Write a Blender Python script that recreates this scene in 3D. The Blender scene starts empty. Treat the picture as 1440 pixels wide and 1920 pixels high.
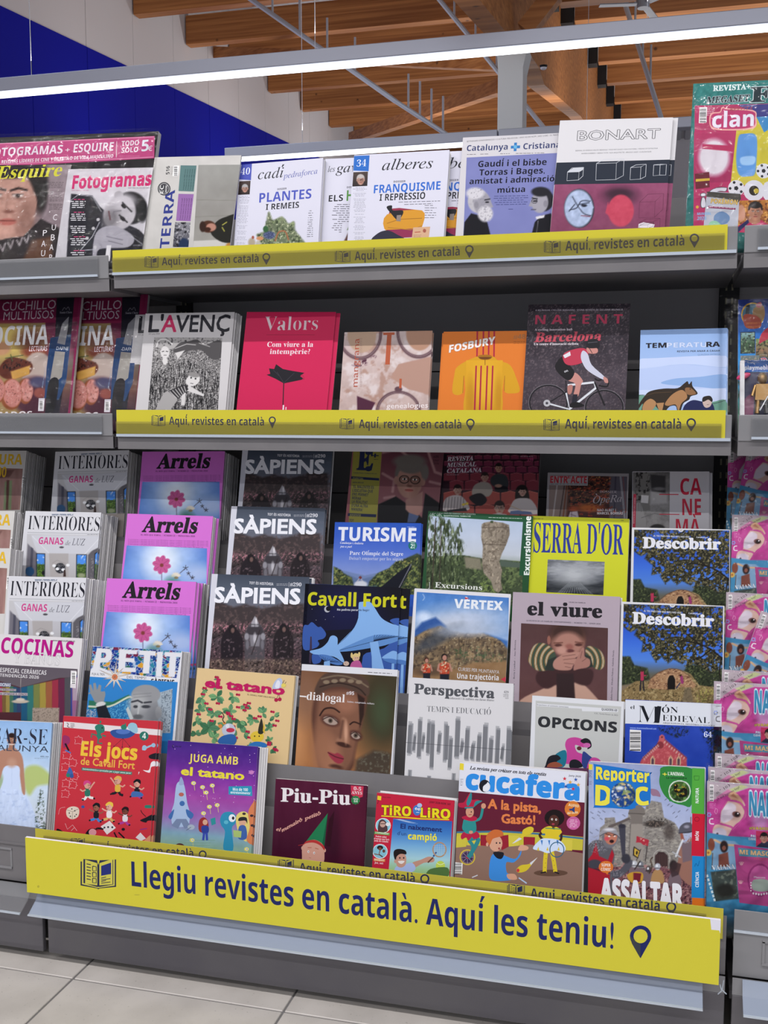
import bpy, math, random
import numpy as np
from mathutils import Vector, Matrix
from mathutils.geometry import tessellate_polygon

# ---------------------------------------------------------------- camera, world, lights, exposure
SC = bpy.context.scene
CX, CY, CZ = 1.2064, -2.1551, 1.1294
YAW, PITCH, FPX = 0.2624, 0.0983, 1981.4
_f0 = Vector((-math.sin(YAW), math.cos(YAW), 0)); RT = Vector((math.cos(YAW), math.sin(YAW), 0))
FW = _f0 * math.cos(PITCH) - Vector((0, 0, 1)) * math.sin(PITCH); UP = RT.cross(FW)
CAM = Vector((CX, CY, CZ))
cd = bpy.data.cameras.new('camera'); cam = bpy.data.objects.new('camera', cd); SC.collection.objects.link(cam)
cd.sensor_fit = 'VERTICAL'; cd.sensor_height = 36; cd.lens = FPX / 1920 * 36; cd.clip_start = .05; cd.clip_end = 100
cam.matrix_world = Matrix(((RT.x, UP.x, -FW.x, CX), (RT.y, UP.y, -FW.y, CY), (RT.z, UP.z, -FW.z, CZ), (0, 0, 0, 1)))
SC.camera = cam
SC.view_settings.view_transform = 'Standard'; SC.view_settings.look = 'None'
SC.view_settings.gamma = 1; SC.view_settings.use_curve_mapping = False
SC.view_settings.exposure = -0.48
w = bpy.data.worlds.new('world'); SC.world = w; w.use_nodes = True
w.node_tree.nodes['Background'].inputs[0].default_value = (.80, .86, 1, 1)
w.node_tree.nodes['Background'].inputs[1].default_value = .58

def area(name, loc, sx, sy, power, rot=(0, 0, 0), col=(1, .97, .96)):
    l = bpy.data.lights.new(name, 'AREA'); l.shape = 'RECTANGLE'; l.size = sx; l.size_y = sy; l.energy = power; l.color = col
    o = bpy.data.objects.new(name, l); SC.collection.objects.link(o); o.location = loc; o.rotation_euler = rot
    return o
# strip lamp tubes; rows lacking a housing below are unseen fill lights, added
for ty, tz, tw, up_ in ((-2.55, 4.94, 400, 0), (-5.4, 4.94, 300, 0), (-8.4, 4.9, 330, 0), (3.5, 2.95, 90, 45), (5.42, 2.96, 26, 18), (8.5, 3.2, 90, 110), (12, 3.5, 90, 150), (16, 3.8, 90, 170)):
    lx, lw = (-2.4, 3.6) if ty == 5.42 else (.3, 9.5)
    area('tube_glow', (lx, ty, tz), lw, .05, tw)
    if up_: area('tube_upglow', (lx, ty, tz + .2), lw, .05, up_, (math.pi, 0, 0))  # upward fill light, added to brighten the roof and its timbers
area('skylight_glow', (-3.2, 4.4, 4.6), 2.5, 3, 90, (0, math.radians(-25), 0), (.75, .85, 1))

# ---------------------------------------------------------------- helpers
def lin(c): return c / 12.92 if c <= .04045 else ((c + .055) / 1.055) ** 2.4
def C(h): return tuple(lin(int(h[i:i + 2], 16) / 255) for i in (0, 2, 4))
def ray(u, v): return FW + RT * ((u - 720) / FPX) + UP * ((960 - v) / FPX)
def onY(u, v, Y): d = ray(u, v); return CAM + d * ((Y - CY) / d.y)
def onX(u, v, X): d = ray(u, v); return CAM + d * ((X - CX) / d.x)
COL = SC.collection
def link(o, parent=None):
    COL.objects.link(o)
    if parent: o.parent = parent
    return o
def tag(o, label=None, cat=None, group=None, kind=None):
    if label: o['label'] = label
    if cat: o['category'] = cat
    if group: o['group'] = group
    if kind: o['kind'] = kind
    return o
def empty(name, loc=(0, 0, 0)):
    o = bpy.data.objects.new(name, None); o.location = loc; o.empty_display_size = .05; return link(o)
def mesh(name, vs, fs, mat, parent=None, smooth=False):
    me = bpy.data.meshes.new(name); me.from_pydata([tuple(v) for v in vs], [], fs); me.update()
    if mat: me.materials.append(mat)
    if smooth: me.polygons.foreach_set('use_smooth', [True] * len(me.polygons))
    return link(bpy.data.objects.new(name, me), parent)
BF = [(0, 1, 5, 4), (1, 2, 6, 5), (2, 3, 7, 6), (3, 0, 4, 7), (4, 5, 6, 7), (3, 2, 1, 0)]
def boxv(x0, x1, y0, y1, z0, z1):
    return [(x0, y0, z0), (x1, y0, z0), (x1, y1, z0), (x0, y1, z0), (x0, y0, z1), (x1, y0, z1), (x1, y1, z1), (x0, y1, z1)]
def box(name, x0, x1, y0, y1, z0, z1, mat, parent=None, bev=0):
    o = mesh(name, boxv(x0, x1, y0, y1, z0, z1), BF, mat, parent)
    if bev: m = o.modifiers.new('b', 'BEVEL'); m.width = bev; m.segments = 2
    return o
def boxes(name, L, mat, parent=None):
    vs = []; fs = []
    for b in L:
        k = len(vs); vs += boxv(*b); fs += [tuple(i + k for i in f) for f in BF]
    return mesh(name, vs, fs, mat, parent)
def prism(name, pts, x0, x1, mat, parent=None, ax='x'):
    n = len(pts)
    if ax == 'x': vs = [(x0, p[0], p[1]) for p in pts] + [(x1, p[0], p[1]) for p in pts]
    else: vs = [(p[0], x0, p[1]) for p in pts] + [(p[0], x1, p[1]) for p in pts]
    fs = [tuple(range(n)), tuple(range(2 * n - 1, n - 1, -1))] + [(i, i + n, (i + 1) % n + n, (i + 1) % n) for i in range(n)]
    o = mesh(name, vs, fs, mat, parent)
    import bmesh
    bm = bmesh.new(); bm.from_mesh(o.data); bmesh.ops.recalc_face_normals(bm, faces=bm.faces); bm.to_mesh(o.data); bm.free()
    return o
def bar(name, a, b, w, h, mat, parent=None, n=4):
    a = Vector(a); b = Vector(b); d = (b - a).normalized(); s = d.cross(Vector((0, 0, 1)))
    if s.length < 1e-4: s = Vector((1, 0, 0))
    s.normalize(); u = s.cross(d); vs = []
    for p in (a, b):
        for k in range(n):
            t = 2 * math.pi * (k + .5) / n; q = math.sqrt(2) if n == 4 else 1
            vs.append(p + s * (w / 2 * q * math.cos(t)) + u * (h / 2 * q * math.sin(t)))
    fs = [(k, (k + 1) % n, (k + 1) % n + n, k + n) for k in range(n)] + [tuple(range(n - 1, -1, -1)), tuple(range(n, 2 * n))]
    return mesh(name, vs, fs, mat, parent)

def new_mat(name, col, rough=.5, metal=0, spec=.5):
    m = bpy.data.materials.new(name); m.use_nodes = True; b = m.node_tree.nodes['Principled BSDF']
    b.inputs['Base Color'].default_value = (*C(col), 1); b.inputs['Roughness'].default_value = rough
    b.inputs['Metallic'].default_value = metal; b.inputs['Specular IOR Level'].default_value = spec
    return m
def noisy(m, c1, c2, scale, stretch=(1, 1, 1), bump=0, detail=4, lo=.35, hi=.65):
    nt = m.node_tree; b = nt.nodes['Principled BSDF']; tc = nt.nodes.new('ShaderNodeTexCoord'); mp = nt.nodes.new('ShaderNodeMapping')
    mp.inputs['Scale'].default_value = stretch; n = nt.nodes.new('ShaderNodeTexNoise'); n.inputs['Scale'].default_value = scale; n.inputs['Detail'].default_value = detail
    r = nt.nodes.new('ShaderNodeValToRGB'); r.color_ramp.elements[0].color = (*C(c1), 1); r.color_ramp.elements[1].color = (*C(c2), 1)
    r.color_ramp.elements[0].position = lo; r.color_ramp.elements[1].position = hi
    nt.links.new(tc.outputs['Object'], mp.inputs[0]); nt.links.new(mp.outputs[0], n.inputs['Vector']); nt.links.new(n.outputs['Fac'], r.inputs[0]); nt.links.new(r.outputs[0], b.inputs['Base Color'])
    if bump:
        bp = nt.nodes.new('ShaderNodeBump'); bp.inputs['Strength'].default_value = bump; bp.inputs['Distance'].default_value = .002
        nt.links.new(n.outputs['Fac'], bp.inputs['Height']); nt.links.new(bp.outputs[0], b.inputs['Normal'])
    return m
def wood_mat():
    m = new_mat('glulam', 'a5693a', .55); nt = m.node_tree; b = nt.nodes['Principled BSDF']
    tc = nt.nodes.new('ShaderNodeTexCoord'); mp = nt.nodes.new('ShaderNodeMapping'); mp.inputs['Scale'].default_value = (.5, 6, 22)
    n = nt.nodes.new('ShaderNodeTexNoise'); n.inputs['Scale'].default_value = 1.5; n.inputs['Detail'].default_value = 6
    r = nt.nodes.new('ShaderNodeValToRGB'); r.color_ramp.elements[0].color = (*C('8d5224'), 1); r.color_ramp.elements[1].color = (*C('bd7d44'), 1)
    r.color_ramp.elements[0].position = .3; r.color_ramp.elements[1].position = .7
    v = nt.nodes.new('ShaderNodeTexVoronoi'); v.inputs['Scale'].default_value = 3.2
    k = nt.nodes.new('ShaderNodeValToRGB'); k.color_ramp.elements[0].color = (.12, .05, .02, 1); k.color_ramp.elements[1].color = (1, 1, 1, 1)
    k.color_ramp.elements[0].position = .04; k.color_ramp.elements[1].position = .09
    mx = nt.nodes.new('ShaderNodeMix'); mx.data_type = 'RGBA'; mx.blend_type = 'MULTIPLY'; mx.inputs[0].default_value = .8
    L = nt.links.new; L(tc.outputs['Object'], mp.inputs[0]); L(mp.outputs[0], n.inputs['Vector']); L(n.outputs['Fac'], r.inputs[0])
    L(tc.outputs['Object'], v.inputs['Vector']); L(v.outputs['Distance'], k.inputs[0]); L(r.outputs[0], mx.inputs[6]); L(k.outputs[0], mx.inputs[7]); L(mx.outputs[2], b.inputs['Base Color'])
    return m
def emit(name, col, s):
    m = bpy.data.materials.new(name); m.use_nodes = True; nt = m.node_tree; nt.nodes.clear()
    e = nt.nodes.new('ShaderNodeEmission'); e.inputs[0].default_value = (*C(col), 1); e.inputs[1].default_value = s
    o = nt.nodes.new('ShaderNodeOutputMaterial'); nt.links.new(e.outputs[0], o.inputs[0]); return m
def film(name, tint, opac, rough, bump=0, scale=30, gl=.25):
    m = bpy.data.materials.new(name); m.use_nodes = True; nt = m.node_tree; nt.nodes.clear(); N = nt.nodes.new; L = nt.links.new
    t = N('ShaderNodeBsdfTransparent'); d = N('ShaderNodeBsdfDiffuse'); d.inputs[0].default_value = (*C(tint), 1)
    g = N('ShaderNodeBsdfGlossy'); g.inputs['Roughness'].default_value = rough; fr = N('ShaderNodeFresnel'); fr.inputs[0].default_value = 1.27
    m1 = N('ShaderNodeMixShader'); m1.inputs[0].default_value = opac; m2 = N('ShaderNodeMixShader'); o = N('ShaderNodeOutputMaterial')
    L(t.outputs[0], m1.inputs[1]); L(d.outputs[0], m1.inputs[2]); L(m1.outputs[0], m2.inputs[1]); L(g.outputs[0], m2.inputs[2]); L(fr.outputs[0], m2.inputs[0]); L(m2.outputs[0], o.inputs[0])
    if bump:
        n = N('ShaderNodeTexNoise'); n.inputs['Scale'].default_value = scale; n.inputs['Detail'].default_value = 2; n.inputs['Distortion'].default_value = 1.5
        tc = N('ShaderNodeTexCoord'); L(tc.outputs['Object'], n.inputs['Vector'])
        b = N('ShaderNodeBump'); b.inputs['Strength'].default_value = bump; b.inputs['Distance'].default_value = .006; L(n.outputs['Fac'], b.inputs['Height'])
        L(b.outputs[0], g.inputs['Normal']); L(b.outputs[0], fr.inputs['Normal'])
    return m
def print_mat(name, rough, coat=0):
    m = bpy.data.materials.new(name); m.use_nodes = True; nt = m.node_tree; b = nt.nodes['Principled BSDF']
    a = nt.nodes.new('ShaderNodeAttribute'); a.attribute_name = 'Col'; nt.links.new(a.outputs['Color'], b.inputs['Base Color'])
    b.inputs['Roughness'].default_value = rough; b.inputs['Specular IOR Level'].default_value = .12
    return m
MAT = dict(
    print=print_mat('printed_paper', .38), matte=print_mat('matte_print', .7),
    pages=noisy(new_mat('page_edges', 'b9b7b6', .8), 'a3a1a1', 'd2d0d0', 260, (1, 6, .02)),
    cover=new_mat('cover_stock', 'd9d8da', .5), metal=noisy(new_mat('grey_metal', '6f6d70', .45), '6b696c', '737173', 8, bump=.02),
    dark=new_mat('dark_panel', '9a9798', .6), black=new_mat('black_slot', '0c0c10', .6), lip=noisy(new_mat('lip_metal', '7f7f82', .4), '7a7a7d', '858588', 6),
    kick=noisy(new_mat('kick_plate', '58565b', .5), '55535a', '5e5c60', 5), yellow=new_mat('yellow_board', 'cdc437', .5), white=new_mat('white_foam', 'eceaf2', .6),
    rail=film('clear_rail', 'a6a8ac', .16, .12), rail2=film('smoky_rail', '8c8260', .14, .15), wrap=film('plastic_wrap', 'ffffff', .0, .07, .55, 20),
    chrome=new_mat('rail_edge', 'c2ccd8', .25, .3), wood=wood_mat(), deck=new_mat('roof_deck', 'b4b2b4', .5), blue=new_mat('blue_cladding', '0a16a4', .6, spec=.2),
    wall=new_mat('white_cladding', 'dcd8da', .6), column=new_mat('column_paint', 'e2e2e0', .6), steel=new_mat('white_steel', 'b9bcc4', .4, .2),
    tube=emit('tube_light', 'f4f8ff', 5), housing=new_mat('lamp_housing', 'a9acba', .4, .3), gold=new_mat('gold_plastic', '8a6a3c', .3, .6), pinkp=new_mat('pink_plastic', 'c0488a', .3), greyp=new_mat('grey_screen', '8c9a90', .3),
    steelblade=new_mat('steel_blade', 'b0b4ba', .25, .6), redp=new_mat('red_plume', 'd0306a', .4), dimp=new_mat('dark_plastic', '202228', .3))
# ---------------------------------------------------------------- the hall
random.seed(7)
T = .4446
fl = box('floor', -6, 6, -5, 24, -.03, -.0025, new_mat('grout', '6e6c6c', .8)); tag(fl, 'beige grey tiled shop floor in front of the shelving', kind='structure')
tm = noisy(new_mat('floor_tile', 'bdb8b3', .35), 'aea9a4', 'bcb7b2', 9, detail=8)
def speck(m):
    nt = m.node_tree; b = nt.nodes['Principled BSDF']; src = b.inputs['Base Color'].links[0].from_socket
    v = nt.nodes.new('ShaderNodeTexNoise'); v.inputs['Scale'].default_value = 170; v.inputs['Detail'].default_value = 1
    tc = nt.nodes.new('ShaderNodeTexCoord'); k = nt.nodes.new('ShaderNodeValToRGB'); k.color_ramp.elements[0].color = (.35, .35, .35, 1); k.color_ramp.elements[1].color = (1, 1, 1, 1)
    k.color_ramp.elements[0].position = .22; k.color_ramp.elements[1].position = .31
    mx = nt.nodes.new('ShaderNodeMix'); mx.data_type = 'RGBA'; mx.blend_type = 'MULTIPLY'; mx.inputs[0].default_value = .5
    L = nt.links.new; L(tc.outputs['Object'], v.inputs['Vector']); L(v.outputs['Fac'], k.inputs[0]); L(src, mx.inputs[6]); L(k.outputs[0], mx.inputs[7]); L(mx.outputs[2], b.inputs['Base Color'])
speck(tm)
g = .0022
tile_me = None
for i in range(-4, 6):
    for j in range(0, 6):
        x0 = .0899 + i * T; y1 = -.384 + T - j * T
        if tile_me is None:
            o = box('tile', g, T - g, -T + g, -g, -.012, 0, tm, fl, .0012); tile_me = o.data
        else:
            o = link(bpy.data.objects.new('tile', tile_me), fl); mm = o.modifiers.new('b', 'BEVEL'); mm.width = .0012
        o.location = (x0, y1, random.uniform(-.0002, .0002))
# left wall: white cladding above, blue cladding below a line that follows the roof slope
XW = -5.0
def zblue(y): return 4.91 + .074 * (y - 6.96)
wl = prism('wall_left', [(-6, 0), (24, 0), (24, 7.4), (-6, 5.0)], XW - .2, XW - .03, MAT['wall']); tag(wl, 'tall side wall of the hall, white above and deep blue below', kind='structure')
y = 3.2
while y < 23.5:
    y1 = y + 1.06
    prism('panel', [(y + .004, 0), (y1 - .004, 0), (y1 - .004, zblue(y1)), (y + .004, zblue(y))], XW - .03, XW + .01, MAT['blue'], wl)
    prism('panel', [(y + .004, zblue(y)), (y1 - .004, zblue(y1)), (y1 - .004, zblue(y1) + 2.2), (y + .004, zblue(y) + 2.2)], XW - .03, XW, MAT['wall'], wl)
    y = y1
wb = box('wall_back', -6, 14, 24, 24.2, 0, 8, MAT['wall']); tag(wb, 'far end wall of the hall behind the beams', kind='structure')
ce = mesh('ceiling', [(XW - .2, -6, 5.03), (14, -6, 5.03), (14, 24, 7.34), (XW - .2, 24, 7.34)], [(0, 1, 2, 3)], MAT['deck']); tag(ce, 'pale ribbed roof deck above brown glued timber beams', kind='structure')
def deck_z(y): return 5.03 + (y + 6) * .077
# deck ribs, joined (thin and past counting)
vs = []; fs = []
for k in range(88):
    x0 = XW + .1 + k * .21; kk = len(vs)
    vs += [(x0, 4, deck_z(4) - .05), (x0 + .1, 4, deck_z(4) - .05), (x0 + .1, 23.9, deck_z(23.9) - .05), (x0, 23.9, deck_z(23.9) - .05), (x0 - .03, 4, deck_z(4)), (x0 + .13, 4, deck_z(4)), (x0 + .13, 23.9, deck_z(23.9)), (x0 - .03, 23.9, deck_z(23.9))]
    fs += [(kk + 3, kk + 2, kk + 1, kk), (kk, kk + 1, kk + 5, kk + 4), (kk + 3, kk, kk + 4, kk + 7), (kk + 1, kk + 2, kk + 6, kk + 5)]
tag(mesh('deck_rib', vs, fs, MAT['deck'], ce), kind='stuff')
# purlins left of the main beam
PY = [6.7, 8.1, 9.55, 10.96, 12.37, 13.89, 15.43, 16.98, 18.59, 20.2, 21.9]
for y in PY:
    zb = 5.72 + .078 * (y - 9.55)
    box('beam', XW + .02, .02, y, y + .14, zb, zb + .36, MAT['wood'], ce)
# purlins right of it, each in a dark steel hanger
RP = ((5.5, 4.05), (6.95, 4.42), (8.35, 4.75), (9.95, 5.1), (11.6, 5.36), (13.4, 5.62), (15.4, 5.9), (17.6, 6.2)); prv = None
for y, zb in RP:
    hp = .0205 * (y + 2.3)
    box('beam', .25, 10, y, y + .14, zb + .02, zb + .02 + hp, MAT['wood'], ce)
    box('hanger', .12, .235, y - .02, y + .15, zb, zb + hp, MAT['black'], ce)
    top = zb + .021 + hp
    if prv:
        mesh('deck_sheet', [(.12, prv[0], prv[1]), (10, prv[0], prv[1]), (10, y + .14, top), (.12, y + .14, top)], [(0, 1, 2, 3)], MAT['deck'], ce)
        V_ = []; F_ = []
        for k in range(46):
            x0 = .3 + k * .21; kk = len(V_); V_ += [(x0, prv[0], prv[1] - .03), (x0 + .07, prv[0], prv[1] - .03), (x0 + .07, y, top - .03), (x0, y, top - .03), (x0, prv[0], prv[1]), (x0 + .07, prv[0], prv[1]), (x0 + .07, y, top), (x0, y, top)]; F_ += [(kk + 3, kk + 2, kk + 1, kk), (kk + 1, kk + 2, kk + 6, kk + 5), (kk + 3, kk, kk + 4, kk + 7)]
        tag(mesh('deck_rib', V_, F_, MAT['deck'], ce), kind='stuff')
    prv = (y, top)
mb = prism('beam', [(2.6, 3.2), (3.97, 3.41), (4.89, 3.55), (6.2, 3.80), (6.75, 3.87), (7.1, 3.84), (10.74, 4.52), (16, 5.30), (19, 5.8), (19, 7.0), (8, 5.5), (2.6, 4.6)], -.02, .12, MAT['wood'], ce)
bar('brace', onY(1040, -12, 5.3), onY(985, 58, 5.3), .10, .12, MAT['wood'], ce)
bar('brace', onY(868, -14, 5.6), onY(930, 62, 5.6), .05, .10, MAT['wood'], ce)
bar('brace', onY(660, 259, 14.5), onY(940, 162, 10.5), .12, .16, MAT['wood'], ce)
bar('brace', onY(361, 98, 12.2), onY(935, 119, 9.4), .12, .15, MAT['wood'], ce)
bar('brace', onY(985, 160, 9), onY(1030, 143, 9), .06, .08, MAT['wood'], ce)
# column with its flared head
cl = empty('column', (.02, 5.6, 0)); tag(cl, 'pale grey pillar with a flared head holding up the main timber beam', 'column')
a = onY(937, 250, 5.6); b_ = onY(983, 250, 5.6); hw = (b_.x - a.x) / 2; xc = (a.x + b_.x) / 2; cl.location = (xc, 5.6, 0)
def colprof(o, z0, z1, w0, w1, dy=.11, dx=0, m='column', n='shaft'):
    vs = [(sx * w0 + dx * 0, sy * dy, z0) for sx, sy in ((-1, -1), (1, -1), (1, 1), (-1, 1))] + [(sx * w1 + dx, sy * dy, z1) for sx, sy in ((-1, -1), (1, -1), (1, 1), (-1, 1))]
    return mesh(n, vs, BF, MAT[m], o)
zs = onY(960, 136, 5.6).z; zt = onY(960, 80, 5.6).z
colprof(cl, 0, zs, hw, hw)
hd = mesh('head', [(-hw, -.11, zs), (hw, -.11, zs), (hw, .11, zs), (-hw, .11, zs), (-hw * 1.1, -.11, (zs + zt) / 2), (hw * 1.35, -.11, (zs + zt) / 2 + .03), (hw * 1.35, .11, (zs + zt) / 2 + .03), (-hw * 1.1, .11, (zs + zt) / 2),
    (-hw * 1.3, -.11, zt), (hw * .95, -.11, zt), (hw * .95, .11, zt), (-hw * 1.3, .11, zt)], [(0, 1, 5, 4), (1, 2, 6, 5), (2, 3, 7, 6), (3, 0, 4, 7), (4, 5, 9, 8), (5, 6, 10, 9), (6, 7, 11, 10), (7, 4, 8, 11), (8, 9, 10, 11)], MAT['column'], cl)
# strip lamps
def strip_light(x0, x1, y, z, hz, label, diff=True):
    e = empty('strip_light', (x0, y, z)); tag(e, label, 'lamp', 'long strip lights hanging across the hall')
    box('housing', 0, x1 - x0, -.045, .045, 0, hz, MAT['housing'], e, .004)
    if diff: box('diffuser', .0, x1 - x0, -.028, .028, -.02, 0, MAT['tube'], e)
    x = .6
    while x < x1 - x0:
        bar('cable', (x, 0, hz), (x, 0, 1.4), .003, .003, MAT['steel'], e); x += 1.75
    return e
strip_light(-6 + 1.2, 6.5, 3.5, 2.98, .075, 'long bright strip light crossing the whole top of the picture')
l2 = strip_light(-2.05, .0, 5.42, 2.99, .07, 'lower strip light just behind the top row, lit on its left stretch')
a = onY(1052, 238, 5.42)
l3 = strip_light(0.01, 5, 5.42, 2.99, .07, 'unlit grey trunking continuing behind the top row towards the right', diff=False); l3['category'] = 'rail'
strip_light(-4, 5.1, -2.55, 4.965, .06, 'strip light hanging over the aisle in front of the magazine shelves')
# thin white bracing rods with hangers
def rods(P, w, label):
    e = empty('bracing_rod', (0, 0, 0)); tag(e, label, 'rod', 'white bracing rods under the roof')
    bar('rod', P[0], P[1], w, w, MAT['steel'], e, 8)
    for t in (.2, .38, .56, .74):
        p = Vector(P[0]).lerp(Vector(P[1]), t); bar('tie', p, p + Vector((.0, 0, .33)), .022, .022, MAT['steel'], e, 6)
rods((onY(455, -12, 8), onY(742, 190, 8.0)), .05, 'white steel rod running down from the top centre left towards the lower strip light')
rods((onY(742, 190, 8.0), onY(862, 268, 8.0)), .045, 'white steel rod continuing down to the strip light above the middle of the top row')
rods((onY(808, -20, 8), onY(1030, 252, 8)), .045, 'white steel rod passing behind the grey pillar')
rods((onY(1160, -30, 7.8), onY(1240, 222, 7.8)), .045, 'white steel rod above the grey and red magazine, right of the main beam')
fan = empty('ceiling_fan', onY(1206, 8, 6.6)); tag(fan, 'pale ceiling fan cut off by the top right edge of the picture', 'fan')
def disc(name, r, z0, z1, mat, par, n=20, r2=None):
    r2 = r if r2 is None else r2
    vs = [(r * math.cos(2 * math.pi * k / n), r * math.sin(2 * math.pi * k / n), z0) for k in range(n)] + [(r2 * math.cos(2 * math.pi * k / n), r2 * math.sin(2 * math.pi * k / n), z1) for k in range(n)]
    return mesh(name, vs, [tuple(range(n - 1, -1, -1)), tuple(range(n, 2 * n))] + [(k, (k + 1) % n, (k + 1) % n + n, k + n) for k in range(n)], mat, par)
disc('motor', .045, -.03, .03, MAT['steel'], fan, r2=.055); bar('rod', (0, 0, .03), (0, 0, 1.1), .02, .02, MAT['steel'], fan, 8)
for k in range(3):
    t = math.radians(195 + 120 * k); d = Vector((math.cos(t), math.sin(t), 0)); bar('blade', d * .05, d * .34 + Vector((0, 0, -.01)), .06, .008, MAT['steel'], fan)
e = empty('emergency_lamp', onY(1019, 127, 5.9)); tag(e, 'small white lamp fixed to the timber beam right of the pillar', 'lamp')
disc('base', .02, 0, .015, MAT['black'], e, r2=.03); disc('glass', .018, -.012, 0, MAT['white'], e, r2=.026)

# ---------------------------------------------------------------- shelving
W = 1.33
def lab3(i, a, b, c): return (a, b, c)[i]
side = ('left', 'middle', 'right')
for i, x0 in enumerate((-W, 0, W)):
    x1 = x0 + W; s = side[i]
    bay = empty('shelving_bay', (x0, .37, 0)); tag(bay, 'dark grey steel back panels and base of the %s shelving bay' % s, 'shelving', 'grey steel shelving bays')
    def B(n, *a, **k):
        a = list(a); a[0] -= x0; a[1] -= x0; a[2] -= .37; a[3] -= .37
        return box(n, *a, bay, **k)
    for z0, z1 in ((.02, .30), (.303, .62), (.623, .915), (.918, 1.215), (1.218, 1.515)):
        B('back_panel', x0 + .022, x1 - .022, .37, .385, z0, z1, MAT['dark'])
    B('back_panel', x0 + .022, x1 - .022, .37, .385, 1.518, 1.60, MAT['metal'])
    B('backing', x0 + .001, x1 - .001, .386, .39, .02, 1.6, MAT['black'])  # added black sheet, blocks the bright background behind the panel seams
    B('base_deck', x0 + .004, x1 - .004, -.30, .37, .10, .115, MAT['metal'])
    B('kick_plate', x0 + .006, x1 - .006, -.337, -.325, .018, .128, MAT['kick'], bev=.002)
for k, x in enumerate((-W, 0, W, 2 * W)):
    up = empty('upright', (x, .36, 0)); tag(up, 'slotted black upright %s' % ('at the far left end', 'between the left and middle bays', 'between the middle and right bays', 'at the far right end')[k], 'upright', 'slotted uprights')
    box('post', -.021, .021, 0, .024, .02, 1.62, MAT['black'], up)
    L = []
    for q in range(50):
        for dx in (-.009, .004): L.append((dx, dx + .004, -.0006, .0005, .1 + q * .03, .114 + q * .03))
    tag(boxes('slot', L, new_mat('slot_light', '75705a', .5), up), kind='stuff')
def shelf(x0, zb, level, label, y1=.36):
    e = empty('shelf', (x0, 0, zb)); tag(e, label, 'shelf', level)
    box('board', .006, W - .006, .0, y1, -.03, -.005 - .0, MAT['metal'], e)
    box('fascia', .006, W - .006, -.002, .004, -.032, .0, MAT['metal'], e)
    box('front_lip', .006, W - .006, -.004, -.001, -.004, .047, MAT['lip'], e, .0015)
    return e
def price_rail(e, x0, x1, z0, z1, y=-.006, m='rail', edge=True):
    r = box('price_rail', x0, x1, y - .0015, y, z0, z1, MAT[m], e)
    if edge: box('rail_edge', x0, x1, y - .005, y - .0005, z0 - .004, z0 + .001, MAT['chrome'], e)
sT = [shelf(-W, 1.428 - .008, 'top shelves', 'grey top shelf of the left bay, clear price rail, under the wrapped film magazines'),
      shelf(0, 1.426, 'top shelves', 'grey top shelf of the middle bay, behind the upper yellow sign strip'),
      shelf(W, 1.426, 'top shelves', 'grey top shelf of the right bay at the right edge, clear price rail')]
sM = [shelf(-W, 1.07, 'second shelves', 'grey second shelf of the left bay, holding the wrapped cookery packs'),
      shelf(0, 1.069, 'second shelves', 'grey second shelf of the middle bay, behind the second yellow sign strip'),
      shelf(W, 1.069, 'second shelves', 'grey second shelf of the right bay, holding the blue toy pack')]
for e in (sT[0], sM[0]): price_rail(e, .01, W - .03, .004, .043)
for e in (sT[2], sM[2]): price_rail(e, .03, W - .01, .004, .043)
for e in (sT[1], sM[1]): box('rail_edge', .006, W - .008, -.0095, -.004, -.004, .002, MAT['chrome'], e)
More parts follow.
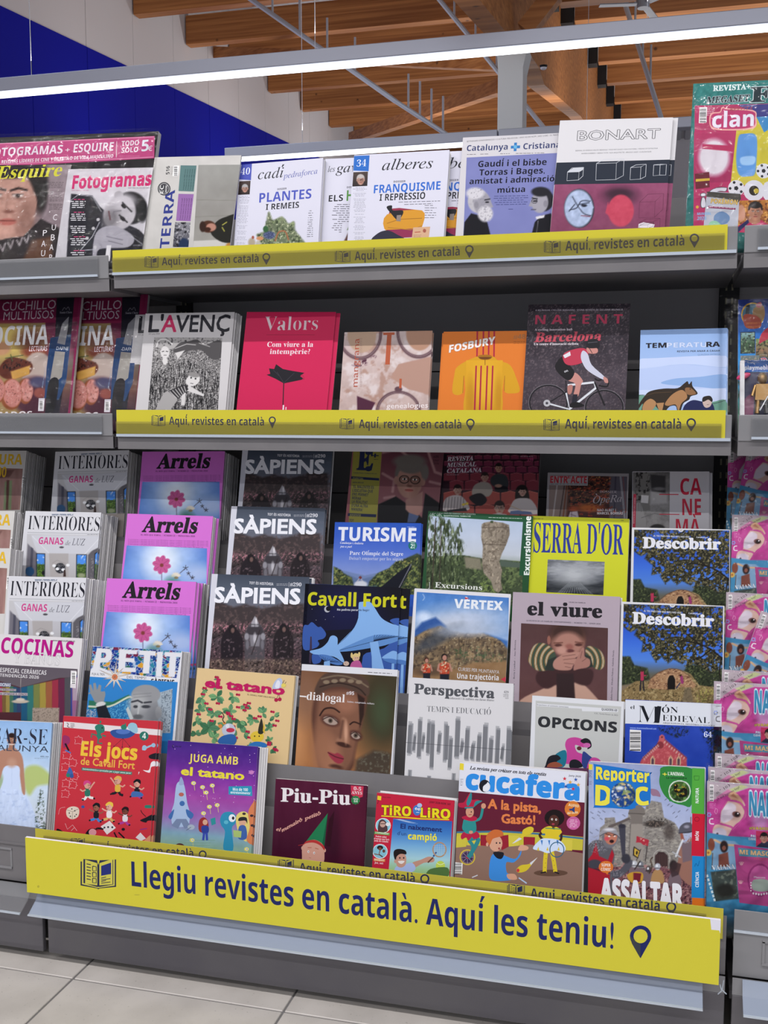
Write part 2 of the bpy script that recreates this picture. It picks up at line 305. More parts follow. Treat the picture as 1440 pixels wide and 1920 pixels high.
# tiered rack on the base, parallel leaning tiers
LEAN = math.radians(14); TL_ = math.tan(LEAN)
ROW = dict(T=(.03, 1.424), M=(.03, 1.068), A=(.14, .757), B=(.02, .622), C=(-.10, .485), D=(-.22, .335), E=(-.305, .212))
for i, x0 in enumerate((-W, 0, W)):
    rk = empty('tiered_rack', (x0, 0, .115)); tag(rk, 'stepped grey magazine rack on the base of the %s bay' % side[i], 'rack', 'stepped racks of the base')
    rows = 'ABCDE'
    for r in rows:
        Y0, z0 = ROW[r]; yb = Y0 + .108 if r != 'A' else .35
        z0 -= .001
        lipz = .06 if r != 'D' else .078
        pts = [(Y0 - .004 + .0, z0 - .004), (yb + .0, z0 - .004), (yb, z0 - .001), (Y0 - .002, z0 - .001), (Y0 - .002 + lipz * TL_, z0 + lipz), (Y0 - .004 + lipz * TL_, z0 + lipz)]
        if r != 'E':
            o = prism('tier', [(p[0], p[1] - .115) for p in pts], .006, W - .006, MAT['metal'], rk)
            # riser below the lip down to the next tier
            nz = {'A': 'B', 'B': 'C', 'C': 'D', 'D': 'E'}[r]; ny = ROW[nz]
            zb = ny[1]; yb2 = Y0 - .004 - (z0 - .004 - zb) * TL_ * .0
            box('riser', .006, W - .006, Y0 - .004, Y0 - .002, zb - .115, z0 - .004 - .115, MAT['dark'], rk)
        else:
            box('tier', .006, W - .006, -.325, -.20, z0 - .004 - .115, z0 - .001 - .115, MAT['metal'], rk)
            if i != 1:
                L = 1.15 if i == 0 else .1
                f = box('front_plate', .006, W - .006, -.3275, -.3255, .157 - .115, .276 - .115, MAT['lip' if i == 2 else 'metal'], rk, .001)
                box('fold', .006, W - .006, -.330, -.3275, .236 - .115, .240 - .115, MAT['chrome' if i == 2 else 'metal'], rk)
                for q in range(2):
                    xx = (W - .10 if q == 0 else .5) if i == 0 else (.075 if q == 0 else .8)
                    zc = .205 - .115
                    boxes('recess_frame', [(xx - .022, xx + .022, -.3295, -.3275, zc + .018, zc + .022), (xx - .022, xx - .018, -.3295, -.3275, zc - .02, zc + .02), (xx - .022, xx + .022, -.3305, -.3275, zc - .022, zc - .018), (xx + .018, xx + .022, -.3285, -.3275, zc - .02, zc + .02)], MAT['lip'], rk)
            else:
                box('front_plate', .006, W - .006, -.3275, -.3255, .157 - .115, .262 - .115, MAT['metal'], rk)
    # flared clear price rail above the kick plate
    ra = (-.338, .158); rb = (-.352, .135); rc = (-.378, .118)
    if i == 1: X0, X1 = -.01 - x0, 1.287 - x0
    elif i == 0: X0, X1 = .02, W - .028
    else: X0, X1 = .022, W
    prism('price_rail', [(p[0], p[1] - .115) for p in (ra, rb, rc, (rc[0] + .002, rc[1] - .001), (rb[0] + .002, rb[1] - .002), (ra[0] + .002, ra[1]))], X0, X1, film('flared_rail', 'a8b4c8', .5, .18) if i != 0 else MAT['rail'], rk)
    box('rail_edge', X0, X1, -.3815, -.3775, .1155 - .115, .1185 - .115, MAT['chrome'], rk)
    box('rail_back', .006, W - .006, -.3365, -.335, .128 - .115, .158 - .115, MAT['lip'], rk)
# ---------------------------------------------------------------- printing: flat shapes, rasters and lettering laid on a paper plane
def shift(s, up, lo, dig=None):
    o = ''
    for ch in s:
        if 'A' <= ch <= 'Z': o += chr(up + ord(ch) - 65)
        elif 'a' <= ch <= 'z': o += 'ℎ' if (lo == 0x1D44E and ch == 'h') else chr(lo + ord(ch) - 97)
        elif dig and ch.isdigit(): o += chr(dig + int(ch))
        else: o += ch
    return o
STY = {'n': (None, 0), 'b': (None, .018), 'B': (None, .036), 's': ((0x1D400, 0x1D41A, 0x1D7CE), 0), 'S': ((0x1D400, 0x1D41A, 0x1D7CE), -.014), 'X': ((0x1D400, 0x1D41A, 0x1D7CE), .022),
       'i': ((0x1D434, 0x1D44E), 0), 'j': ((0x1D468, 0x1D482), 0), 'c': ((0x1D4D0, 0x1D4EA), 0), 'g': ((0x1D5D4, 0x1D5EE, 0x1D7EC), 0), 'G': ((0x1D5D4, 0x1D5EE, 0x1D7EC), .022), 'h': ((0x1D5A0, 0x1D5BA, 0x1D7E2), 0), 'm': ((0x1D5A0, 0x1D5BA, 0x1D7E2), .02), 'k': ((0x1D63C, 0x1D656), .012)}
ACC = {'à': ('a', 'g'), 'À': ('A', 'g'), 'è': ('e', 'g'), 'È': ('E', 'g'), 'ò': ('o', 'g'), 'í': ('i', 'a'), 'Í': ('I', 'a'), 'ó': ('o', 'a'), 'Ó': ('O', 'a'), 'ú': ('u', 'a'), 'Ò': ('O', 'g'), 'Ú': ('U', 'a'), 'Ñ': ('N', 't'), 'ñ': ('n', 't'), 'Ç': ('C', 'c'), 'Á': ('A', 'a'), 'É': ('E', 'a'), 'ï': ('i', 'd')}
_GL = {}
_tcv = bpy.data.curves.new('lettering', 'FONT'); _tcv.resolution_u = 2; _tob = bpy.data.objects.new('lettering', _tcv)
def _geo(body, off):
    _tcv.body = body; _tcv.offset = off; me = _tob.to_mesh(); me.calc_loop_triangles(); V = np.zeros(len(me.vertices) * 3); me.vertices.foreach_get('co', V)
    F = np.zeros(len(me.loop_triangles) * 3, dtype=int); me.loop_triangles.foreach_get('vertices', F); _tob.to_mesh_clear(); return V.reshape(-1, 3)[:, :2], F.reshape(-1, 3)
def glyph(st, ch):
    m, off = STY[st] if isinstance(st, str) else st; k = (m, off, ch)
    if k not in _GL:
        q = shift(ch, *m) if m else ch; v, f = _geo(q, off) if ch != ' ' else (np.zeros((0, 2)), np.zeros((0, 3), int)); _GL[k] = (v, f, _geo(q + 'H', off)[0][:, 0].max() - _geo('H', off)[0][:, 0].max())
    return _GL[k]
def raw_text(st, body):
    x = 0; Vs = []; Fs = []; k = 0
    for ch in body:
        v, f, ad = glyph(st, ch); Vs.append(v + [x, 0]); Fs.append(f + k); k += len(v); x += ad
    return np.vstack(Vs), np.vstack(Fs).astype(int), x
def text_geo(s, st):
    m, off = STY[st]; base = ''; acc = []
    for i, ch in enumerate(s):
        if ch in ACC and m is not None: base += ACC[ch][0]; acc.append((i, ACC[ch]))
        else: base += ch
    V, F, _ = raw_text(st, base); off = STY[st][1]
    for i, (bc, ac) in acc:
        a = raw_text(st, base[:i] + ' ')[2] - glyph(st, ' ')[2]; g = glyph(st, bc)[0]; xm = a + (g[:, 0].max() + g[:, 0].min()) / 2; top = g[:, 1].max() + (.05 if bc not in 'i' else .02); t = .045 + off
        if ac == 'a': P = [(xm - t, top), (xm + t * .6, top), (xm + .15, top + .17), (xm + .02, top + .17)]
        elif ac == 'g': P = [(xm - t * .6, top), (xm + t, top), (xm - .02, top + .17), (xm - .15, top + .17)]
        elif ac == 't': P = [(xm - .15, top), (xm + .15, top + .03), (xm + .15, top + .1), (xm - .15, top + .07)]
        elif ac == 'd': P = [(xm - .12, top), (xm + .12, top), (xm + .12, top + .09), (xm - .12, top + .09)]
        else: P = [(xm - .04, .02), (xm + .08, .02), (xm + .1, -.2), (xm - .1, -.2)]
        k = len(V); V = np.vstack([V, P]); F = np.vstack([F, [(k, k + 1, k + 2), (k, k + 2, k + 3)]])
    return V, F
def capH(st): return glyph(st, 'H')[0][:, 1].max()

class Fr:
    """a paper plane: o = lower left corner, ex along its foot, ez up in the plane"""
    def __init__(s, o, ex, ez): s.o = Vector(o); s.ex = Vector(ex).normalized(); s.ez = Vector(ez).normalized(); s.n = s.ez.cross(s.ex) * -1; s.n = s.ex.cross(s.ez); s.nb = s.ez.cross(s.ex)
    def loc(s, u, v):
        d = ray(u, v); t = (s.o - CAM).dot(s.n) / d.dot(s.n); p = CAM + d * t - s.o; return (p.dot(s.ex), p.dot(s.ez))
    def locN(s, U, V):
        U = np.asarray(U, float); V = np.asarray(V, float); n = np.array(s.n); k = (np.array(s.o) - np.array(CAM))
        D = np.array(FW) + np.multiply.outer((U - 720) / FPX, np.array(RT)) + np.multiply.outer((960 - V) / FPX, np.array(UP))
        t = (k @ n) / (D @ n); P = D * t[..., None] - k; return P @ np.array(s.ex), P @ np.array(s.ez)
    def mat(s):
        y = s.ez.cross(s.ex); return Matrix(((s.ex.x, y.x, s.ez.x, s.o.x), (s.ex.y, y.y, s.ez.y, s.o.y), (s.ex.z, y.z, s.ez.z, s.o.z), (0, 0, 0, 1)))

def spl(P, n=5, closed=True):
    P = [Vector(p) for p in P]; m = len(P); out = []
    R = range(m) if closed else range(m - 1)
    for i in R:
        if closed: a, b, c, d = P[i - 1], P[i], P[(i + 1) % m], P[(i + 2) % m]
        else: a, b, c, d = P[max(i - 1, 0)], P[i], P[i + 1], P[min(i + 2, m - 1)]
        for k in range(n):
            t = k / n; out.append(tuple(.5 * ((2 * b) + (c - a) * t + (2 * a - 5 * b + 4 * c - d) * t * t + (3 * b - 3 * c + d - a) * t ** 3)))
    if not closed: out.append(tuple(P[-1]))
    return out

class Ras:
    """small painted picture; coordinates are those of the sheet it lies on"""
    def __init__(s, tl, tr, br, bl, nx, ny=None):
        w = math.dist(tl, tr); h = math.dist(tl, bl); ny = ny or max(2, int(nx * h / w)); s.nx, s.ny = nx, ny
        a = np.linspace(0, 1, nx)[None, :]; b = np.linspace(0, 1, ny)[:, None]; s.a = a + 0 * b; s.b = b + 0 * a
        f = lambda i: (tl[i] * (1 - a) + tr[i] * a) * (1 - b) + (bl[i] * (1 - a) + br[i] * a) * b
        s.X = f(0); s.Y = f(1); s.c = np.zeros((ny, nx, 3)) + .5
        s.px = w / nx
    def H(s, h): return np.array([int(h[i:i + 2], 16) / 255 for i in (0, 2, 4)])
    def mix(s, m, col):
        col = s.H(col) if isinstance(col, str) else col
        s.c = s.c * (1 - m[..., None]) + col * m[..., None]; return s
    def box(s, x0, y0, x1, y1):   # the rows and columns a shape can touch
        q = (s.X > x0) & (s.X < x1) & (s.Y > y0) & (s.Y < y1); r = np.flatnonzero(q.any(1)); c = np.flatnonzero(q.any(0))
        return (slice(r[0], r[-1] + 1), slice(c[0], c[-1] + 1)) if len(r) else None
    def lay(s, b, m, col):
        if b is not None: c = s.c[b]; s.c[b] = c * (1 - m[..., None]) + s.H(col) * m[..., None]
        return s
    def v(s, *cs, horiz=False):
        t = (s.a if horiz else s.b) * (len(cs) - 1); i = np.clip(t.astype(int), 0, len(cs) - 2); f = (t - i)[..., None]
        A = np.array([s.H(q) for q in cs]); s.c = A[i] * (1 - f) + A[i + 1] * f; return s
    def em(s, cx, cy, rx, ry, soft=.25, ang=0, b=None):
        t = math.radians(ang); X, Y = (s.X, s.Y) if b is None else (s.X[b], s.Y[b]); dx = X - cx; dy = Y - cy; u = dx * math.cos(t) + dy * math.sin(t); v = -dx * math.sin(t) + dy * math.cos(t)
        r = np.sqrt((u / rx) ** 2 + (v / ry) ** 2); return np.clip((1 + soft / 2 - r) / max(soft, 1e-3), 0, 1)
    def e(s, cx, cy, rx, ry, col, soft=.25, ang=0, a=1):
        q = max(rx, ry) * (1 + soft / 2); b = s.box(cx - q, cy - q, cx + q, cy + q); return s.lay(b, s.em(cx, cy, rx, ry, soft, ang, b) * a, col) if b else s
    def _seg(s, P, close, X, Y):
        ins = np.zeros(X.shape, bool); D = np.full(X.shape, 1e9)
        for (x1, y1), (x2, y2) in zip(P, (P[1:] + P[:1]) if close else P[1:]):
            if close: c = (y1 > Y) != (y2 > Y); ins ^= c & (X < (x2 - x1) * (Y - y1) / ((y2 - y1) or 1e-9) + x1)
            L = (x2 - x1) ** 2 + (y2 - y1) ** 2 or 1e-9; t = np.clip(((X - x1) * (x2 - x1) + (Y - y1) * (y2 - y1)) / L, 0, 1)
            D = np.minimum(D, (X - x1 - t * (x2 - x1)) ** 2 + (Y - y1 - t * (y2 - y1)) ** 2)
        return ins, np.sqrt(D)
    def _bb(s, P, q): xs = [p[0] for p in P]; ys = [p[1] for p in P]; return s.box(min(xs) - q, min(ys) - q, max(xs) + q, max(ys) + q)
    def pm(s, P, soft=None):
        soft = soft or s.px; P = list(P); b = s._bb(P, soft); m = np.zeros(s.X.shape)
        if b: ins, D = s._seg(P, True, s.X[b], s.Y[b]); m[b] = np.clip(.5 + np.where(ins, D, -D) / soft, 0, 1)
        return m
    def p(s, P, col, soft=None, a=1, sm=False):
        if sm: P = spl(P)
        soft = soft or s.px; P = list(P); b = s._bb(P, soft)
        if b: ins, D = s._seg(P, True, s.X[b], s.Y[b]); s.lay(b, np.clip(.5 + np.where(ins, D, -D) / soft, 0, 1) * a, col)
        return s
    def l(s, P, w, col, a=1, soft=None):
        soft = soft or s.px; b = s._bb(P, w + soft)
        if b: D = s._seg(list(P), False, s.X[b], s.Y[b])[1]; s.lay(b, np.clip(.5 + (w / 2 - D) / soft, 0, 1) * a, col)
        return s
    def nz(s, sx, sy=None, seed=0, oct=3):
        sy = sy or sx; rg = np.random.RandomState(seed); out = 0; amp = 1; tot = 0
        for o in range(oct):
            U = (s.X - s.X.min()) / sx * 2 ** o; V = (s.Y - s.Y.min()) / sy * 2 ** o; G = rg.rand(int(V.max()) + 3, int(U.max()) + 3)
            i = U.astype(int); j = V.astype(int); f = U - i; g = V - j; f = f * f * (3 - 2 * f); g = g * g * (3 - 2 * g)
            out = out + amp * ((G[j, i] * (1 - f) + G[j, i + 1] * f) * (1 - g) + (G[j + 1, i] * (1 - f) + G[j + 1, i + 1] * f) * g); tot += amp; amp *= .55
        return out / tot
    def n(s, sc, amp, seed=0, sy=None, m=1, oct=3):
        s.c = np.clip(s.c + ((s.nz(sc, sy, seed, oct) - .5) * 2 * amp * m)[..., None], 0, 1); return s
    def sp(s, sc, col, th=.55, seed=0, m=1, soft=.15, sy=None, a=1, oct=4):
        return s.mix(np.clip((s.nz(sc, sy, seed, oct) - th) / soft, 0, 1) * m * a, col)
    def head(s, cx, cy, r, skin, hair, ang=0, beard=None, glasses=False, hairtop=True, shade='5a3a30'):
        """a printed portrait: hair, face, eyes, nose and mouth"""
        t = math.radians(ang); q = lambda x, y: (cx + r * (x * math.cos(t) - y * math.sin(t)), cy + r * (x * math.sin(t) + y * math.cos(t)))
        E = lambda x, y, rx, ry, c, so=.3, a=1: s.e(*q(x, y), rx * r, ry * r, c, so, ang, a)
        if hairtop: E(0, -.28, .88, .98, hair, .15)
        E(-.78, .1, .14, .24, skin, .3); E(.78, .1, .14, .24, skin, .3)
        E(0, .12, .74, 1.0, skin, .12); E(.42, .2, .34, .8, shade, 1.2, .35); E(-.5, .5, .3, .5, shade, 1.4, .2)
        if hairtop: s.mix(s.em(*q(0, -.72), .74 * r, .38 * r, .3, ang), hair)
        if beard: E(0, .86, .5, .34, beard, .6, .85); E(0, .53, .3, .09, beard, .8, .8)
        for k in (-1, 1):
            E(.3 * k, -.02, .2, .1, shade, .8, .6); E(.3 * k, 0, .13, .065, 'f0ece8', .4); E(.3 * k, 0, .065, .065, '1c1410', .4); s.l([q(.3 * k - .19, -.15), q(.3 * k + .17, -.18)], .06 * r, hair, .55, soft=.06 * r)
            if glasses: s.mix(np.clip(1 - abs(1 - np.hypot((s.X - q(.32 * k, .02)[0]) / (.27 * r), (s.Y - q(.32 * k, .02)[1]) / (.22 * r))) * 5, 0, 1), '201a18')
        s.l([q(-.03, .02), q(-.08, .36), q(.08, .4)], .08 * r, shade, .55, soft=.14 * r); E(0, .4, .16, .07, shade, .9, .5)
        E(0, .64, .25, .085, 'a85a54' if not beard else '8a5048', .5); s.l([q(-.22, .63), q(.22, .63)], .04 * r, '4a2420', .8)
        return s

class Art:
    def __init__(s, fr, w, h, px):   # px: picture pixels per metre along the sheet, to size lettering
        s.fr, s.w, s.h, s.px = fr, w, h, px; s.V = []; s.F = []; s.K = []; s.n = 0; s.z = 0; s.B = []; s.cv(0, 0, 1)
    def cv(s, ox, oy, k): s.ox, s.oy, s.k = ox, oy, k; return s   # the art is drawn in the units of an enlarged view
    def N(s, U, V): return s.fr.locN(s.ox + np.asarray(U, float) / s.k, s.oy + np.asarray(V, float) / s.k)
    def o(s, x, y): return s.fr.loc(s.ox + x / s.k, s.oy + y / s.k)
    def add(s, uv, faces, col, clip=True, dz=None):
        uv = np.asarray(uv, float)
        if clip: uv = np.stack([np.clip(uv[:, 0], 0, s.w), np.clip(uv[:, 1], 0, s.h)], 1)
        m = len(uv); q = (uv[:, 0].min(), uv[:, 1].min(), uv[:, 0].max(), uv[:, 1].max()); lv = s.z + 1 + max([b[4] for b in s.B if b[0] < q[2] and b[2] > q[0] and b[1] < q[3] and b[3] > q[1]], default=-1)
        s.B.append((*q, lv - s.z)); z = np.full(m, -lv * 2e-5) - (0 if dz is None else dz); s.V.append(np.stack([uv[:, 0], z, uv[:, 1]], 1)); s.F += [tuple(int(i) + s.n for i in f) for f in faces]
        k = np.asarray(col, float); s.K.append(np.broadcast_to(k, (m, 3)) if k.ndim == 1 else k); s.n += m
    def base(s, c): s.add([(0, 0), (s.w, 0), (s.w, s.h), (0, s.h)], [(0, 1, 2, 3)], C(c)); return s
    def band(s, v0, v1, c, u0=0, u1=1):  # fractions of width and height, from the top left
        a, b, x, y = s.h * (1 - v0), s.h * (1 - v1), s.w * u0, s.w * u1; s.add([(x, b), (y, b), (y, a), (x, a)], [(0, 1, 2, 3)], C(c)); return s
    def grad(s, v0, v1, c0, c1, u0=0, u1=1, n=8):
        k0 = np.array(C(c0)); k1 = np.array(C(c1)); uv = []; K = []
        for i in range(n + 1):
            t = i / n; y = s.h * (1 - (v0 + (v1 - v0) * t)); uv += [(s.w * u0, y), (s.w * u1, y)]; K += [k0 + (k1 - k0) * t] * 2
        s.add(uv, [(2 * i, 2 * i + 2, 2 * i + 3, 2 * i + 1) for i in range(n)], np.array(K)); return s
    def P(s, pts, c, sm=False):
        if sm: pts = spl(pts, 4)
        a = np.array(pts); u, v = s.N(a[:, 0], a[:, 1]); uv = np.stack([u, v], 1)
        tri = tessellate_polygon([[Vector((x, y, 0)) for x, y in uv]]); s.add(uv, tri, C(c)); return s
    def E(s, cx, cy, rx, ry, c, ang=0, n=18):
        t = math.radians(ang); return s.P([(cx + rx * math.cos(a) * math.cos(t) - ry * math.sin(a) * math.sin(t), cy + rx * math.cos(a) * math.sin(t) + ry * math.sin(a) * math.cos(t)) for a in (2 * math.pi * k / n for k in range(n))], c)
    def R(s, x0, y0, x1, y1, c, sk=None):  # a rectangle whose sides follow the sheet
        a = s.o(x0, y0); b = s.o(x1, y1); s.add([(a[0], b[1]), (b[0], b[1]), (b[0], a[1]), (a[0], a[1])], [(0, 1, 2, 3)], C(c)); return s
    def L(s, pts, wd, c, sm=False, closed=False):
        if sm: pts = spl(pts, 4, closed)
        elif closed: pts = list(pts) + [pts[0]]
        if sm and closed: pts = pts + [pts[0]]
        a = [Vector(p) for p in pts]; vs = []; m = len(a)
        for i in range(m):
            d = (a[min(i + 1, m - 1)] - a[max(i - 1, 0)]); d = d.normalized() if d.length else Vector((1, 0)); q = Vector((-d.y, d.x)) * wd / 2; vs += [tuple(a[i] + q), tuple(a[i] - q)]
        b = np.array(vs); u, v = s.N(b[:, 0], b[:, 1]); s.add(np.stack([u, v], 1), [(2 * i, 2 * i + 1, 2 * i + 3, 2 * i + 2) for i in range(m - 1)], C(c)); return s
    def T(s, txt, x0, y0, x1, y1, h, c, st='b', shear=0, out=None, ow=.03):
        if st in 'jkch': st, shear = {'j': ('s', shear + .22), 'k': ('G', shear + .2), 'c': ('i', shear), 'h': ('n', shear)}[st]
        mp, off = STY[st]; STY['_'] = (mp, min(off, 0)); V, F = text_geo(txt, '_'); H = capH('_')
        a = Vector(s.o(x0, y0)); b = Vector(s.o(x1, y1)); d = b - a; L = d.length; d.normalize(); q = Vector((-d.y, d.x)); hh = h / s.px / s.k; mn, mx = V[:, 0].min(), V[:, 0].max(); big = h / s.k > 6.5
        def lay(o, c, n):
            k = len(V); P = [(0, 0)] if n == 0 else [(o * math.cos(2 * math.pi * (i + .5) / n), o * math.sin(2 * math.pi * (i + .5) / n)) for i in range(n)]; VV = []; FF = []
            for i, (dx, dy) in enumerate(P): VV.append(V + [dx, dy]); FF.append(F + i * k)
            W_ = np.vstack(VV); x = (W_[:, 0] - mn) / (mx - mn) * L; y = W_[:, 1] / H * hh; x = x + y * shear
            s.add(np.stack([a.x + d.x * x + q.x * y, a.y + d.y * x + q.y * y], 1), np.vstack(FF), C(c), dz=np.repeat(np.arange(len(P)) * 3e-6, k))
        if out: lay(max(off, 0) + ow * 1.1, out, 6)
        lay(off * 1.15, c, 4 if off > 0 and big else 0); return s
    def D(s, x0, y0, x1, n, h, gap, c, dy=0, seed=1, al='l', wv=.25):
        """unreadably small print: rows of word-long dashes"""
        rg = random.Random(seed); q = []
        uv = []; fs = []
        for r in range(n):
            x = x0; y = y0 + r * gap; xe = x1 - rg.random() * wv * (x1 - x0)
            if al == 'c': k = (x1 - xe) / 2; x += k; xe = x1 - k
            if al == 'r': x = x0 + x1 - xe; xe = x1
            while x < xe:
                wd = min(rg.uniform(1.6, 4.5) * h, xe - x + .1); yy = y + dy * (x - x0); k = len(uv)
                uv += [s.o(*p) for p in ((x, yy), (x + wd, yy + dy * wd), (x + wd, yy + dy * wd + h * .5), (x, yy + h * .5))]; fs.append((k, k + 1, k + 2, k + 3)); x += wd + h * .8
        if uv: s.add(uv, fs, C(c))
        return s
    def bar(s, x0, y0, x1, y1, vert=False, seed=3):
        s.R(x0, y0, x1, y1, 'f2f2f2'); rg = random.Random(seed); L = (y1 - y0) if vert else (x1 - x0); t = L * .06
        uv = []; fs = []
        while t < L * .94:
            wd = rg.choice((.02, .03, .05)) * L; k = len(uv)
            P = ((x0 + 1, y0 + t), (x1 - 2.2, y0 + t), (x1 - 2.2, y0 + t + wd), (x0 + 1, y0 + t + wd)) if vert else ((x0 + t, y0 + 1), (x0 + t + wd, y0 + 1), (x0 + t + wd, y1 - 2.2), (x0 + t, y1 - 2.2))
            uv += [s.o(*p) for p in P]; fs.append((k, k + 1, k + 2, k + 3)); t += wd + rg.choice((.02, .03, .04)) * L
        s.add(uv, fs, C('15151a')); return s
    def ras(s, x0, y0, x1, y1, nx, corners=None):
        """x0..y1 box squared to the sheet unless corners are given"""
        if corners: r = Ras(*corners, nx)
        else:
            a = s.o(x0, y0); b = s.o(x1, y1); r = Ras(*[s.inv(p) for p in ((a[0], a[1]), (b[0], a[1]), (b[0], b[1]), (a[0], b[1]))], nx)
        return r
    def inv(s, p):
        q = s.fr.o + s.fr.ex * p[0] + s.fr.ez * p[1] - CAM; z = q.dot(FW); return ((720 + FPX * q.dot(RT) / z - s.ox) * s.k, (960 - FPX * q.dot(UP) / z - s.oy) * s.k)
    def full(s, nx, v0=0, v1=1, u0=0, u1=1):
        a, b, x, y = s.h * (1 - v0), s.h * (1 - v1), s.w * u0, s.w * u1
        return Ras(s.inv((x, a)), s.inv((y, a)), s.inv((y, b)), s.inv((x, b)), nx)
    def put(s, r):
        u, v = s.N(r.X, r.Y); nx, ny = r.nx, r.ny; i = np.arange(nx * ny).reshape(ny, nx)
        f = np.stack([i[1:, :-1], i[1:, 1:], i[:-1, 1:], i[:-1, :-1]], -1).reshape(-1, 4)
        c = r.c.reshape(-1, 3); c = np.where(c <= .04045, c / 12.92, ((np.clip(c, 0, 1) + .055) / 1.055) ** 2.4)
        s.add(np.stack([u.ravel(), v.ravel()], 1), f.tolist(), c); return s
    def mesh(s, name, mat):
        V = np.vstack(s.V); K = np.vstack(s.K); me = bpy.data.meshes.new(name); me.from_pydata(V.tolist(), [], s.F); me.update(); me.materials.append(mat)
        at = me.color_attributes.new('Col', 'FLOAT_COLOR', 'POINT'); at.data.foreach_set('color', np.hstack([K, np.ones((len(K), 1))]).astype(np.float32).ravel()); return me
# ---------------------------------------------------------------- magazines
ARTS = {}
def frame_for(row, tl, tr, dy=0, lean=None):
    Y0, z0 = ROW[row]; Y0 += dy; ln = LEAN if lean is None else math.radians(lean)
    n = Vector((0, -math.cos(ln), math.sin(ln))); o = Vector((0, Y0, z0))
    def hit(u, v): d = ray(u, v); return CAM + d * ((o - CAM).dot(n) / d.dot(n))
    a = hit(*tl); b = hit(*tr); ex = (b - a).normalized(); ez = ex.cross(Vector((0, 1, 0)) * -1); ez = (ex.cross(n * -1)).normalized()
    if ez.z < 0: ez = -ez
    h = ((a.z + b.z) / 2 - z0) / ez.z - abs(ex.z) * (b - a).length / 2
    return Fr(a - ez * h, ex, ez), (b - a).length, h
def body_mesh(w, h, t, ci=(.0, 0)):
    k = ('body', round(w, 4), round(h, 4), round(t, 4))
    if k not in ARTS:
        me = bpy.data.meshes.new('magazine'); vs = boxv(0, w, .0001, t, 0, h)
        # a rounded spine edge on the left
        vs = [(0, t * .3, 0), (t * .3, .0001, 0), (w, .0001, 0), (w - .0008, t, 0), (t * .3, t, 0), (0, t * .7, 0)]
        vs = vs + [(x, y, h) for x, y, _ in vs]
        me.from_pydata(vs, [], [(5, 4, 3, 2, 1, 0), (6, 7, 8, 9, 10, 11), (0, 1, 7, 6), (1, 2, 8, 7), (2, 3, 9, 8), (3, 4, 10, 9), (4, 5, 11, 10), (5, 0, 6, 11)])
        me.materials.append(MAT['pages']); me.materials.append(MAT['cover'])
        for i, p in enumerate(me.polygons): p.material_index = 0 if i in (0, 1, 4) else 1
        me.update(); ARTS[k] = me
    return ARTS[k]
rj = random.Random(11)
def place(key, row, tl, tr, art, label, cat='magazine', n=1, t=.004, dy=0, name='magazine', mat='print', back=None, step=(0, 0), show=(), reuse=None, glabel=None, group=None, lean=None):
    """front copy with its printed cover, then the copies stacked behind it"""
    fr, w, h = frame_for(row, tl, tr, dy, lean); pxm = math.dist(tl, tr) / w
    if reuse: cm, w0, h0 = ARTS[reuse]
    else:
        A = Art(fr, w, h, pxm); art(A); cm = A.mesh('cover', MAT[mat]); w0, h0 = w, h; ARTS[key] = (cm, w, h)
    bm = body_mesh(w0, h0, t); o = bpy.data.objects.new(name, bm); M = fr.mat()
    if reuse: # keep the top edge where the picture has it
        M = M @ Matrix.Translation((0, 0, h - h0))
    o.matrix_world = M; link(o); tag(o, label, cat, group); c = bpy.data.objects.new('cover', cm); link(c, o)
    for i in range(1, n):
        dx = step[0] * (1 if i in show else 0) if show else step[0] * i; dz = -rj.random() * .0025 + step[1] * i
        q = o.copy(); q.matrix_world = M @ Matrix.Translation((dx + rj.uniform(-.0012, .0012), i * (t + .00035), dz)) @ Matrix.Rotation(rj.uniform(-.003, .003), 4, 'Y'); link(q)
        q['label'] = glabel or 'copy behind the ' + ' '.join(label.split(',')[0].split()[:12]); q['group'] = group or ('copies of the ' + label.split(',')[0])
        if i in show or (not show and i == 1): c2 = c.copy(); link(c2, q)
    return o
# ---- top row
def art_pack_film(a):
    a.cv(0, 230, 3); a.base('1b191c')
    a.P([(-260, 128), (870, 75), (868, 200), (-260, 262)], 'b9447c'); a.L([(-100, 240), (862, 193), (866, 80), (-100, 122)], 3, 'e0a0c0')
    a.T('FOTOGRAMAS', -72, 192, 350, 172, 44, 'e6dfe8', 'g'); a.T('+', 366, 168, 392, 166, 26, 'e6dfe8', 'g'); a.T('ESQUIRE', 412, 168, 636, 157, 44, 'e6dfe8', 'g')
    a.T('REVISTAS LÍDERES DE CINE Y DE ESTILO DE VIDA MASCULINO', 8, 230, 636, 196, 17, 'e6dfe8', 'g')
    a.L([(657, 105), (654, 195)], 3, 'e6dfe8'); a.T('TODO', 682, 132, 780, 126, 26, 'e6dfe8', 'g'); a.T('SÓLO', 682, 170, 776, 164, 26, 'e6dfe8', 'g'); a.T('5', 795, 162, 835, 158, 58, 'd8e0e8', 'g'); a.T('€', 832, 160, 856, 158, 26, 'e6dfe8', 'g')
    a.D(670, 188, 790, 1, 3, 4, 'e0a0c0')
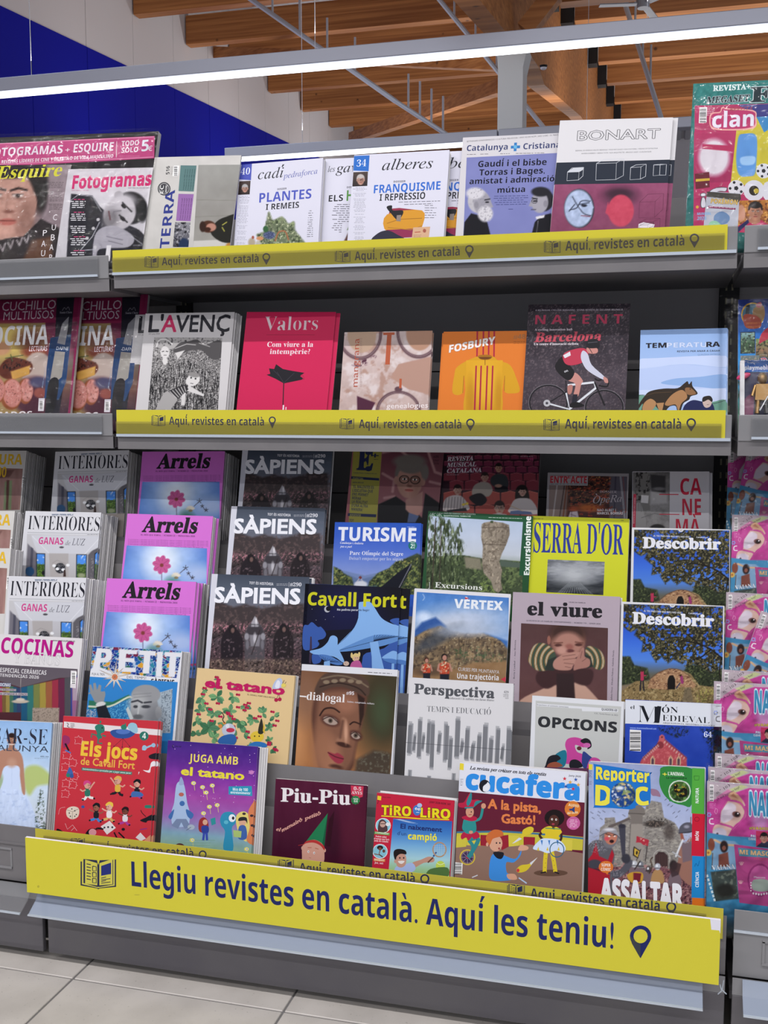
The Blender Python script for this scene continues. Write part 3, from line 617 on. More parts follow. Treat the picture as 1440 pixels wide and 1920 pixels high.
def art_mag_man(a):
    a.cv(0, 230, 3); a.base('8f8086')
    r = a.full(96); r.v('93868c', '8a7a80', '5f5257').n(80, .04, 3)
    r.e(100, 330, 165, 190, '1d1718', .25).e(225, 380, 45, 130, '1d1718', .4)
    r.e(60, 470, 140, 215, 'b99083', .12).e(185, 450, 22, 55, 'b58c7f', .3); r.e(150, 560, 60, 130, '7d5a50', 1, 0, .6); r.e(20, 590, 60, 40, 'c79c8e', .9)
    r.e(60, 262, 200, 52, '1d1718', .3); r.p([(100, 250), (240, 300), (215, 420), (190, 350), (150, 300)], '1d1718', 8)
    for x in (-20, 100): r.l([(x - 40, 382), (x + 5, 368), (x + 50, 380)], 13, '2a1c1a').e(x, 412, 30, 12, 'ddd2cc', .4).e(x, 412, 12, 12, '1c1516', .4).e(x, 425, 38, 10, '7d5a50', 1, 0, .6).l([(x - 32, 404), (x + 32, 404)], 5, '2c1e1c')
    r.l([(45, 400), (34, 480), (58, 498)], 10, '8a6256', .5, 12).e(50, 500, 28, 10, '7a4e44', 1); r.e(40, 558, 50, 20, 'b0685f', .4).l([(-20, 552), (85, 550)], 5, '6a3630')
    r.p([(-140, 700), (40, 650), (130, 640), (230, 540), (330, 590), (390, 790), (-140, 900)], '2a2426', 6); r.p([(120, 790), (180, 660), (290, 640), (300, 900), (120, 900)], '5a3c2c', 20).n(20, .05, 5)
    for i, x in enumerate((15, 60, 110, 150)): r.l([(x - 15, 690 - i * 14), (x, 722 - i * 16), (x + 14, 680 - i * 16)], 9, 'b8b0b4', .8)
    a.put(r)
    a.T('Esquire', -25, 318, 340, 300, 66, 'd4d23a', 'j')
    a.D(265, 335, 360, 4, 5, 9, '4a4044', al='c'); a.D(278, 385, 352, 7, 5, 9, '3c3236', al='c'); a.D(272, 458, 355, 4, 5, 9, '3c3236', al='c')
    for ch, x, y in (('P', 240, 637), ('A', 232, 697), ('U', 230, 752), ('C', 297, 550), ('U', 290, 606), ('B', 285, 662), ('A', 277, 718), ('R', 275, 775)): a.T(ch, x, y, x + 23, y - 2, 29, 'e8e4e8', 'h')
def art_mag_red(a):
    a.cv(0, 230, 3); a.base('c9c6cc')
    r = a.full(120); r.v('cfccd2', 'c2c0c6').n(100, .02)
    r.p([(385, 560), (400, 400), (520, 410), (560, 470), (640, 540), (780, 600), (830, 650), (840, 820), (370, 830)], '1c1c26', 5, 1)
    r.p([(620, 600), (760, 640), (830, 700), (700, 712), (600, 700)], '16161e', 5)
    r.e(735, 480, 92, 92, '17161a', .12).e(800, 500, 30, 60, '17161a', .4); r.e(668, 408, 26, 24, 'a9a5ab', .2)
    r.e(672, 510, 88, 100, 'b9b5bb', .12, 35); r.e(620, 545, 45, 60, '6f6b70', .9, 35, .8); r.e(700, 440, 60, 40, 'c6c2c8', .9)
    r.l([(690, 450), (740, 500)], 9, '2a282c').e(695, 470, 16, 10, '1a181c', .3, 40).e(690, 540, 18, 11, '1a181c', .3, 40).l([(672, 520), (715, 560)], 9, '2a282c').l([(680, 495), (640, 500), (636, 516)], 8, '77737a', .7).l([(612, 500), (620, 545)], 9, '6a4a50')
    r.p([(540, 620), (640, 580), (750, 640), (720, 700), (560, 712), (545, 780), (520, 780)], 'a5a2ac', 6, sm=True); r.l([(600, 640), (690, 660)], 4, '66646e').l([(610, 665), (690, 685)], 4, '66646e')
    r.p([(600, 690), (625, 690), (618, 780), (590, 780)], 'dcdade', 3)
    r.l([(395, 440), (440, 405), (520, 415), (570, 500)], 3, 'c8c8d0').l([(560, 560), (520, 640), (450, 720), (540, 712)], 4, 'c8c8d0').l([(740, 640), (810, 690), (750, 690)], 3, 'c8c8d0')
    for x, y in ((552, 545), (525, 595), (490, 650), (535, 700)): r.e(x, y, 9, 9, 'c8c6ca', .3)
    a.put(r); a.T('Fotogramas', 405, 372, 848, 352, 70, 'c8316f', 'G')
    a.D(720, 366, 850, 1, 5, 8, '55505a'); a.D(402, 380, 505, 1, 5, 8, 'b05080')
    for y, c in ((430, 1), (502, 1), (570, 0), (640, 1), (718, 1), (768, 1)):
        if c: a.D(415, y, 480, 1, 8, 9, 'd0407a', seed=y)
        a.D(395, y + 11, 485, 4 if y < 700 else 2, 9, 11, 'e4e2e8', al='c', seed=y)
def art_newspaper(a):
    a.cv(0, 230, 3); a.base('c3c1be')
    r = a.full(60); r.v('c8c6c3', 'bdbbb8').n(60, .03, 4); a.put(r)
    a.T('TERRA', 950, 705, 985, 378, 52, '323c84', 'g'); a.E(923, 372, 36, 38, '3a3a40'); a.E(923, 372, 30, 32, 'a8a8a8'); a.E(923, 372, 26, 28, '3a3a40'); a.T('EC', 918, 398, 922, 352, 20, 'd8d8d8', 'g'); a.T('2026', 938, 395, 942, 352, 11, 'd8d8d8', 'g')
    a.T('516', 953, 290, 955, 243, 20, '2e2e34', 'g'); a.D(960, 250, 975, 6, 3, 8, '55555c'); a.bar(978, 242, 1000, 300, True)
    a.P([(1016, 240), (1106, 241), (1090, 388), (1004, 385)], '5c7c7c'); a.P([(1004, 400), (1090, 402), (1072, 555), (990, 552)], '9168a4')
    for i in range(5): a.T('Avemguardes mès 14000 oliveres', 1040 + i * 13 - 6, 378, 1052 + i * 13 - 6, 262, 6, '1c2c30', 'b')
    for i in range(5): a.T('Primers mesos per trobar el pagell', 1016 + i * 13, 545, 1028 + i * 13, 425, 6, '2c1836', 'b')
    r = a.ras(0, 0, 1, 1, 44, ((985, 560), (1072, 560), (1060, 700), (972, 700))); r.v('8c8c92', '4a4a54').sp(14, '202026', .5, 3).sp(9, 'c0bfc4', .62, 5).e(1035, 690, 30, 40, '20304e', .3); a.put(r)
    r = a.ras(0, 0, 1, 1, 72, ((1116, 238), (1350, 236), (1310, 702), (1086, 704))); r.v('989894', '8c8a86', '96948e', horiz=False).n(70, .03); r.l([(1100, 434), (1340, 438)], 2, '77766f').l([(1095, 530), (1330, 520)], 2, '77766f')
    r.p([(1090, 665), (1320, 655), (1310, 712), (1082, 712)], 'c4c2be', 4); r.p([(1185, 620), (1215, 560), (1270, 530), (1340, 522), (1330, 660), (1250, 672)], '23231f', 5, sm=True)
    r.e(1172, 585, 42, 34, '4a2c20', .2); r.e(1188, 588, 28, 22, 'b08070', .3).e(1168, 600, 18, 12, '3a2018', .4).e(1140, 585, 18, 30, '33201a', .3); r.l([(1250, 590), (1262, 610)], 6, 'a09c4a').l([(1252, 575), (1275, 560)], 6, 'a09c4a').e(1295, 690, 24, 14, 'b07c3a', .5); a.put(r)
def side_strip(a, pts, num, x0, y0, x1, y1, hh, face, xs, n, yt, blue):
    a.P(pts, blue); a.T(num, x0, y0, x1, y1, hh, 'e4e8f4', 'S'); r = a.ras(0, 0, 1, 1, 30, face); cx = (face[0][0] + face[1][0]) / 2; cy = (face[0][1] + face[2][1]) / 2; w = (face[1][0] - face[0][0]) / 2
    r.v('4a3c38', '2a2224').head(cx, cy + w * .1, w * .62, 'c09484', 'b8b2b0' if blue != '4a55b0' else 'a8a8aa', glasses=True); a.put(r)
    rg = random.Random(n)
    for k in range(n): a.D(xs[0] - (xs[0] - xs[1]) * k / n, yt + k * 8.6, xs[2] - (xs[2] - xs[3]) * k / n, 1, 4, 6, '7a7a88' if rg.random() > .2 else 'd0d0d8', seed=k, al='c', wv=.5)
def art_plantes(a):
    a.cv(440, 260, 3.273); a.base('d3d3e2')
    side_strip(a, [(42, 158), (106, 154), (100, 255), (28, 250)], '40', 36, 222, 92, 219, 40, ((28, 262), (98, 258), (92, 342), (20, 345)), (28, 0, 95, 72), 36, 352, '4a55b0')
    a.T('cadí', 142, 250, 302, 236, 62, '26262e', 'i'); a.T('pedraforca', 296, 246, 508, 214, 34, '5a62a8', 'i')
    a.T('DOSSIER', 262, 316, 318, 311, 11, '30303a', 'g'); a.T('PLANTES', 150, 393, 470, 366, 58, '4a56b4', 'g'); a.T('I REMEIS', 190, 440, 394, 425, 38, '24242c', 'g')
    for i, x in enumerate((245, 270, 315, 350, 378, 380, 383, 385, 385, 395, 400, 405, 410)): a.D(x, 452 + i * 12.4, 482, 1, 7, 9, '5a5a64', seed=i, dy=-.05, wv=.05)
    r = a.ras(90, 445, 440, 662, 110); r.v('d3d3e2', 'd3d3e2'); H = spl([(210, 450), (235, 500), (290, 480), (330, 520), (365, 510), (372, 560), (400, 600), (440, 650), (440, 665), (150, 665), (160, 620), (135, 590), (180, 570), (190, 530)], 4); m = r.pm(H, 14) 
    r.mix(m * .95, '5e6a4e').sp(13, '8c9a70', .52, 2, m).sp(9, 'c4c8a8', .6, 4, m).sp(10, '34402c', .55, 6, m)
    r.l([(205, 455), (235, 560)], 5, '6a7058').l([(300, 490), (270, 580)], 5, '7a8064'); r.e(212, 592, 36, 24, '3c4668', .4).sp(6, '7078a0', .5, 8, r.em(212, 592, 36, 24)); r.e(190, 555, 16, 20, '2e5a34', .3)
    r.l(spl([(250, 625), (270, 575), (310, 570), (330, 620)], 5, False), 9, '9a6444').e(155, 612, 22, 12, 'c48a60', .4); r.e(105, 638, 22, 28, 'a89c88', .5).e(112, 606, 8, 10, '9a5040', .4).e(145, 645, 15, 20, 'b4b0a4', .5); a.put(r)
def art_garrotxes(a):
    a.cv(440, 260, 3.273); a.base('d3d3e2')
    a.T('les', 572, 205, 615, 202, 36, '40404a', 'i'); a.T('gavarres', 620, 210, 940, 190, 58, '22222a', 'i')
    a.T('DOSS', 688, 304, 730, 302, 11, '30303a', 'g'); a.T('ELS', 576, 387, 664, 382, 40, '24242c', 'g'); a.T('HORTS', 686, 382, 900, 368, 66, '4e8a3c', 'g')
    for i, x in enumerate((628, 612, 606, 602, 622, 596, 640, 600, 632, 610, 604, 596, 612, 640)): a.D(x, 402 + i * 13, 708 - (i > 11) * 30, 1, 8, 9, '5a5a64', seed=i + 20, wv=.05)
    r = a.ras(660, 520, 800, 650, 40); r.v('d3d3e2', 'd3d3e2').p([(665, 640), (690, 590), (705, 560), (800, 560), (800, 640)], '5a3c38', 8).p([(690, 560), (705, 530), (760, 520), (740, 560)], '4e6e3a', 8); a.put(r)
def art_franquisme(a):
    a.cv(440, 260, 3.273); a.base('d3d3e2')
    side_strip(a, [(733, 106), (828, 102), (822, 200), (728, 196)], '34', 748, 172, 806, 169, 42, ((728, 206), (818, 202), (814, 290), (722, 294)), (722, 728, 815, 798), 38, 300, '2a6ac0')
    a.T('alberes', 903, 194, 1215, 180, 66, '24242c', 'i'); a.T('DOSSIER', 975, 270, 1048, 267, 12, '30303a', 'g')
    a.T('FRANQUISME', 853, 336, 1262, 312, 52, '2a66c4', 'g'); a.T('I REPRESSIÓ', 888, 382, 1168, 369, 42, '24242c', 'g')
    a.D(1005, 388, 1262, 1, 7, 9, '5a5a64', dy=-.03, wv=.03); a.D(1040, 402, 1215, 1, 7, 9, '5a5a64', dy=-.03, wv=.03)
    for i in range(6): a.D(1166, 408 + i * 15, 1243, 1, 7, 9, '5a5a64', seed=i, wv=.4)
    a.P([(955, 430), (1010, 425), (1148, 440), (1152, 470), (940, 480)], '92304a'); a.P([(935, 465), (1150, 440), (1150, 540), (1110, 560), (935, 572)], 'cf922c', True); a.P([(930, 560), (1100, 552), (1095, 605), (960, 612)], '8c2a50')
    a.L([(935, 520), (1010, 495), (1150, 488)], 4, '9c6a20'); a.L([(940, 545), (1080, 560), (1150, 535)], 4, 'a87428')
    a.P([(845, 630), (880, 580), (940, 563), (1000, 590), (1040, 622)], '28283a', True); a.P([(932, 420), (965, 410), (970, 440), (1030, 440), (1030, 468), (1000, 500), (960, 460)], '1e1e24', True); a.P([(995, 470), (1022, 468), (1018, 508), (992, 506)], '8a7e78')
    a.P([(1096, 545), (1200, 540), (1190, 616), (1086, 620)], 'd0a888'); a.L([(1105, 575), (1140, 572)], 5, 'b05040'); a.D(1098, 590, 1150, 3, 3, 7, '8a6a58'); a.E(1165, 565, 10, 12, 'a05848')
def art_cat(a):
    a.cv(840, 200, 2.4); a.base('cfcdd2')
    a.T("SETMANARI D'INFORMACIÓ I CULTURA RELIGIOSA / ANY XLVIII NÚM. 2425 3,50€ / 31 MAIG 2026", 84, 160, 520, 128, 7, '4a4a52', 'n')
    a.T('Catalunya', 84, 200, 268, 193, 28, '3c4470', 'g'); a.T('Cristiana', 338, 192, 505, 184, 28, '3c4470', 'g')
    a.R(298, 162, 308, 200, '3a7ab8'); a.R(283, 176, 324, 187, '3a7ab8'); a.E(303, 181, 8, 8, '6ab0d8')
    for x in (86, 145, 235, 305, 345, 390): a.D(x, 214 - (x - 86) * .02, x + 50, 1, 4, 5, '4a4a52', seed=x, dy=-.02)
    P = [(84, 229), (500, 208), (470, 600), (68, 600)]
    r = a.ras(0, 0, 1, 1, 120, tuple(P)); r.v('7b80b6', '7b80b6').n(90, .02)
    for cx, cy, rr, hc, bd, dirn in ((142, 430, 48, 'b8b6bc', 1, 1), (425, 425, 46, '2a2a30', 0, -1)):
        r.p([(cx - 75 * dirn, 600), (cx - 68 * dirn, 520), (cx - 38 * dirn, 480), (cx + 5 * dirn, 490), (cx + 35 * dirn, 520), (cx + 55 * dirn, 600)], '1c1c22', 4, sm=False)
        r.e(cx - 5 * dirn, cy - 5, rr, rr * 1.12, hc, .12); r.e(cx + 12 * dirn, cy + 5, rr * .82, rr * 1.05, '9a98a2' if bd else 'a09ea8', .15); r.p([(cx + 48 * dirn, cy - 10), (cx + 62 * dirn, cy + 22), (cx + 46 * dirn, cy + 26)], '9a98a2', 4)
        r.e(cx - 14 * dirn, cy + 12, 10, 15, '8a8892', .3).l([(cx + 24 * dirn, cy - 10), (cx + 46 * dirn, cy - 14)], 6, '34343c').e(cx + 34 * dirn, cy, 9, 4, '202028', .4).l([(cx + 30 * dirn, cy + 38), (cx + 50 * dirn, cy + 38)], 4, '44424c')
        if bd: r.e(cx + 26, cy + 52, 34, 36, 'd0ced4', .3).sp(5, '9896a0', .55, 3, r.em(cx + 26, cy + 52, 34, 36)).e(cx - 20, cy - 40, 40, 26, 'cfcdd4', .4).sp(5, '8c8a94', .6, 5, r.em(cx - 10, cy - 20, 40, 50))
        else: r.e(cx - 8, cy - 42, 42, 22, '26262c', .3).mix(np.clip(1 - abs(1 - np.hypot((r.X - cx + 36) / 12, (r.Y - cy - 0) / 10)) * 5, 0, 1), '202028').p([(cx - 30, cy + 70), (cx + 10, cy + 62), (cx + 8, cy + 74), (cx - 28, cy + 82)], 'd8d6dc', 3).l([(cx - 20, cy + 90), (cx - 30, 600)], 2, '8a8892')
    a.put(r)
    a.T('Gaudí i el bisbe', 135, 272, 443, 262, 29, '1c1c28', 'g'); a.T('Torras i Bages,', 140, 310, 435, 300, 29, '1c1c28', 'g'); a.T('amistat i admiració', 96, 349, 478, 336, 27, '1c1c28', 'g'); a.T('mútua', 222, 388, 346, 384, 27, '1c1c28', 'g')
    a.D(205, 402, 362, 5, 5, 9.5, '3c4070', al='c', dy=-.02); a.D(272, 460, 295, 1, 5, 8, '3c4070')
def cube_line(a, P, c, w=2):
    (x0, y0, x1, y1, dx, dy) = P; A = [(x0, y0), (x1, y0 - 3), (x1 - 3, y1), (x0 - 3, y1 + 3)]; a.L(A, w, c, closed=True); B = [(x + dx, y + dy) for x, y in A]
    a.L([A[0], B[0], B[1], A[1]], w, c); a.L([B[1], B[2], A[2]], w, c)
def art_bonart(a):
    a.cv(840, 200, 2.4); a.base('d5d4d8'); a.P([(488, 252), (1000, 238), (990, 350), (470, 352)], '1f2736'); a.P([(480, 350), (1000, 343), (990, 570), (430, 600), (430, 580)], '84405f')
    r = a.ras(0, 0, 1, 1, 130, ((482, 350), (998, 344), (984, 562), (464, 575))); r.v('8a4466', '7c3c5a').n(60, .03).n(14, .02, 5)
    r.e(590, 458, 68, 88, '20242e', .06).e(588, 458, 64, 84, 'a9b8d6', .12).n(16, .1, 7, m=r.em(588, 458, 64, 84)).p([(640, 420), (656, 455), (640, 468)], 'a9b8d6', 4)
    r.l(spl([(548, 465), (580, 455), (600, 425), (640, 425)], 5, False), 4, '1c2030').l(spl([(560, 405), (580, 440), (610, 480), (642, 490)], 5, False), 4, '1c2030').l([(545, 470), (570, 440)], 4, '1c2030').l([(590, 440), (635, 432)], 5, '30384c').e(612, 445, 14, 6, '1c2030', .4).l([(600, 490), (640, 495)], 4, '7a3848')
    r.e(775, 400, 75, 40, '3a1c30', .9, 0, .8).e(770, 390, 50, 18, '2a1424', .9, 0, .6); r.e(778, 468, 58, 72, 'bc4058', .1).p([(708, 478), (720, 430), (735, 500)], 'bc4058', 4).n(20, .04, 9, m=r.em(778, 468, 58, 72)); a.put(r)
    a.T('BONART', 582, 152, 952, 142, 46, 'd5d4d8', 'n', out='33333a', ow=.030)
    a.T('BIENNAL DE VENÈCIA / BALTIC BIENNALE / MUSE ART GAUDÍ / UNA CULTURAL / VISIONS OF CATALONIA', 574, 201, 944, 190, 6, '44444c', 'b'); a.T('XAVIER CORBERÓ / GERDA TOTH / RCR ARQUITECTES, ARNOLD LALES / CLÀUDIA ELIES', 600, 214, 915, 205, 6, '44444c', 'b')
    cube_line(a, (668, 256, 758, 328, 34, -18), 'c8ccd4'); cube_line(a, (822, 274, 868, 326, 24, -12), 'c8ccd4'); cube_line(a, (926, 262, 955, 308, 28, 0), 'c8ccd4')
    a.P([(538, 292), (566, 275), (612, 274), (606, 285), (590, 294), (590, 294), (538, 296)], 'c8ccd4'); cube_line(a, (538, 294, 590, 330, 20, -18), 'c8ccd4')
    cube_line(a, (862, 430, 932, 498, 38, -36), '55243c', 1.6); cube_line(a, (862, 520, 925, 570, 30, -14), '55243c', 1.6); a.P([(858, 528), (880, 520), (930, 530), (925, 545), (856, 545)], 'dcd4dc'); cube_line(a, (862, 534, 900, 548, 26, -10), '33333a', 1.2)
def art_clan(a):
    a.cv(1180, 140, 5.54); a.base('23706e'); 
    r = a.full(70); r.v('2b7a76', '1d605e').n(30, .1, 3); a.put(r)
    a.P([(680, 322), (1460, 300), (1460, 1600), (665, 1580)], 'ad2f5f')
    a.P([(1115, 440), (1460, 420), (1460, 1180), (1050, 1130)], 'c9bb3a'); a.P([(1130, 315), (1460, 305), (1460, 440), (1320, 440)], '3c3c80'); a.P([(1320, 440), (1460, 430), (1460, 560), (1400, 600)], '3a86c0')
    a.T('REVISTA+', 870, 170, 1255, 150, 62, 'd8e8e8', 'X'); a.T('MEGASET', 800, 300, 1240, 275, 76, '1a2c34', 'X', shear=.15, out='d0e0e4', ow=.03); a.T('F', 1260, 285, 1480, 275, 170, '1a2c34', 'X', out='c8d8dc', ow=.02)
    a.bar(730, 340, 800, 500, True); a.D(805, 345, 890, 5, 12, 18, 'd8b0c0')
    a.P([(830, 480), (850, 400), (940, 385), (960, 340), (1030, 350), (1290, 370), (1320, 450), (1290, 560), (1010, 580), (860, 560)], 'e8a8a4', True); a.P([(842, 480), (862, 412), (945, 395), (970, 350), (1025, 362), (1280, 382), (1305, 450), (1275, 545), (1010, 565), (868, 545)], 'b8356a', True)
    a.T('clan', 860, 552, 1290, 532, 178, 'e6e4f0', 'g', out='c9c6dc', ow=.01); a.T('REVISTA', 1040, 380, 1278, 365, 40, '8c1e30', 'c', out='e8a8a4', ow=.01)
    # the mascots of the photographed cover are left out: plain sport shapes in their colours
    r = a.ras(0, 0, 1, 1, 84, ((672, 600), (1112, 580), (1055, 1110), (668, 1130))); r.v('b23866', '9c2a58').e(880, 860, 160, 190, 'd8d4dc', .3).p([(760, 720), (1090, 740), (1085, 800), (755, 770)], 'b0305c', 6); a.put(r)
    a.P([(680, 1030), (830, 1010), (835, 1170), (690, 1190)], '64202e'); a.P([(690, 1085), (835, 1075), (835, 1100), (690, 1112)], 'd0b040')
    r = a.ras(0, 0, 1, 1, 60, ((1130, 620), (1330, 600), (1330, 1050), (1080, 1070))); r.v('c9bb3a', 'c9bb3a').p([(1130, 660), (1190, 610), (1320, 640), (1320, 900), (1290, 1050), (1150, 1050), (1110, 900)], '5c94d4', 14, sm=True).p([(1160, 860), (1300, 850), (1290, 930), (1170, 935)], '9cc4ec', 14, sm=True); a.put(r)
    def ball(x, y, rr):
        a.E(x, y, rr, rr, 'd6d6de'); a.E(x, y, rr * .3, rr * .3, '22222a', n=5)
        for k in range(5): t = 2 * math.pi * k / 5 + .6; a.E(x + rr * .75 * math.cos(t), y + rr * .75 * math.sin(t), rr * .2, rr * .2, '22222a', n=5)
    ball(1395, 1000, 78); ball(1110, 1180, 85); 
    a.T('¡G', 750, 1340, 1010, 1320, 160, 'd2d2dc', 'G', out='44444e'); a.E(1295, 1205, 110, 110, 'd2d2dc'); a.E(1295, 1205, 52, 52, '2a2418'); a.E(1318, 1208, 26, 26, 'c0aa3a'); a.E(1440, 1210, 60, 100, 'd2d2dc')
    r = a.ras(0, 0, 1, 1, 90, ((1110, 1310), (1450, 1300), (1450, 1640), (1100, 1640))); r.v('b07030', '8a5030').sp(26, 'd8a050', .5, 3).sp(20, '6a3820', .55, 5)
    r.e(1160, 1440, 45, 90, 'c08a70', .2); r.p([(1110, 1640), (1130, 1570), (1230, 1510), (1370, 1510), (1450, 1560), (1450, 1640)], 'b82a5c', 8).p([(1110, 1600), (1230, 1505), (1250, 1530), (1130, 1640)], '242a5c', 8); r.p([(1245, 1470), (1360, 1470), (1360, 1530), (1300, 1560), (1240, 1530)], 'b07c64', 8).head(1310, 1420, 85, 'c08a70', '1c1512'); a.put(r)
    a.P([(800, 1275), (840, 1212), (1160, 1235), (1140, 1330), (1130, 1540), (1112, 1700), (760, 1700)], 'b4b8c4'); a.P([(805, 1215), (1155, 1240), (1160, 1290), (1130, 1330), (1000, 1290), (800, 1270)], '3c3a34'); a.T('POKÉMON', 845, 1335, 1120, 1350, 52, 'd0b060', 'G', out='2a2430'); a.P([(820, 1362), (1105, 1385), (1102, 1405), (818, 1385)], '7a2050'); a.D(830, 1368, 1095, 1, 10, 10, 'd8b8c8', dy=.07)
    a.P([(880, 1470), (960, 1420), (1040, 1470), (1020, 1540), (900, 1560)], '6a88b0', True); a.P([(830, 1540), (900, 1520), (960, 1580), (880, 1660), (820, 1640)], '8cc0a0', True)
    a.T('MUNDIAL', 705, 1460, 850, 1455, 30, '7ab0e0', 'g'); a.T('2026', 705, 1510, 800, 1507, 38, '7ab0e0', 'g'); a.E(706, 1375, 18, 18, 'd0a040', n=5)
# ---- second row
def art_avenc(a):
    a.cv(0, 530, 3); a.base('c8c6c8')
    a.T("L'", 836, 277, 912, 275, 88, '26262e', 'n', out='26262e', ow=.02); a.T('A', 906, 277, 990, 276, 88, 'bc2a5c', 'b'); a.T('VENÇ', 985, 277, 1288, 275, 88, '26262e', 'b')
    a.D(836, 285, 898, 1, 6, 8, '333')if 0 else a.T('531 juny 2026', 836, 292, 898, 291, 8, '34343a', 'n')
    r = a.ras(0, 0, 1, 1, 150, ((868, 308), (1250, 310), (1226, 715), (832, 715))); r.v('8a8888', '7c7a7a'); r.sp(5, '262428', .48, 2, sy=3).sp(4, 'c6c4c4', .55, 4)
    r.p([(868, 308), (1250, 310), (1245, 380), (1200, 350), (1130, 330), (1060, 330), (1000, 360), (940, 380), (868, 360)], 'a8a6a6', 3).sp(9, '38363a', .55, 9, r.pm([(868, 308), (1250, 310), (1245, 350), (1100, 340), (868, 360)]))
    r.p([(975, 385), (1010, 340), (1060, 330), (1110, 320), (1150, 350), (1240, 325), (1240, 420), (1190, 430), (1130, 380), (1060, 385), (1020, 400)], '4c4a4c', 4, sm=True).l([(985, 370), (1050, 345), (1100, 350)], 4, 'b8b6b6').l([(1120, 340), (1180, 360)], 3, 'b8b6b6'); r.p([(985, 395), (1040, 380), (1000, 430)], 'd0cece', 4)
    m = r.pm([(838, 540), (1040, 430), (1240, 520), (1226, 715), (832, 715)], 20); r.sp(2.5, '141316', .47, 11, m, sy=30).sp(2.5, 'cac8c8', .6, 12, m, sy=24)
    r.l(spl([(880, 358), (895, 325), (935, 320), (968, 345)], 5, False), 7, 'd4d2d2'); r.e(928, 392, 25, 34, 'd4d2d2', .12).e(928, 440, 14, 22, 'd4d2d2', .2).l([(912, 388), (922, 386)], 4, '222').l([(934, 386), (944, 388)], 4, '222').l([(922, 408), (936, 408)], 3, '222').e(876, 398, 10, 12, 'b4b2b2', .3) if 0 else r.l(spl([(880, 358), (895, 325), (935, 320), (968, 345)], 5, False), 7, 'd4d2d2').e(928, 392, 25, 34, 'd4d2d2', .12).e(928, 440, 14, 22, 'd4d2d2', .2).l([(912, 388), (922, 386)], 4, '222222').l([(934, 386), (944, 388)], 4, '222222').l([(922, 408), (936, 408)], 3, '222222').e(876, 398, 10, 12, 'b4b2b2', .3)
    r.p([(1060, 575), (1150, 630), (1145, 640), (1050, 608)], 'd0cece', 3).p([(1020, 620), (1045, 620), (1040, 690), (1018, 690)], 'd0cece', 3); r.p([(880, 700), (920, 620), (950, 605), (1000, 660), (960, 715), (875, 715)], 'a4a2a2', 4).p([(945, 610), (1045, 570), (1060, 600), (1000, 655)], '2c2a2e', 3)
    for k in range(6): r.l([(955 + k * 16, 612 - k * 6), (995 + k * 10, 652 - k * 8)], 4, 'c8c6c6')
    r.e(1085, 548, 42, 32, 'd4d2d2', .12, -30).e(1090, 518, 34, 14, '8a8888', .3, 10).e(1075, 535, 5, 5, '202024').e(1100, 540, 5, 5, '202024').l([(1072, 566), (1086, 568)], 3, '202024'); a.put(r)
def art_valors(a):
    a.cv(440, 560, 2.769); a.base('c61f52'); a.T('Valors', 152, 165, 430, 162, 70, 'd8c4cc', 'S'); a.L([(165, 188), (415, 188)], 2, '8c1038')
    a.T('Com viure a la', 168, 250, 407, 250, 25, 'e4d4dc', 's'); a.T('intempèrie?', 182, 287, 390, 287, 25, 'e4d4dc', 's')
    a.P([(165, 395), (185, 390), (178, 362), (205, 365), (215, 340), (250, 365), (300, 375), (362, 385), (340, 402), (362, 418), (330, 425), (255, 440), (210, 415)], '1c1a22'); a.L([(220, 380), (255, 438)], 2, '3c3a44'); a.L([(310, 385), (255, 438)], 2, '3c3a44'); a.L([(230, 400), (200, 370)], 2, '3c3a44')
    a.L([(255, 436), (250, 570)], 5, '1c1a22'); a.L(spl([(345, 395), (360, 408), (350, 422)], 4, False), 4, 'b02048'); a.T('lı', 248, 577, 268, 577, 22, 'e4d4dc', 'g')
def art_mangrana(a):
    a.cv(440, 560, 2.769); a.base('b89a94')
    r = a.full(120, 0, .8); r.v('c8b6b4', 'bfa9a4').n(30, .05).sp(45, 'a88476', .56, 3, a=.8).sp(60, 'd4c8c8', .55, 8)
    r.p([(850, 340), (1020, 300), (1020, 500), (900, 470), (810, 410)], 'b08c7e', 6); r.sp(14, '50283c', .5, 5, r.pm([(600, 340), (740, 290), (720, 330), (640, 360)], 10)).p([(635, 505), (730, 540), (700, 600), (636, 600)], '4c2038', 5)
    r.e(660, 190, 75, 90, 'b89c86', .1).e(960, 180, 70, 90, 'b08872', .1)
    for cx, cy, rx, ry in ((650, 180, 108, 130), (955, 172, 108, 130), (850, 590, 110, 105)):
        d = np.hypot((r.X - cx) / rx, (r.Y - cy) / ry); r.mix(np.clip(1.6 - abs(1 - d) * 16, 0, 1), '5c4048'); r.mix(np.clip(1 - abs(.99 - d) * 34, 0, 1) * .7, 'a08c90')
    r.e(850, 470, 20, 14, '5c4048', .3); a.put(r)
    a.R(792, 178, 805, 342, 'b0583a'); a.R(772, 176, 830, 188, 'b0583a'); a.P([(856, 415), (868, 416), (866, 465), (853, 465)], 'b0583a')
    a.T('mangrana', 638, 458, 648, 206, 32, 'a8503c', 'n'); a.D(650, 206, 662, 40, 3, 6.4, '8a6a64', wv=.1)
    a.T('genealogies', 788, 570, 1003, 566, 26, 'ece4e6', 'h'); a.T('de poetes', 788, 600, 950, 598, 20, 'ece4e6', 'h')
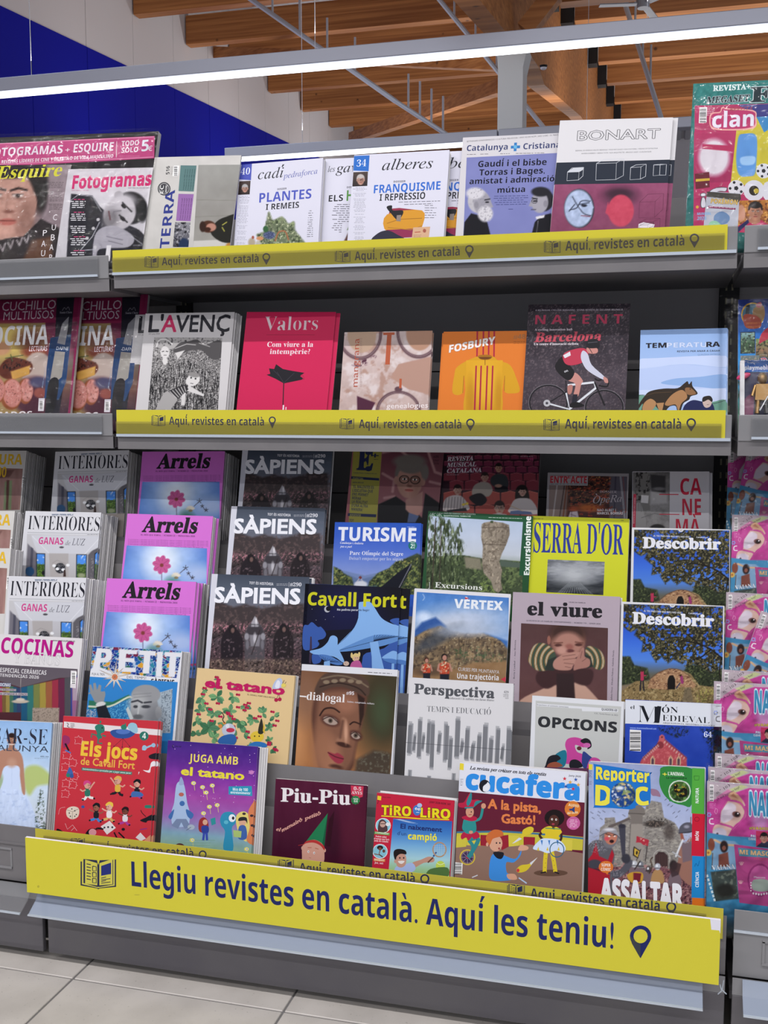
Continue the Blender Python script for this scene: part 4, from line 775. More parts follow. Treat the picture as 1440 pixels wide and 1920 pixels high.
def art_fosbury(a):
    a.cv(440, 560, 2.769); a.base('d8782c')
    for x in (1256, 1288, 1316, 1344): a.P([(x, 160), (x + 9, 160), (x + 6, 310), (x - 2, 310)], 'a8243c')
    a.P([(1260, 300), (1340, 300), (1365, 320), (1430, 345), (1465, 420), (1480, 480), (1440, 492), (1400, 480), (1402, 400), (1390, 480), (1375, 600), (1200, 600), (1198, 470), (1190, 400), (1184, 490), (1132, 490), (1140, 400), (1160, 350)], 'cf9a1e', True)
    r = a.ras(0, 0, 1, 1, 60, ((1202, 320), (1392, 320), (1380, 600), (1200, 600))); r.v('d8a222', 'c8901a').e(1300, 450, 70, 100, 'dcac2c', 1).e(1225, 500, 20, 90, 'b47c14', 1, 0, .6).e(1370, 500, 20, 90, 'b47c14', 1, 0, .6); a.put(r)
    for x in (1254, 1280, 1312, 1340): a.P([(x - 4, 348), (x + 4, 348), (x - 4, 590), (x - 13, 590)], 'a8243c')
    a.P([(1262, 300), (1280, 292), (1320, 292), (1338, 302), (1320, 316), (1280, 316)], 'a06a18', True); a.P([(1270, 304), (1330, 304), (1318, 314), (1282, 314)], '6a3c14', True); a.L([(1300, 316), (1300, 345)], 3, '7a4a14'); a.L([(1184, 490), (1190, 400)], 3, '9c6c18'); a.L([(1402, 400), (1400, 480)], 3, '9c6c18')
    a.T('FOSBURY', 1113, 280, 1350, 235, 38, 'ece4e0', 'k', out='6a4a48', ow=.02)
    a.cv(920, 540, 2.769); a.T('#48', 118, 265, 180, 263, 24, 'a8744c', 'g'); a.D(118, 278, 180, 2, 4, 9, '8a4a20', wv=.1)
def art_nafent(a):
    a.cv(920, 540, 2.769); a.base('3a333c')
    r = a.full(120, 0, .85); r.v('29232c', '2e2831', '473f48', '3c343d').sp(7, '65585f', .58, 3, a=.8).sp(5, '8a7a80', .68, 5, a=.7).n(60, .05, 9); a.put(r)
    a.T("A BILINGUAL CYCLING MAGAZINE / D'UNA REVISTA DE CICLISME BILINGÜE", 232, 120, 686, 116, 9, 'b0a8b4', 'g'); a.T('N A F E N T', 230, 188, 684, 184, 50, 'a2304e', 'g')
    a.T('A cycling innovation hub', 228, 222, 424, 220, 12, 'c8bcc8', 's'); a.T('Barcelona', 226, 280, 570, 272, 50, 'b84858', 'j', out='b84858', ow=.012); a.T("Un centre d'innovació ciclista", 224, 297, 455, 295, 13, 'e0d8e0', 's')
    for cx, cy in ((300, 595), (590, 622)):
        a.L([(cx + 98 * math.cos(2 * math.pi * k / 26), cy + 90 * math.sin(2 * math.pi * k / 26)) for k in range(27)], 8, '1e1c22'); a.L([(cx + 103 * math.cos(2 * math.pi * k / 26), cy + 95 * math.sin(2 * math.pi * k / 26)) for k in range(27)], 1.5, '8a868e')
        for k in range(9): t = math.pi * k / 9; a.L([(cx - 90 * math.cos(t), cy - 84 * math.sin(t)), (cx + 90 * math.cos(t), cy + 84 * math.sin(t))], .9, '4e4a52')
    a.L([(300, 597), (392, 540), (390, 480)], 5, '1c1a20'); a.L([(392, 545), (410, 630), (300, 600)], 9, 'd0d4dc'); a.L([(410, 628), (545, 520), (535, 490), (400, 505)], 11, 'd4d8e0'); a.L([(540, 490), (592, 610)], 9, '1c1a20'); a.E(292, 598, 18, 18, 'b8b8be'); a.E(292, 598, 7, 7, '44424a')
    a.L(spl([(540, 470), (560, 480), (590, 470), (612, 490), (600, 512), (560, 505)], 4, False), 8, '1c1a1e')
    a.P([(400, 465), (440, 440), (478, 480), (470, 500), (455, 560), (430, 560), (440, 500), (405, 482)], 'c08880', True); a.P([(428, 552), (452, 552), (446, 600), (420, 598)], '22222e'); a.P([(415, 600), (450, 592), (486, 612), (420, 622)], '18161a', True); a.P([(400, 510), (425, 505), (420, 545), (402, 550)], 'b07870', True)
    a.P([(335, 400), (375, 355), (410, 400), (435, 440), (405, 480), (350, 440)], '1a181c', True); a.P([(375, 350), (410, 325), (480, 312), (508, 340), (480, 385), (420, 402), (385, 390)], 'b83850', True); a.P([(376, 350), (412, 330), (416, 350), (385, 365)], 'dcd8e0')
    a.P([(468, 350), (480, 325), (505, 345), (525, 400), (592, 462), (580, 474), (505, 430), (475, 385)], 'c4c6d8', True); a.P([(585, 462), (605, 470), (610, 492), (592, 490)], 'c08880', True)
    a.P([(500, 310), (550, 312), (555, 335), (530, 342), (505, 335)], 'c48880', True); a.P([(496, 290), (510, 268), (550, 265), (566, 290), (560, 310), (505, 312)], '1e1e24', True); a.L([(505, 285), (555, 280)], 3, '55555e'); a.L([(512, 312), (528, 340)], 3, '1e1e24'); a.T('OVL', 384, 440, 404, 432, 9, 'e0e0e8', 'g')
def art_temperatura(a):
    a.cv(920, 540, 2.769); a.base('9fb9e4')
    a.grad(0, .32, '8fb0e2', '9db9e6'); a.P([(770, 372), (860, 364), (1222, 352), (1222, 410), (1000, 395), (770, 420)], 'c0cff0', True); a.P([(768, 420), (1000, 395), (1222, 415), (1222, 460), (1120, 470), (1222, 520), (760, 540)], 'b4c6ec'); a.P([(885, 490), (960, 470), (1080, 462), (1222, 450), (1222, 520), (1060, 512), (920, 502)], '8aabdc', True); a.P([(760, 530), (1222, 520), (1222, 600), (756, 610)], 'c4d2f0')
    a.P([(756, 570), (790, 556), (900, 600), (900, 660), (752, 660)], '6a9a88', True); a.P([(1060, 600), (1150, 592), (1220, 582), (1220, 660), (1060, 660)], '6a9a88', True); a.L(spl([(1100, 605), (1160, 600), (1222, 582)], 4, False), 2.5, '202430'); a.L(spl([(756, 563), (800, 556), (860, 590)], 4, False), 2, '202430')
    a.T('TEM', 806, 312, 912, 309, 27, '22222c', 'G'); a.T('PERATU', 914, 309, 1122, 306, 26, 'c8d4f0', 'g', out='6a7488', ow=.008); a.T('RA', 1120, 306, 1190, 304, 27, '22222c', 'G')
    a.T('REVISTA PER ANAR A CAGAR', 968, 334, 1191, 330, 10, '26262e', 'g'); a.T('QUINZENA ENTREGA', 1075, 351, 1192, 348, 9, '6a84b0', 'h')
    a.P([(760, 618), (800, 560), (830, 535), (900, 522), (970, 520), (1005, 495), (1022, 484), (1030, 500), (1044, 484), (1048, 510), (1075, 548), (1040, 562), (1030, 580), (1000, 600), (985, 640), (970, 640), (960, 612), (930, 615), (905, 640), (880, 640), (850, 610), (830, 640), (785, 640), (790, 600), (765, 630)], '30261e', True)
    a.P([(795, 600), (830, 575), (860, 600), (830, 640), (790, 640)], 'b0845a', True); a.P([(905, 600), (940, 555), (985, 530), (1010, 540), (1020, 570), (990, 600), (975, 638), (960, 605), (920, 612)], 'a87c54', True); a.P([(860, 598), (900, 595), (890, 640), (875, 640)], 'b0845a'); a.P([(1010, 520), (1040, 520), (1066, 548), (1038, 556), (1015, 548)], '8a6444', True); a.E(1036, 525, 3, 3, '101010'); a.L([(800, 560), (850, 545), (940, 540)], 2, '5c4630')
    a.P([(995, 640), (1010, 605), (1050, 582), (1100, 590), (1150, 600), (1165, 645), (1165, 660), (995, 660)], '1e2452', True); a.P([(1100, 585), (1112, 565), (1140, 562), (1150, 580), (1142, 612), (1120, 622), (1105, 610)], 'c8b0a8', True); a.P([(1098, 588), (1104, 566), (1138, 560), (1152, 578), (1148, 592), (1130, 580), (1108, 590)], '26201e', True); a.L([(1122, 606), (1134, 604)], 2, '503028')
def art_cuina(a):
    a.cv(0, 530, 3); a.base('8a2050')
    r = a.full(180, .0, 1, 0, .98); r.v('5a1838', '5a1838', '7a1a48', '6a6058', '6a4438', '3a1c2c', '2a1424')
    r.p([(-200, 80), (460, 62), (455, 220), (-200, 240)], '7c1644', 4); 
    r.p([(-200, 235), (255, 225), (250, 770), (-200, 775)], '9a8458', 6); r.e(30, 330, 190, 90, 'c8b060', .8).e(0, 370, 60, 40, 'b88a68', .4).e(180, 320, 90, 60, '6a4030', .9).e(195, 390, 70, 30, '803c28', .6); r.e(215, 520, 90, 130, 'b4a49c', .1).e(200, 640, 130, 110, '4a2434', .3)
    r.p([(0, 470), (60, 420), (175, 450), (165, 510), (60, 545), (0, 520)], '5c2c20', 8, sm=True).p([(60, 500), (170, 465), (165, 515), (70, 548)], 'c89a4c', 8).sp(9, '1e1012', .55, 3, r.pm([(0, 470), (60, 415), (175, 445), (120, 480), (40, 500)], 8)).l([(30, 425), (130, 408)], 5, '4c5a34').l([(70, 440), (60, 405)], 5, '4c5a34')
    for x, y, rx, ry in ((150, 605, 42, 72), (70, 622, 62, 88), (-25, 600, 60, 82)): r.e(x - 8, y + 6, rx, ry, '8a4c2c', .12).e(x, y, rx * .86, ry * .9, 'c08078', .12).sp(7, '6a3c34', .62, int(y), r.em(x, y, rx * .8, ry * .8)).sp(14, 'd8a8a0', .55, int(y + 1), r.em(x, y, rx * .8, ry * .8), a=.6)
    r.e(215, 560, 50, 30, '4a4868', .5).e(225, 620, 35, 28, '8c4c44', .4); a.put(r)
    a.T('CUCHILLO', 10, 160, 312, 146, 46, 'cbbcc6', 'h'); a.T('MULTIUSOS', 18, 211, 300, 200, 42, 'cbbcc6', 'h'); a.T('COCINA', -120, 358, 268, 346, 100, 'dcdce0', 'g'); a.T('LECTURAS', 163, 386, 264, 384, 26, 'dcd8dc', 'g', out='b02040', ow=.03)
    a.P([(218, 650), (252, 650), (246, 722), (214, 722)], 'd8d4dc'); a.bar(222, 662, 242, 712, True); a.T('ASADOS', -60, 765, 178, 758, 32, 'e4e0e4', 'g')
    a.P([(320, 72), (420, 66), (400, 300), (330, 760), (250, 765), (255, 700), (300, 560), (310, 300)], '1c1a28'); a.P([(284, 310), (402, 290), (372, 560), (330, 660), (250, 650), (262, 480)], '1c3c68'); a.P([(322, 340), (350, 230), (388, 190), (380, 270), (365, 350)], '86868c'); a.P([(310, 385), (366, 390), (348, 530), (330, 546), (282, 545)], '9a9690'); a.P([(276, 555), (330, 548), (310, 700), (280, 756), (255, 720)], '16141c', True)
    a.T('DAFNE', 316, 378, 384, 380, 17, 'd0d8e4', 'h'); a.T('Santa Clara', 336, 174, 404, 172, 11, '9a98a4', 's'); a.L(spl([(350, 158), (362, 140), (372, 150), (384, 136), (392, 156)], 4, False), 3, '7a7884')
    a.T('Cuchillo multiusos 12 cm', 240, 590, 262, 470, 7, '8aa0c0', 'h')
def art_toys(a):
    a.cv(1300, 520, 5.65); a.base('1c5cb0'); r = a.full(70, 0, 1); r.v('1a2c74', '2060b4', '2a88d0', '3090c8', '4a8a74', '6a5a3c').n(40, .05); r.sp(30, '2c4c3c', .55, 4, r.b > .5); a.put(r)
    a.E(630, 395, 125, 130, 'b8902c'); a.E(630, 395, 110, 115, '3c6478'); a.P([(560, 300), (600, 290), (590, 420), (550, 420)], '1c2c34'); a.P([(640, 330), (740, 300), (750, 430), (640, 450)], '8c6c44', True); a.P([(660, 290), (710, 262), (730, 300), (690, 320)], 'a02844', True); a.P([(530, 410), (600, 390), (700, 430), (710, 530), (560, 535)], '9c4434', True)
    a.T('DRAGONES Y', 560, 498, 705, 494, 22, 'b84c30', 'g', out='e0b060', ow=.02); a.T('CABALLEROS', 560, 535, 705, 531, 22, 'b84c30', 'g', out='e0b060', ow=.02)
    a.R(498, 580, 655, 806, '1a2430'); r = a.ras(506, 588, 648, 798, 26); r.v('8ab0b8', '3c5c3c', '2c3c2c').sp(20, '86a07a', .55, 2).sp(16, '1c2820', .55, 5); a.put(r)
    r = a.ras(660, 650, 800, 900, 26); r.v('6a8c50', '8a6a4c', '3c5c40').sp(18, 'c8845c', .58, 2).sp(16, '2c2c20', .55, 5); a.put(r); a.P([(695, 700), (720, 600), (800, 530), (800, 640), (740, 680)], 'b03044', True)
    r = a.ras(500, 830, 700, 920, 26); r.v('6a7a80', '56604c').sp(16, 'a89c8c', .55, 2); a.put(r); a.E(745, 900, 55, 60, '1c2c5c'); a.T('2', 715, 910, 775, 908, 60, 'b02848', 'g', out='e8d8dc', ow=.03); a.T('A', 785, 480, 830, 480, 90, 'e8e8f0', 'g')
def art_kids(a):   # reference: lowest copy at the right edge, view 1080,1280 x4
    a.cv(1080, 1280, 4); a.base('3a8ab8')
    r = a.full(150, 0, 1); r.v('a8a0a8', 'b04890', 'b8418c', 'b04088', '9c4c88', '3c88b4', '3c88b4', '34607c', '44443c')
    r.p([(980, 752), (1460, 800), (1460, 860), (975, 900)], 'b0a4ac', 5); r.p([(1150, 800), (1240, 765), (1290, 780), (1080, 880), (1060, 860)], 'b4bc8a', 6).p([(1050, 860), (1140, 800), (1180, 820), (1070, 900)], 'c47ca4', 6)
    r.p([(970, 900), (1300, 790), (1460, 800), (1460, 1160), (1140, 1130), (975, 1110)], 'b8418e', 6).n(40, .05, 3)
    r.p([(1090, 960), (1130, 890), (1220, 860), (1270, 920), (1270, 1010), (1200, 1060), (1170, 1100), (1120, 1170), (1060, 1170), (1025, 1120), (1040, 1070), (1080, 1050)], 'd0b0a4', 6, sm=True); r.p([(1100, 950), (1150, 900), (1200, 930), (1180, 1010), (1120, 1050), (1085, 1030)], 'd4ccd8', 10, sm=True); r.e(1078, 1130, 52, 42, 'c8c0d0', .3); r.e(1060, 1135, 8, 10, '4c3a44', .5)
    r.p([(1140, 850), (1180, 815), (1240, 870), (1250, 930), (1190, 890)], 'c89c80', 6, sm=True).p([(1160, 850), (1180, 830), (1215, 870)], 'a87458', 6)
    r.e(1203, 988, 32, 22, '6a4440', .3, 15).e(1208, 988, 20, 17, '241818', .3).e(1214, 982, 5, 5, 'e8e0e4', .4)
    for P in (((1135, 880), (1090, 950)), ((1135, 880), (1230, 900), (1270, 960)), ((1050, 1050), (1160, 1080), (1175, 1100)), ((1270, 930), (1260, 1010), (1170, 1110))): r.l(spl(list(P), 3, False), 14, 'b03884').l(spl(list(P), 3, False), 2, 'd878b4')
    r.e(1380, 1030, 90, 60, 'c4a4cc', .9, 80, .7); r.p([(965, 1120), (1140, 1150), (1330, 1160), (1460, 1180), (1460, 1300), (1200, 1220), (1110, 1660), (960, 1640)], '3f86b0', 5)
    r.p([(1020, 1170), (1190, 1190), (1230, 1220), (1200, 1400), (1020, 1400)], '7aa0c0', 8).e(1015, 1215, 26, 48, '7c4434', .2).l([(1040, 1180), (1110, 1215), (1190, 1220)], 16, 'c8a884').e(1110, 1230, 30, 45, '2c1c1c', .3).e(1110, 1240, 14, 18, '8a5444', .3).p([(1070, 1290), (1140, 1270), (1150, 1380), (1070, 1380)], '7a4438', 8).l([(1025, 1280), (1020, 1400)], 6, '5c4030')
    r.e(992, 1275, 24, 24, 'c8a450', .4).e(992, 1275, 9, 9, 'a05c30', .4); r.p([(1010, 1420), (1200, 1400), (1220, 1620), (1040, 1640)], '3c4642', 10).sp(24, '6a7468', .55, 6, r.pm([(1010, 1420), (1200, 1400), (1220, 1620), (1040, 1640)], 10)).e(1120, 1560, 70, 50, '24241f', .6)
    a.put(r)
    a.bar(1003, 765, 1032, 890, True); a.T('n.º 103', 1060, 835, 1158, 775, 20, '3a3038', 'n', shear=0); a.T('¿A qué jugamos hoy?', 1058, 884, 1230, 790, 17, '2c1c34', 'b'); a.D(1000, 906, 1050, 4, 8, 11, 'c878b0')
    for x, y in ((998, 990),): [a.E(x + 13 * math.cos(k * 1.05), y + 13 * math.sin(k * 1.05), 6, 6, '8a9cdc', n=8) for k in range(6)]
    a.L(spl([(1040, 965), (1048, 945), (1062, 955), (1052, 985), (1038, 965)], 4, False), 3, 'dca0c8'); a.L(spl([(1030, 1020), (1005, 1025), (1005, 1055), (1035, 1060)], 4, False), 9, 'dcd0dc')
    a.T('NANCY', 1300, 990, 1600, 1015, 175, '3d8cb4', 'G', out='c8dce8', ow=.05); a.T('#VAMOS', 1300, 1100, 1460, 1108, 22, 'c8b848', 'G', out='2a2a30', ow=.02); a.T('PAU', 1312, 1158, 1355, 1160, 18, 'd8e4ec', 'g', out='3878b0', ow=.04); a.T('CUBARSÍ', 1294, 1180, 1360, 1184, 18, 'd8e4ec', 'g', out='3878b0', ow=.04)
    r = a.ras(1350, 1110, 1460, 1240, 36); r.v('b8305c', 'b8305c').p([(1350, 1230), (1400, 1190), (1460, 1190), (1460, 1240), (1350, 1240)], '2a2a44', 5).head(1410, 1165, 34, 'c08c7c', '1c1414'); a.put(r)
    a.T('VAIANA', 1022, 1408, 1195, 1395, 36, 'd8dce0', 's'); 
    for k in range(7): a.P([(975 + k * 9, 1440 + k * 30), (990 + k * 9, 1438 + k * 30), (994 + k * 9, 1458 + k * 30), (979 + k * 9, 1460 + k * 30)], 'c8dce4')
    a.P([(1185, 1212), (1460, 1248), (1460, 1680), (1225, 1650)], 'a8427e'); a.P([(1215, 1238), (1460, 1260), (1460, 1315), (1225, 1300)], '4c88a0'); a.T('MI MASCOTA', 1228, 1285, 1560, 1310, 34, 'c8a87c', 'G', out='3c6878', ow=.03); a.T('digital', 1335, 1325, 1480, 1335, 24, 'c05868', 'c')
    for x, y in ((1240, 1360), (1235, 1500)): a.E(x, y, 13, 10, 'c890a0'); [a.E(x - 15 + k * 10, y - 15 + abs(k - 1.5) * 3, 4, 6, 'c890a0', n=8) for k in range(4)]
    # the hand-held toy printed and blistered on the card
    a.E(1380, 1480, 95, 125, '8a2c68'); a.E(1380, 1480, 82, 110, 'b0508c'); a.P([(1330, 1480), (1440, 1482), (1440, 1560), (1330, 1555)], '8c9a90', True); a.T('Mascota', 1335, 1465, 1420, 1468, 14, 'd8d0dc', 'n')
    for k in range(6): a.E(1330 + k * 20, 1580 + abs(k - 2.5) * -4 + 10, 7, 9, 'd8c8d4', n=8)
    for k in range(4): a.E(1312, 1500 + k * 20, 5, 6, 'd8c8d4', n=8)
# ---- tiered rows
def art_tura(a):
    a.cv(0, 830, 3.273); a.base('c9c8c6'); r = a.ras(0, 0, 1, 1, 60, ((-140, 150), (140, 160), (122, 412), (-160, 420))); r.v('8c6a64', '9a7a74', 'a8847c').p([(-150, 180), (90, 165), (60, 210), (-150, 230)], '6c4c48', 8).p([(30, 240), (80, 230), (70, 412), (20, 412)], '7c8c68', 6).p([(40, 230), (58, 230), (50, 412), (36, 412)], '5c3c38', 4).p([(75, 225), (130, 200), (110, 412), (68, 412)], '94706c', 6).n(20, .05, 3, 90); a.put(r)
    a.T('PINTURA', -170, 134, 134, 134, 56, 'd8b030', 'g', out='a88420', ow=.006); a.T('1000', -80, 212, 36, 212, 56, 'd8b030', 'g'); a.bar(138, 205, 152, 275, True)
def art_interiors(a):
    a.cv(0, 830, 3.273); a.base('cfd0d6')
    a.D(318, 438, 450, 1, 10, 10, '6a7890', wv=.02); a.T('IDEAS Y TENDENCIAS', 318, 450, 448, 450, 9, '5c6c84', 's')
    a.T('INTERIORES', 170, 532, 608, 544, 76, '20202a', 'S'); a.P([(168, 548), (612, 556), (612, 562), (168, 554)], 'b4b6bc'); a.D(535, 563, 606, 1, 4, 5, '50505a')
    r = a.ras(0, 0, 1, 1, 130, ((166, 560), (612, 568), (612, 1180), (140, 1180))); r.v('bcbcc0', 'b8b8be', 'a8a6a8', '8c8886', '7a7674')
    r.p([(170, 620), (240, 690), (250, 1100), (140, 1100)], '6c6a74', 8).p([(190, 640), (205, 650), (195, 830), (180, 830)], '4a4a58', 5); r.p([(612, 610), (540, 690), (530, 1100), (612, 1100)], '5c5a60', 8).sp(9, '848288', .5, 3, r.pm([(560, 690), (575, 700), (572, 850), (556, 850)]))
    r.p([(190, 566), (612, 572), (612, 640), (520, 684), (300, 678), (230, 684)], 'c4c6ce', 6).l([(200, 575), (300, 678)], 3, 'dcdee4').l([(606, 590), (520, 684)], 3, 'dcdee4'); r.p([(300, 680), (420, 680), (420, 840), (310, 840)], 'a8a4a4', 4).l([(320, 740), (350, 722), (400, 740)], 2, '8a8686')
    for P in ([(222, 678), (278, 680), (276, 830), (222, 830)], [(468, 684), (534, 686), (530, 830), (466, 830)], [(580, 680), (612, 660), (612, 850), (576, 850)]): 
        m = r.pm(P, 4); r.mix(m, '20222a'); Q = [(x + (5 if x < sum(p[0] for p in P) / 4 else -5), y + (5 if y < 760 else 0)) for x, y in P]; m = r.pm(Q, 4); r.mix(m, '4a8ae0').sp(18, 'd0dcf0', .6, 4, m * (r.Y < 740)).mix(m * (r.Y > 745), '3c5428').sp(7, '64843c', .5, 6, m * (r.Y > 738))
    r.e(378, 642, 14, 6, '4a4a50', .4); r.e(370, 770, 32, 32, '202228', .15).sp(6, '7c7c84', .55, 8, r.em(370, 770, 32, 32)); r.l([(330, 752), (420, 752)], 3, '8c8a8a')
    for x, y in ((332, 755), (352, 775), (388, 780), (416, 752)): r.e(x, y, 11, 9, 'e4e6ea', .3)
    r.p([(392, 780), (402, 780), (405, 822), (388, 822)], '3a2a28', 4).e(182, 790, 28, 28, '2c5078', .2).e(265, 800, 9, 14, '1c1c24', .4).e(500, 815, 22, 14, '8a9474', .6); r.p([(140, 835), (612, 835), (612, 1180), (130, 1180)], '9a928c', 10); a.put(r)
    a.T('GANAS', 236, 622, 387, 626, 38, 'c43c84', 'g'); a.T('de', 400, 628, 430, 629, 24, '5a5a64', 'i'); a.T('LUZ', 440, 628, 520, 631, 36, '5a5a66', 'i'); a.bar(590, 1010, 606, 1100, True)
def art_flower(a):
    a.cv(0, 830, 3.273); a.base('cb6fcb')
    a.T('Arrels', 750, 950, 1095, 962, 88, '201e24', 'X', shear=.16); a.T('EL MÓN QUE TORNA  /  NÚMERO 22  /  PRIMAVERA 2026', 742, 974, 1088, 988, 9, '3a2040', 's')
    for k in range(5): a.T(('Lorem'*0 + 'Crestomàries i ridiculitat de Llocs / Joan Domènec, natura i tradició / La cuina negra / El canari i els'), 660, 1001 + k * 10, 1172 - (k == 4) * 30, 1019 + k * 10, 5, '4a2850', 'b')
    r = a.ras(0, 0, 1, 1, 130, ((654, 1037), (1166, 1062), (1160, 1500), (600, 1480))); r.v('2c58b8', '3468c4', '4474cc', '5c84d0', '8c9cd0').e(900, 1120, 200, 190, 'c8dcf4', 1.6, 0, .95).e(870, 1150, 90, 110, 'eef4fa', 1.2, 0, .7).n(90, .06, 5, 60); r.e(1120, 1230, 90, 60, 'b8c4e0', 1.2, 0, .7)
    r.l([(876, 1180), (878, 1300)], 5, '6c6484')
    for k in range(8): t = 2 * math.pi * k / 8 + .2; r.e(877 + 30 * math.cos(t), 1165 + 32 * math.sin(t), 30, 19, 'c05890', .18, math.degrees(t)).l([(877, 1165), (877 + 52 * math.cos(t), 1165 + 54 * math.sin(t))], 2, '8c3468')
    r.e(877, 1168, 12, 12, '7c3c38', .5); r.l(spl([(975, 1250), (990, 1225), (1022, 1195)], 4, False), 4, '4c4858').l([(1070, 1255), (1050, 1225)], 4, '4c4858')
    for x, y, q in ((1030, 1187, 16), (1048, 1222, 11), (1074, 1250, 13)):
        for k in range(5): t = k * 1.257 - 1.57; r.l([(x, y), (x + q * math.cos(t), y + q * math.sin(t))], 4, '38343c')
    for k in range(7): t = math.pi + k * .5; r.e(968 + 18 * math.cos(t), 1240 + 14 * math.sin(t), 14, 5, 'dcd4c4', .3, math.degrees(t))
    r.e(970, 1250, 14, 8, '9a7c5c', .5).e(940, 1350, 60, 90, '2c6a4c', .8).sp(16, 'c04878', .58, 7, r.b > .62).sp(12, '244c38', .6, 8, r.b > .6); a.put(r)
def art_knights(a):
    a.cv(400, 830, 3.273); a.base('34333c')
    r = a.full(150, 0, 1); r.v('3e4654', '535c6c', '6c6c78', '50484e', '4c3c42', '443438', '54404a', '6a5450')
    r.p([(-60, 1000), (40, 975), (120, 1010), (200, 990), (300, 1020), (380, 1000), (440, 980), (560, 990), (560, 1200), (-80, 1200)], '3c3436', 16).sp(16, '5c4c4c', .52, 3, (r.Y > 1000) * (r.Y < 1130), a=.8).sp(30, '6c6a78', .55, 9, (r.Y < 1010) * (r.Y > 900), a=.5)
    m = np.clip(1 - abs(r.Y - 1135) / 45, 0, 1); r.sp(9, 'b87c8a', .5, 4, m, sy=14).sp(7, 'd8a0a8', .6, 5, m, sy=10).sp(8, '2a2024', .6, 7, m); r.sp(8, '8c6c74', .6, 10, r.Y > 1160).sp(9, '1e181c', .56, 11, r.Y > 1150)
    r.p([(140, 1140), (150, 1080), (160, 1140)], '4c4044', 4).l(spl([(450, 1140), (510, 1125), (540, 1150)], 3, False), 3, '1c181a')
    def man(cx, top, w, h, c, hel):
        r.p([(cx - w * .2, top + 20), (cx - w * .5, top + 85), (cx - w * .52, top + 190), (cx - w * .42, top + h), (cx + w * .42, top + h), (cx + w * .5, top + 190), (cx + w * .5, top + 85), (cx + w * .2, top + 20)], c, 8, sm=True); r.sp(14, '6a5a60', .6, int(cx), r.pm([(cx - w * .4, top + 70), (cx + w * .4, top + 70), (cx + w * .4, top + h), (cx - w * .4, top + h)], 12))
        if hel: r.p([(cx - 22, top + 50), (cx - 22, top + 20), (cx, top - 22), (cx + 22, top + 20), (cx + 22, top + 50), (cx, top + 66)], '9a98a0', 5).l([(cx - 20, top + 30), (cx + 20, top + 32)], 4, '2a282c').l([(cx, top + 32), (cx, top + 60)], 3, '3c3a40').e(cx + 8, top + 10, 6, 20, 'd0ced4', .8)
        else: r.e(cx, top + 25, 24, 30, '1c181c', .2).e(cx + 4, top + 32, 11, 16, '6c5450', .5)
    man(115, 1120, 130, 330, '221c22', 0); man(430, 1115, 120, 330, '241e22', 0); man(255, 1085, 120, 360, '4c484e', 1)
    r.p([(215, 1130), (295, 1130), (310, 1170), (280, 1180), (230, 1180), (200, 1170)], '3a363c', 6); r.p([(222, 1180), (290, 1180), (282, 1250), (230, 1250)], '7c7a82', 8).e(255, 1200, 10, 30, 'b8b6be', .9).l([(285, 1150), (235, 1300)], 5, '2c2426').l([(460, 1120), (470, 1300)], 8, '201a1e')
    for x in (205, 305): r.e(x, 1190, 14, 22, '8c8a92', .4).e(x + (4 if x < 250 else -4), 1240, 10, 30, '6c6a72', .4)
    r.p([(-160, 1330), (560, 1330), (560, 1500), (-160, 1500)], '6c5850', 30, .6).sp(10, '9a8474', .55, 15, r.Y > 1330, a=.7).sp(10, '2a2220', .55, 16, r.Y > 1340); a.put(r)
    a.cv(400, 830, 3.273); a.P([(-12, 800), (28, 800), (-30, 1420), (-72, 1420)], 'c8cad6')
    a.T('TOT ÉS HISTÒRIA', 220, 868, 368, 876, 15, 'd0d2da', 'g'); a.D(388, 866, 458, 2, 4, 8, 'b8bac4', wv=.05); a.L([(465, 856), (463, 884)], 2, 'c8cad2'); a.T('#290', 470, 880, 540, 882, 20, 'd4d6de', 'X')
    a.T('SÀPIENS', 8, 978, 528, 990, 84, 'e2e4ec', 'B')
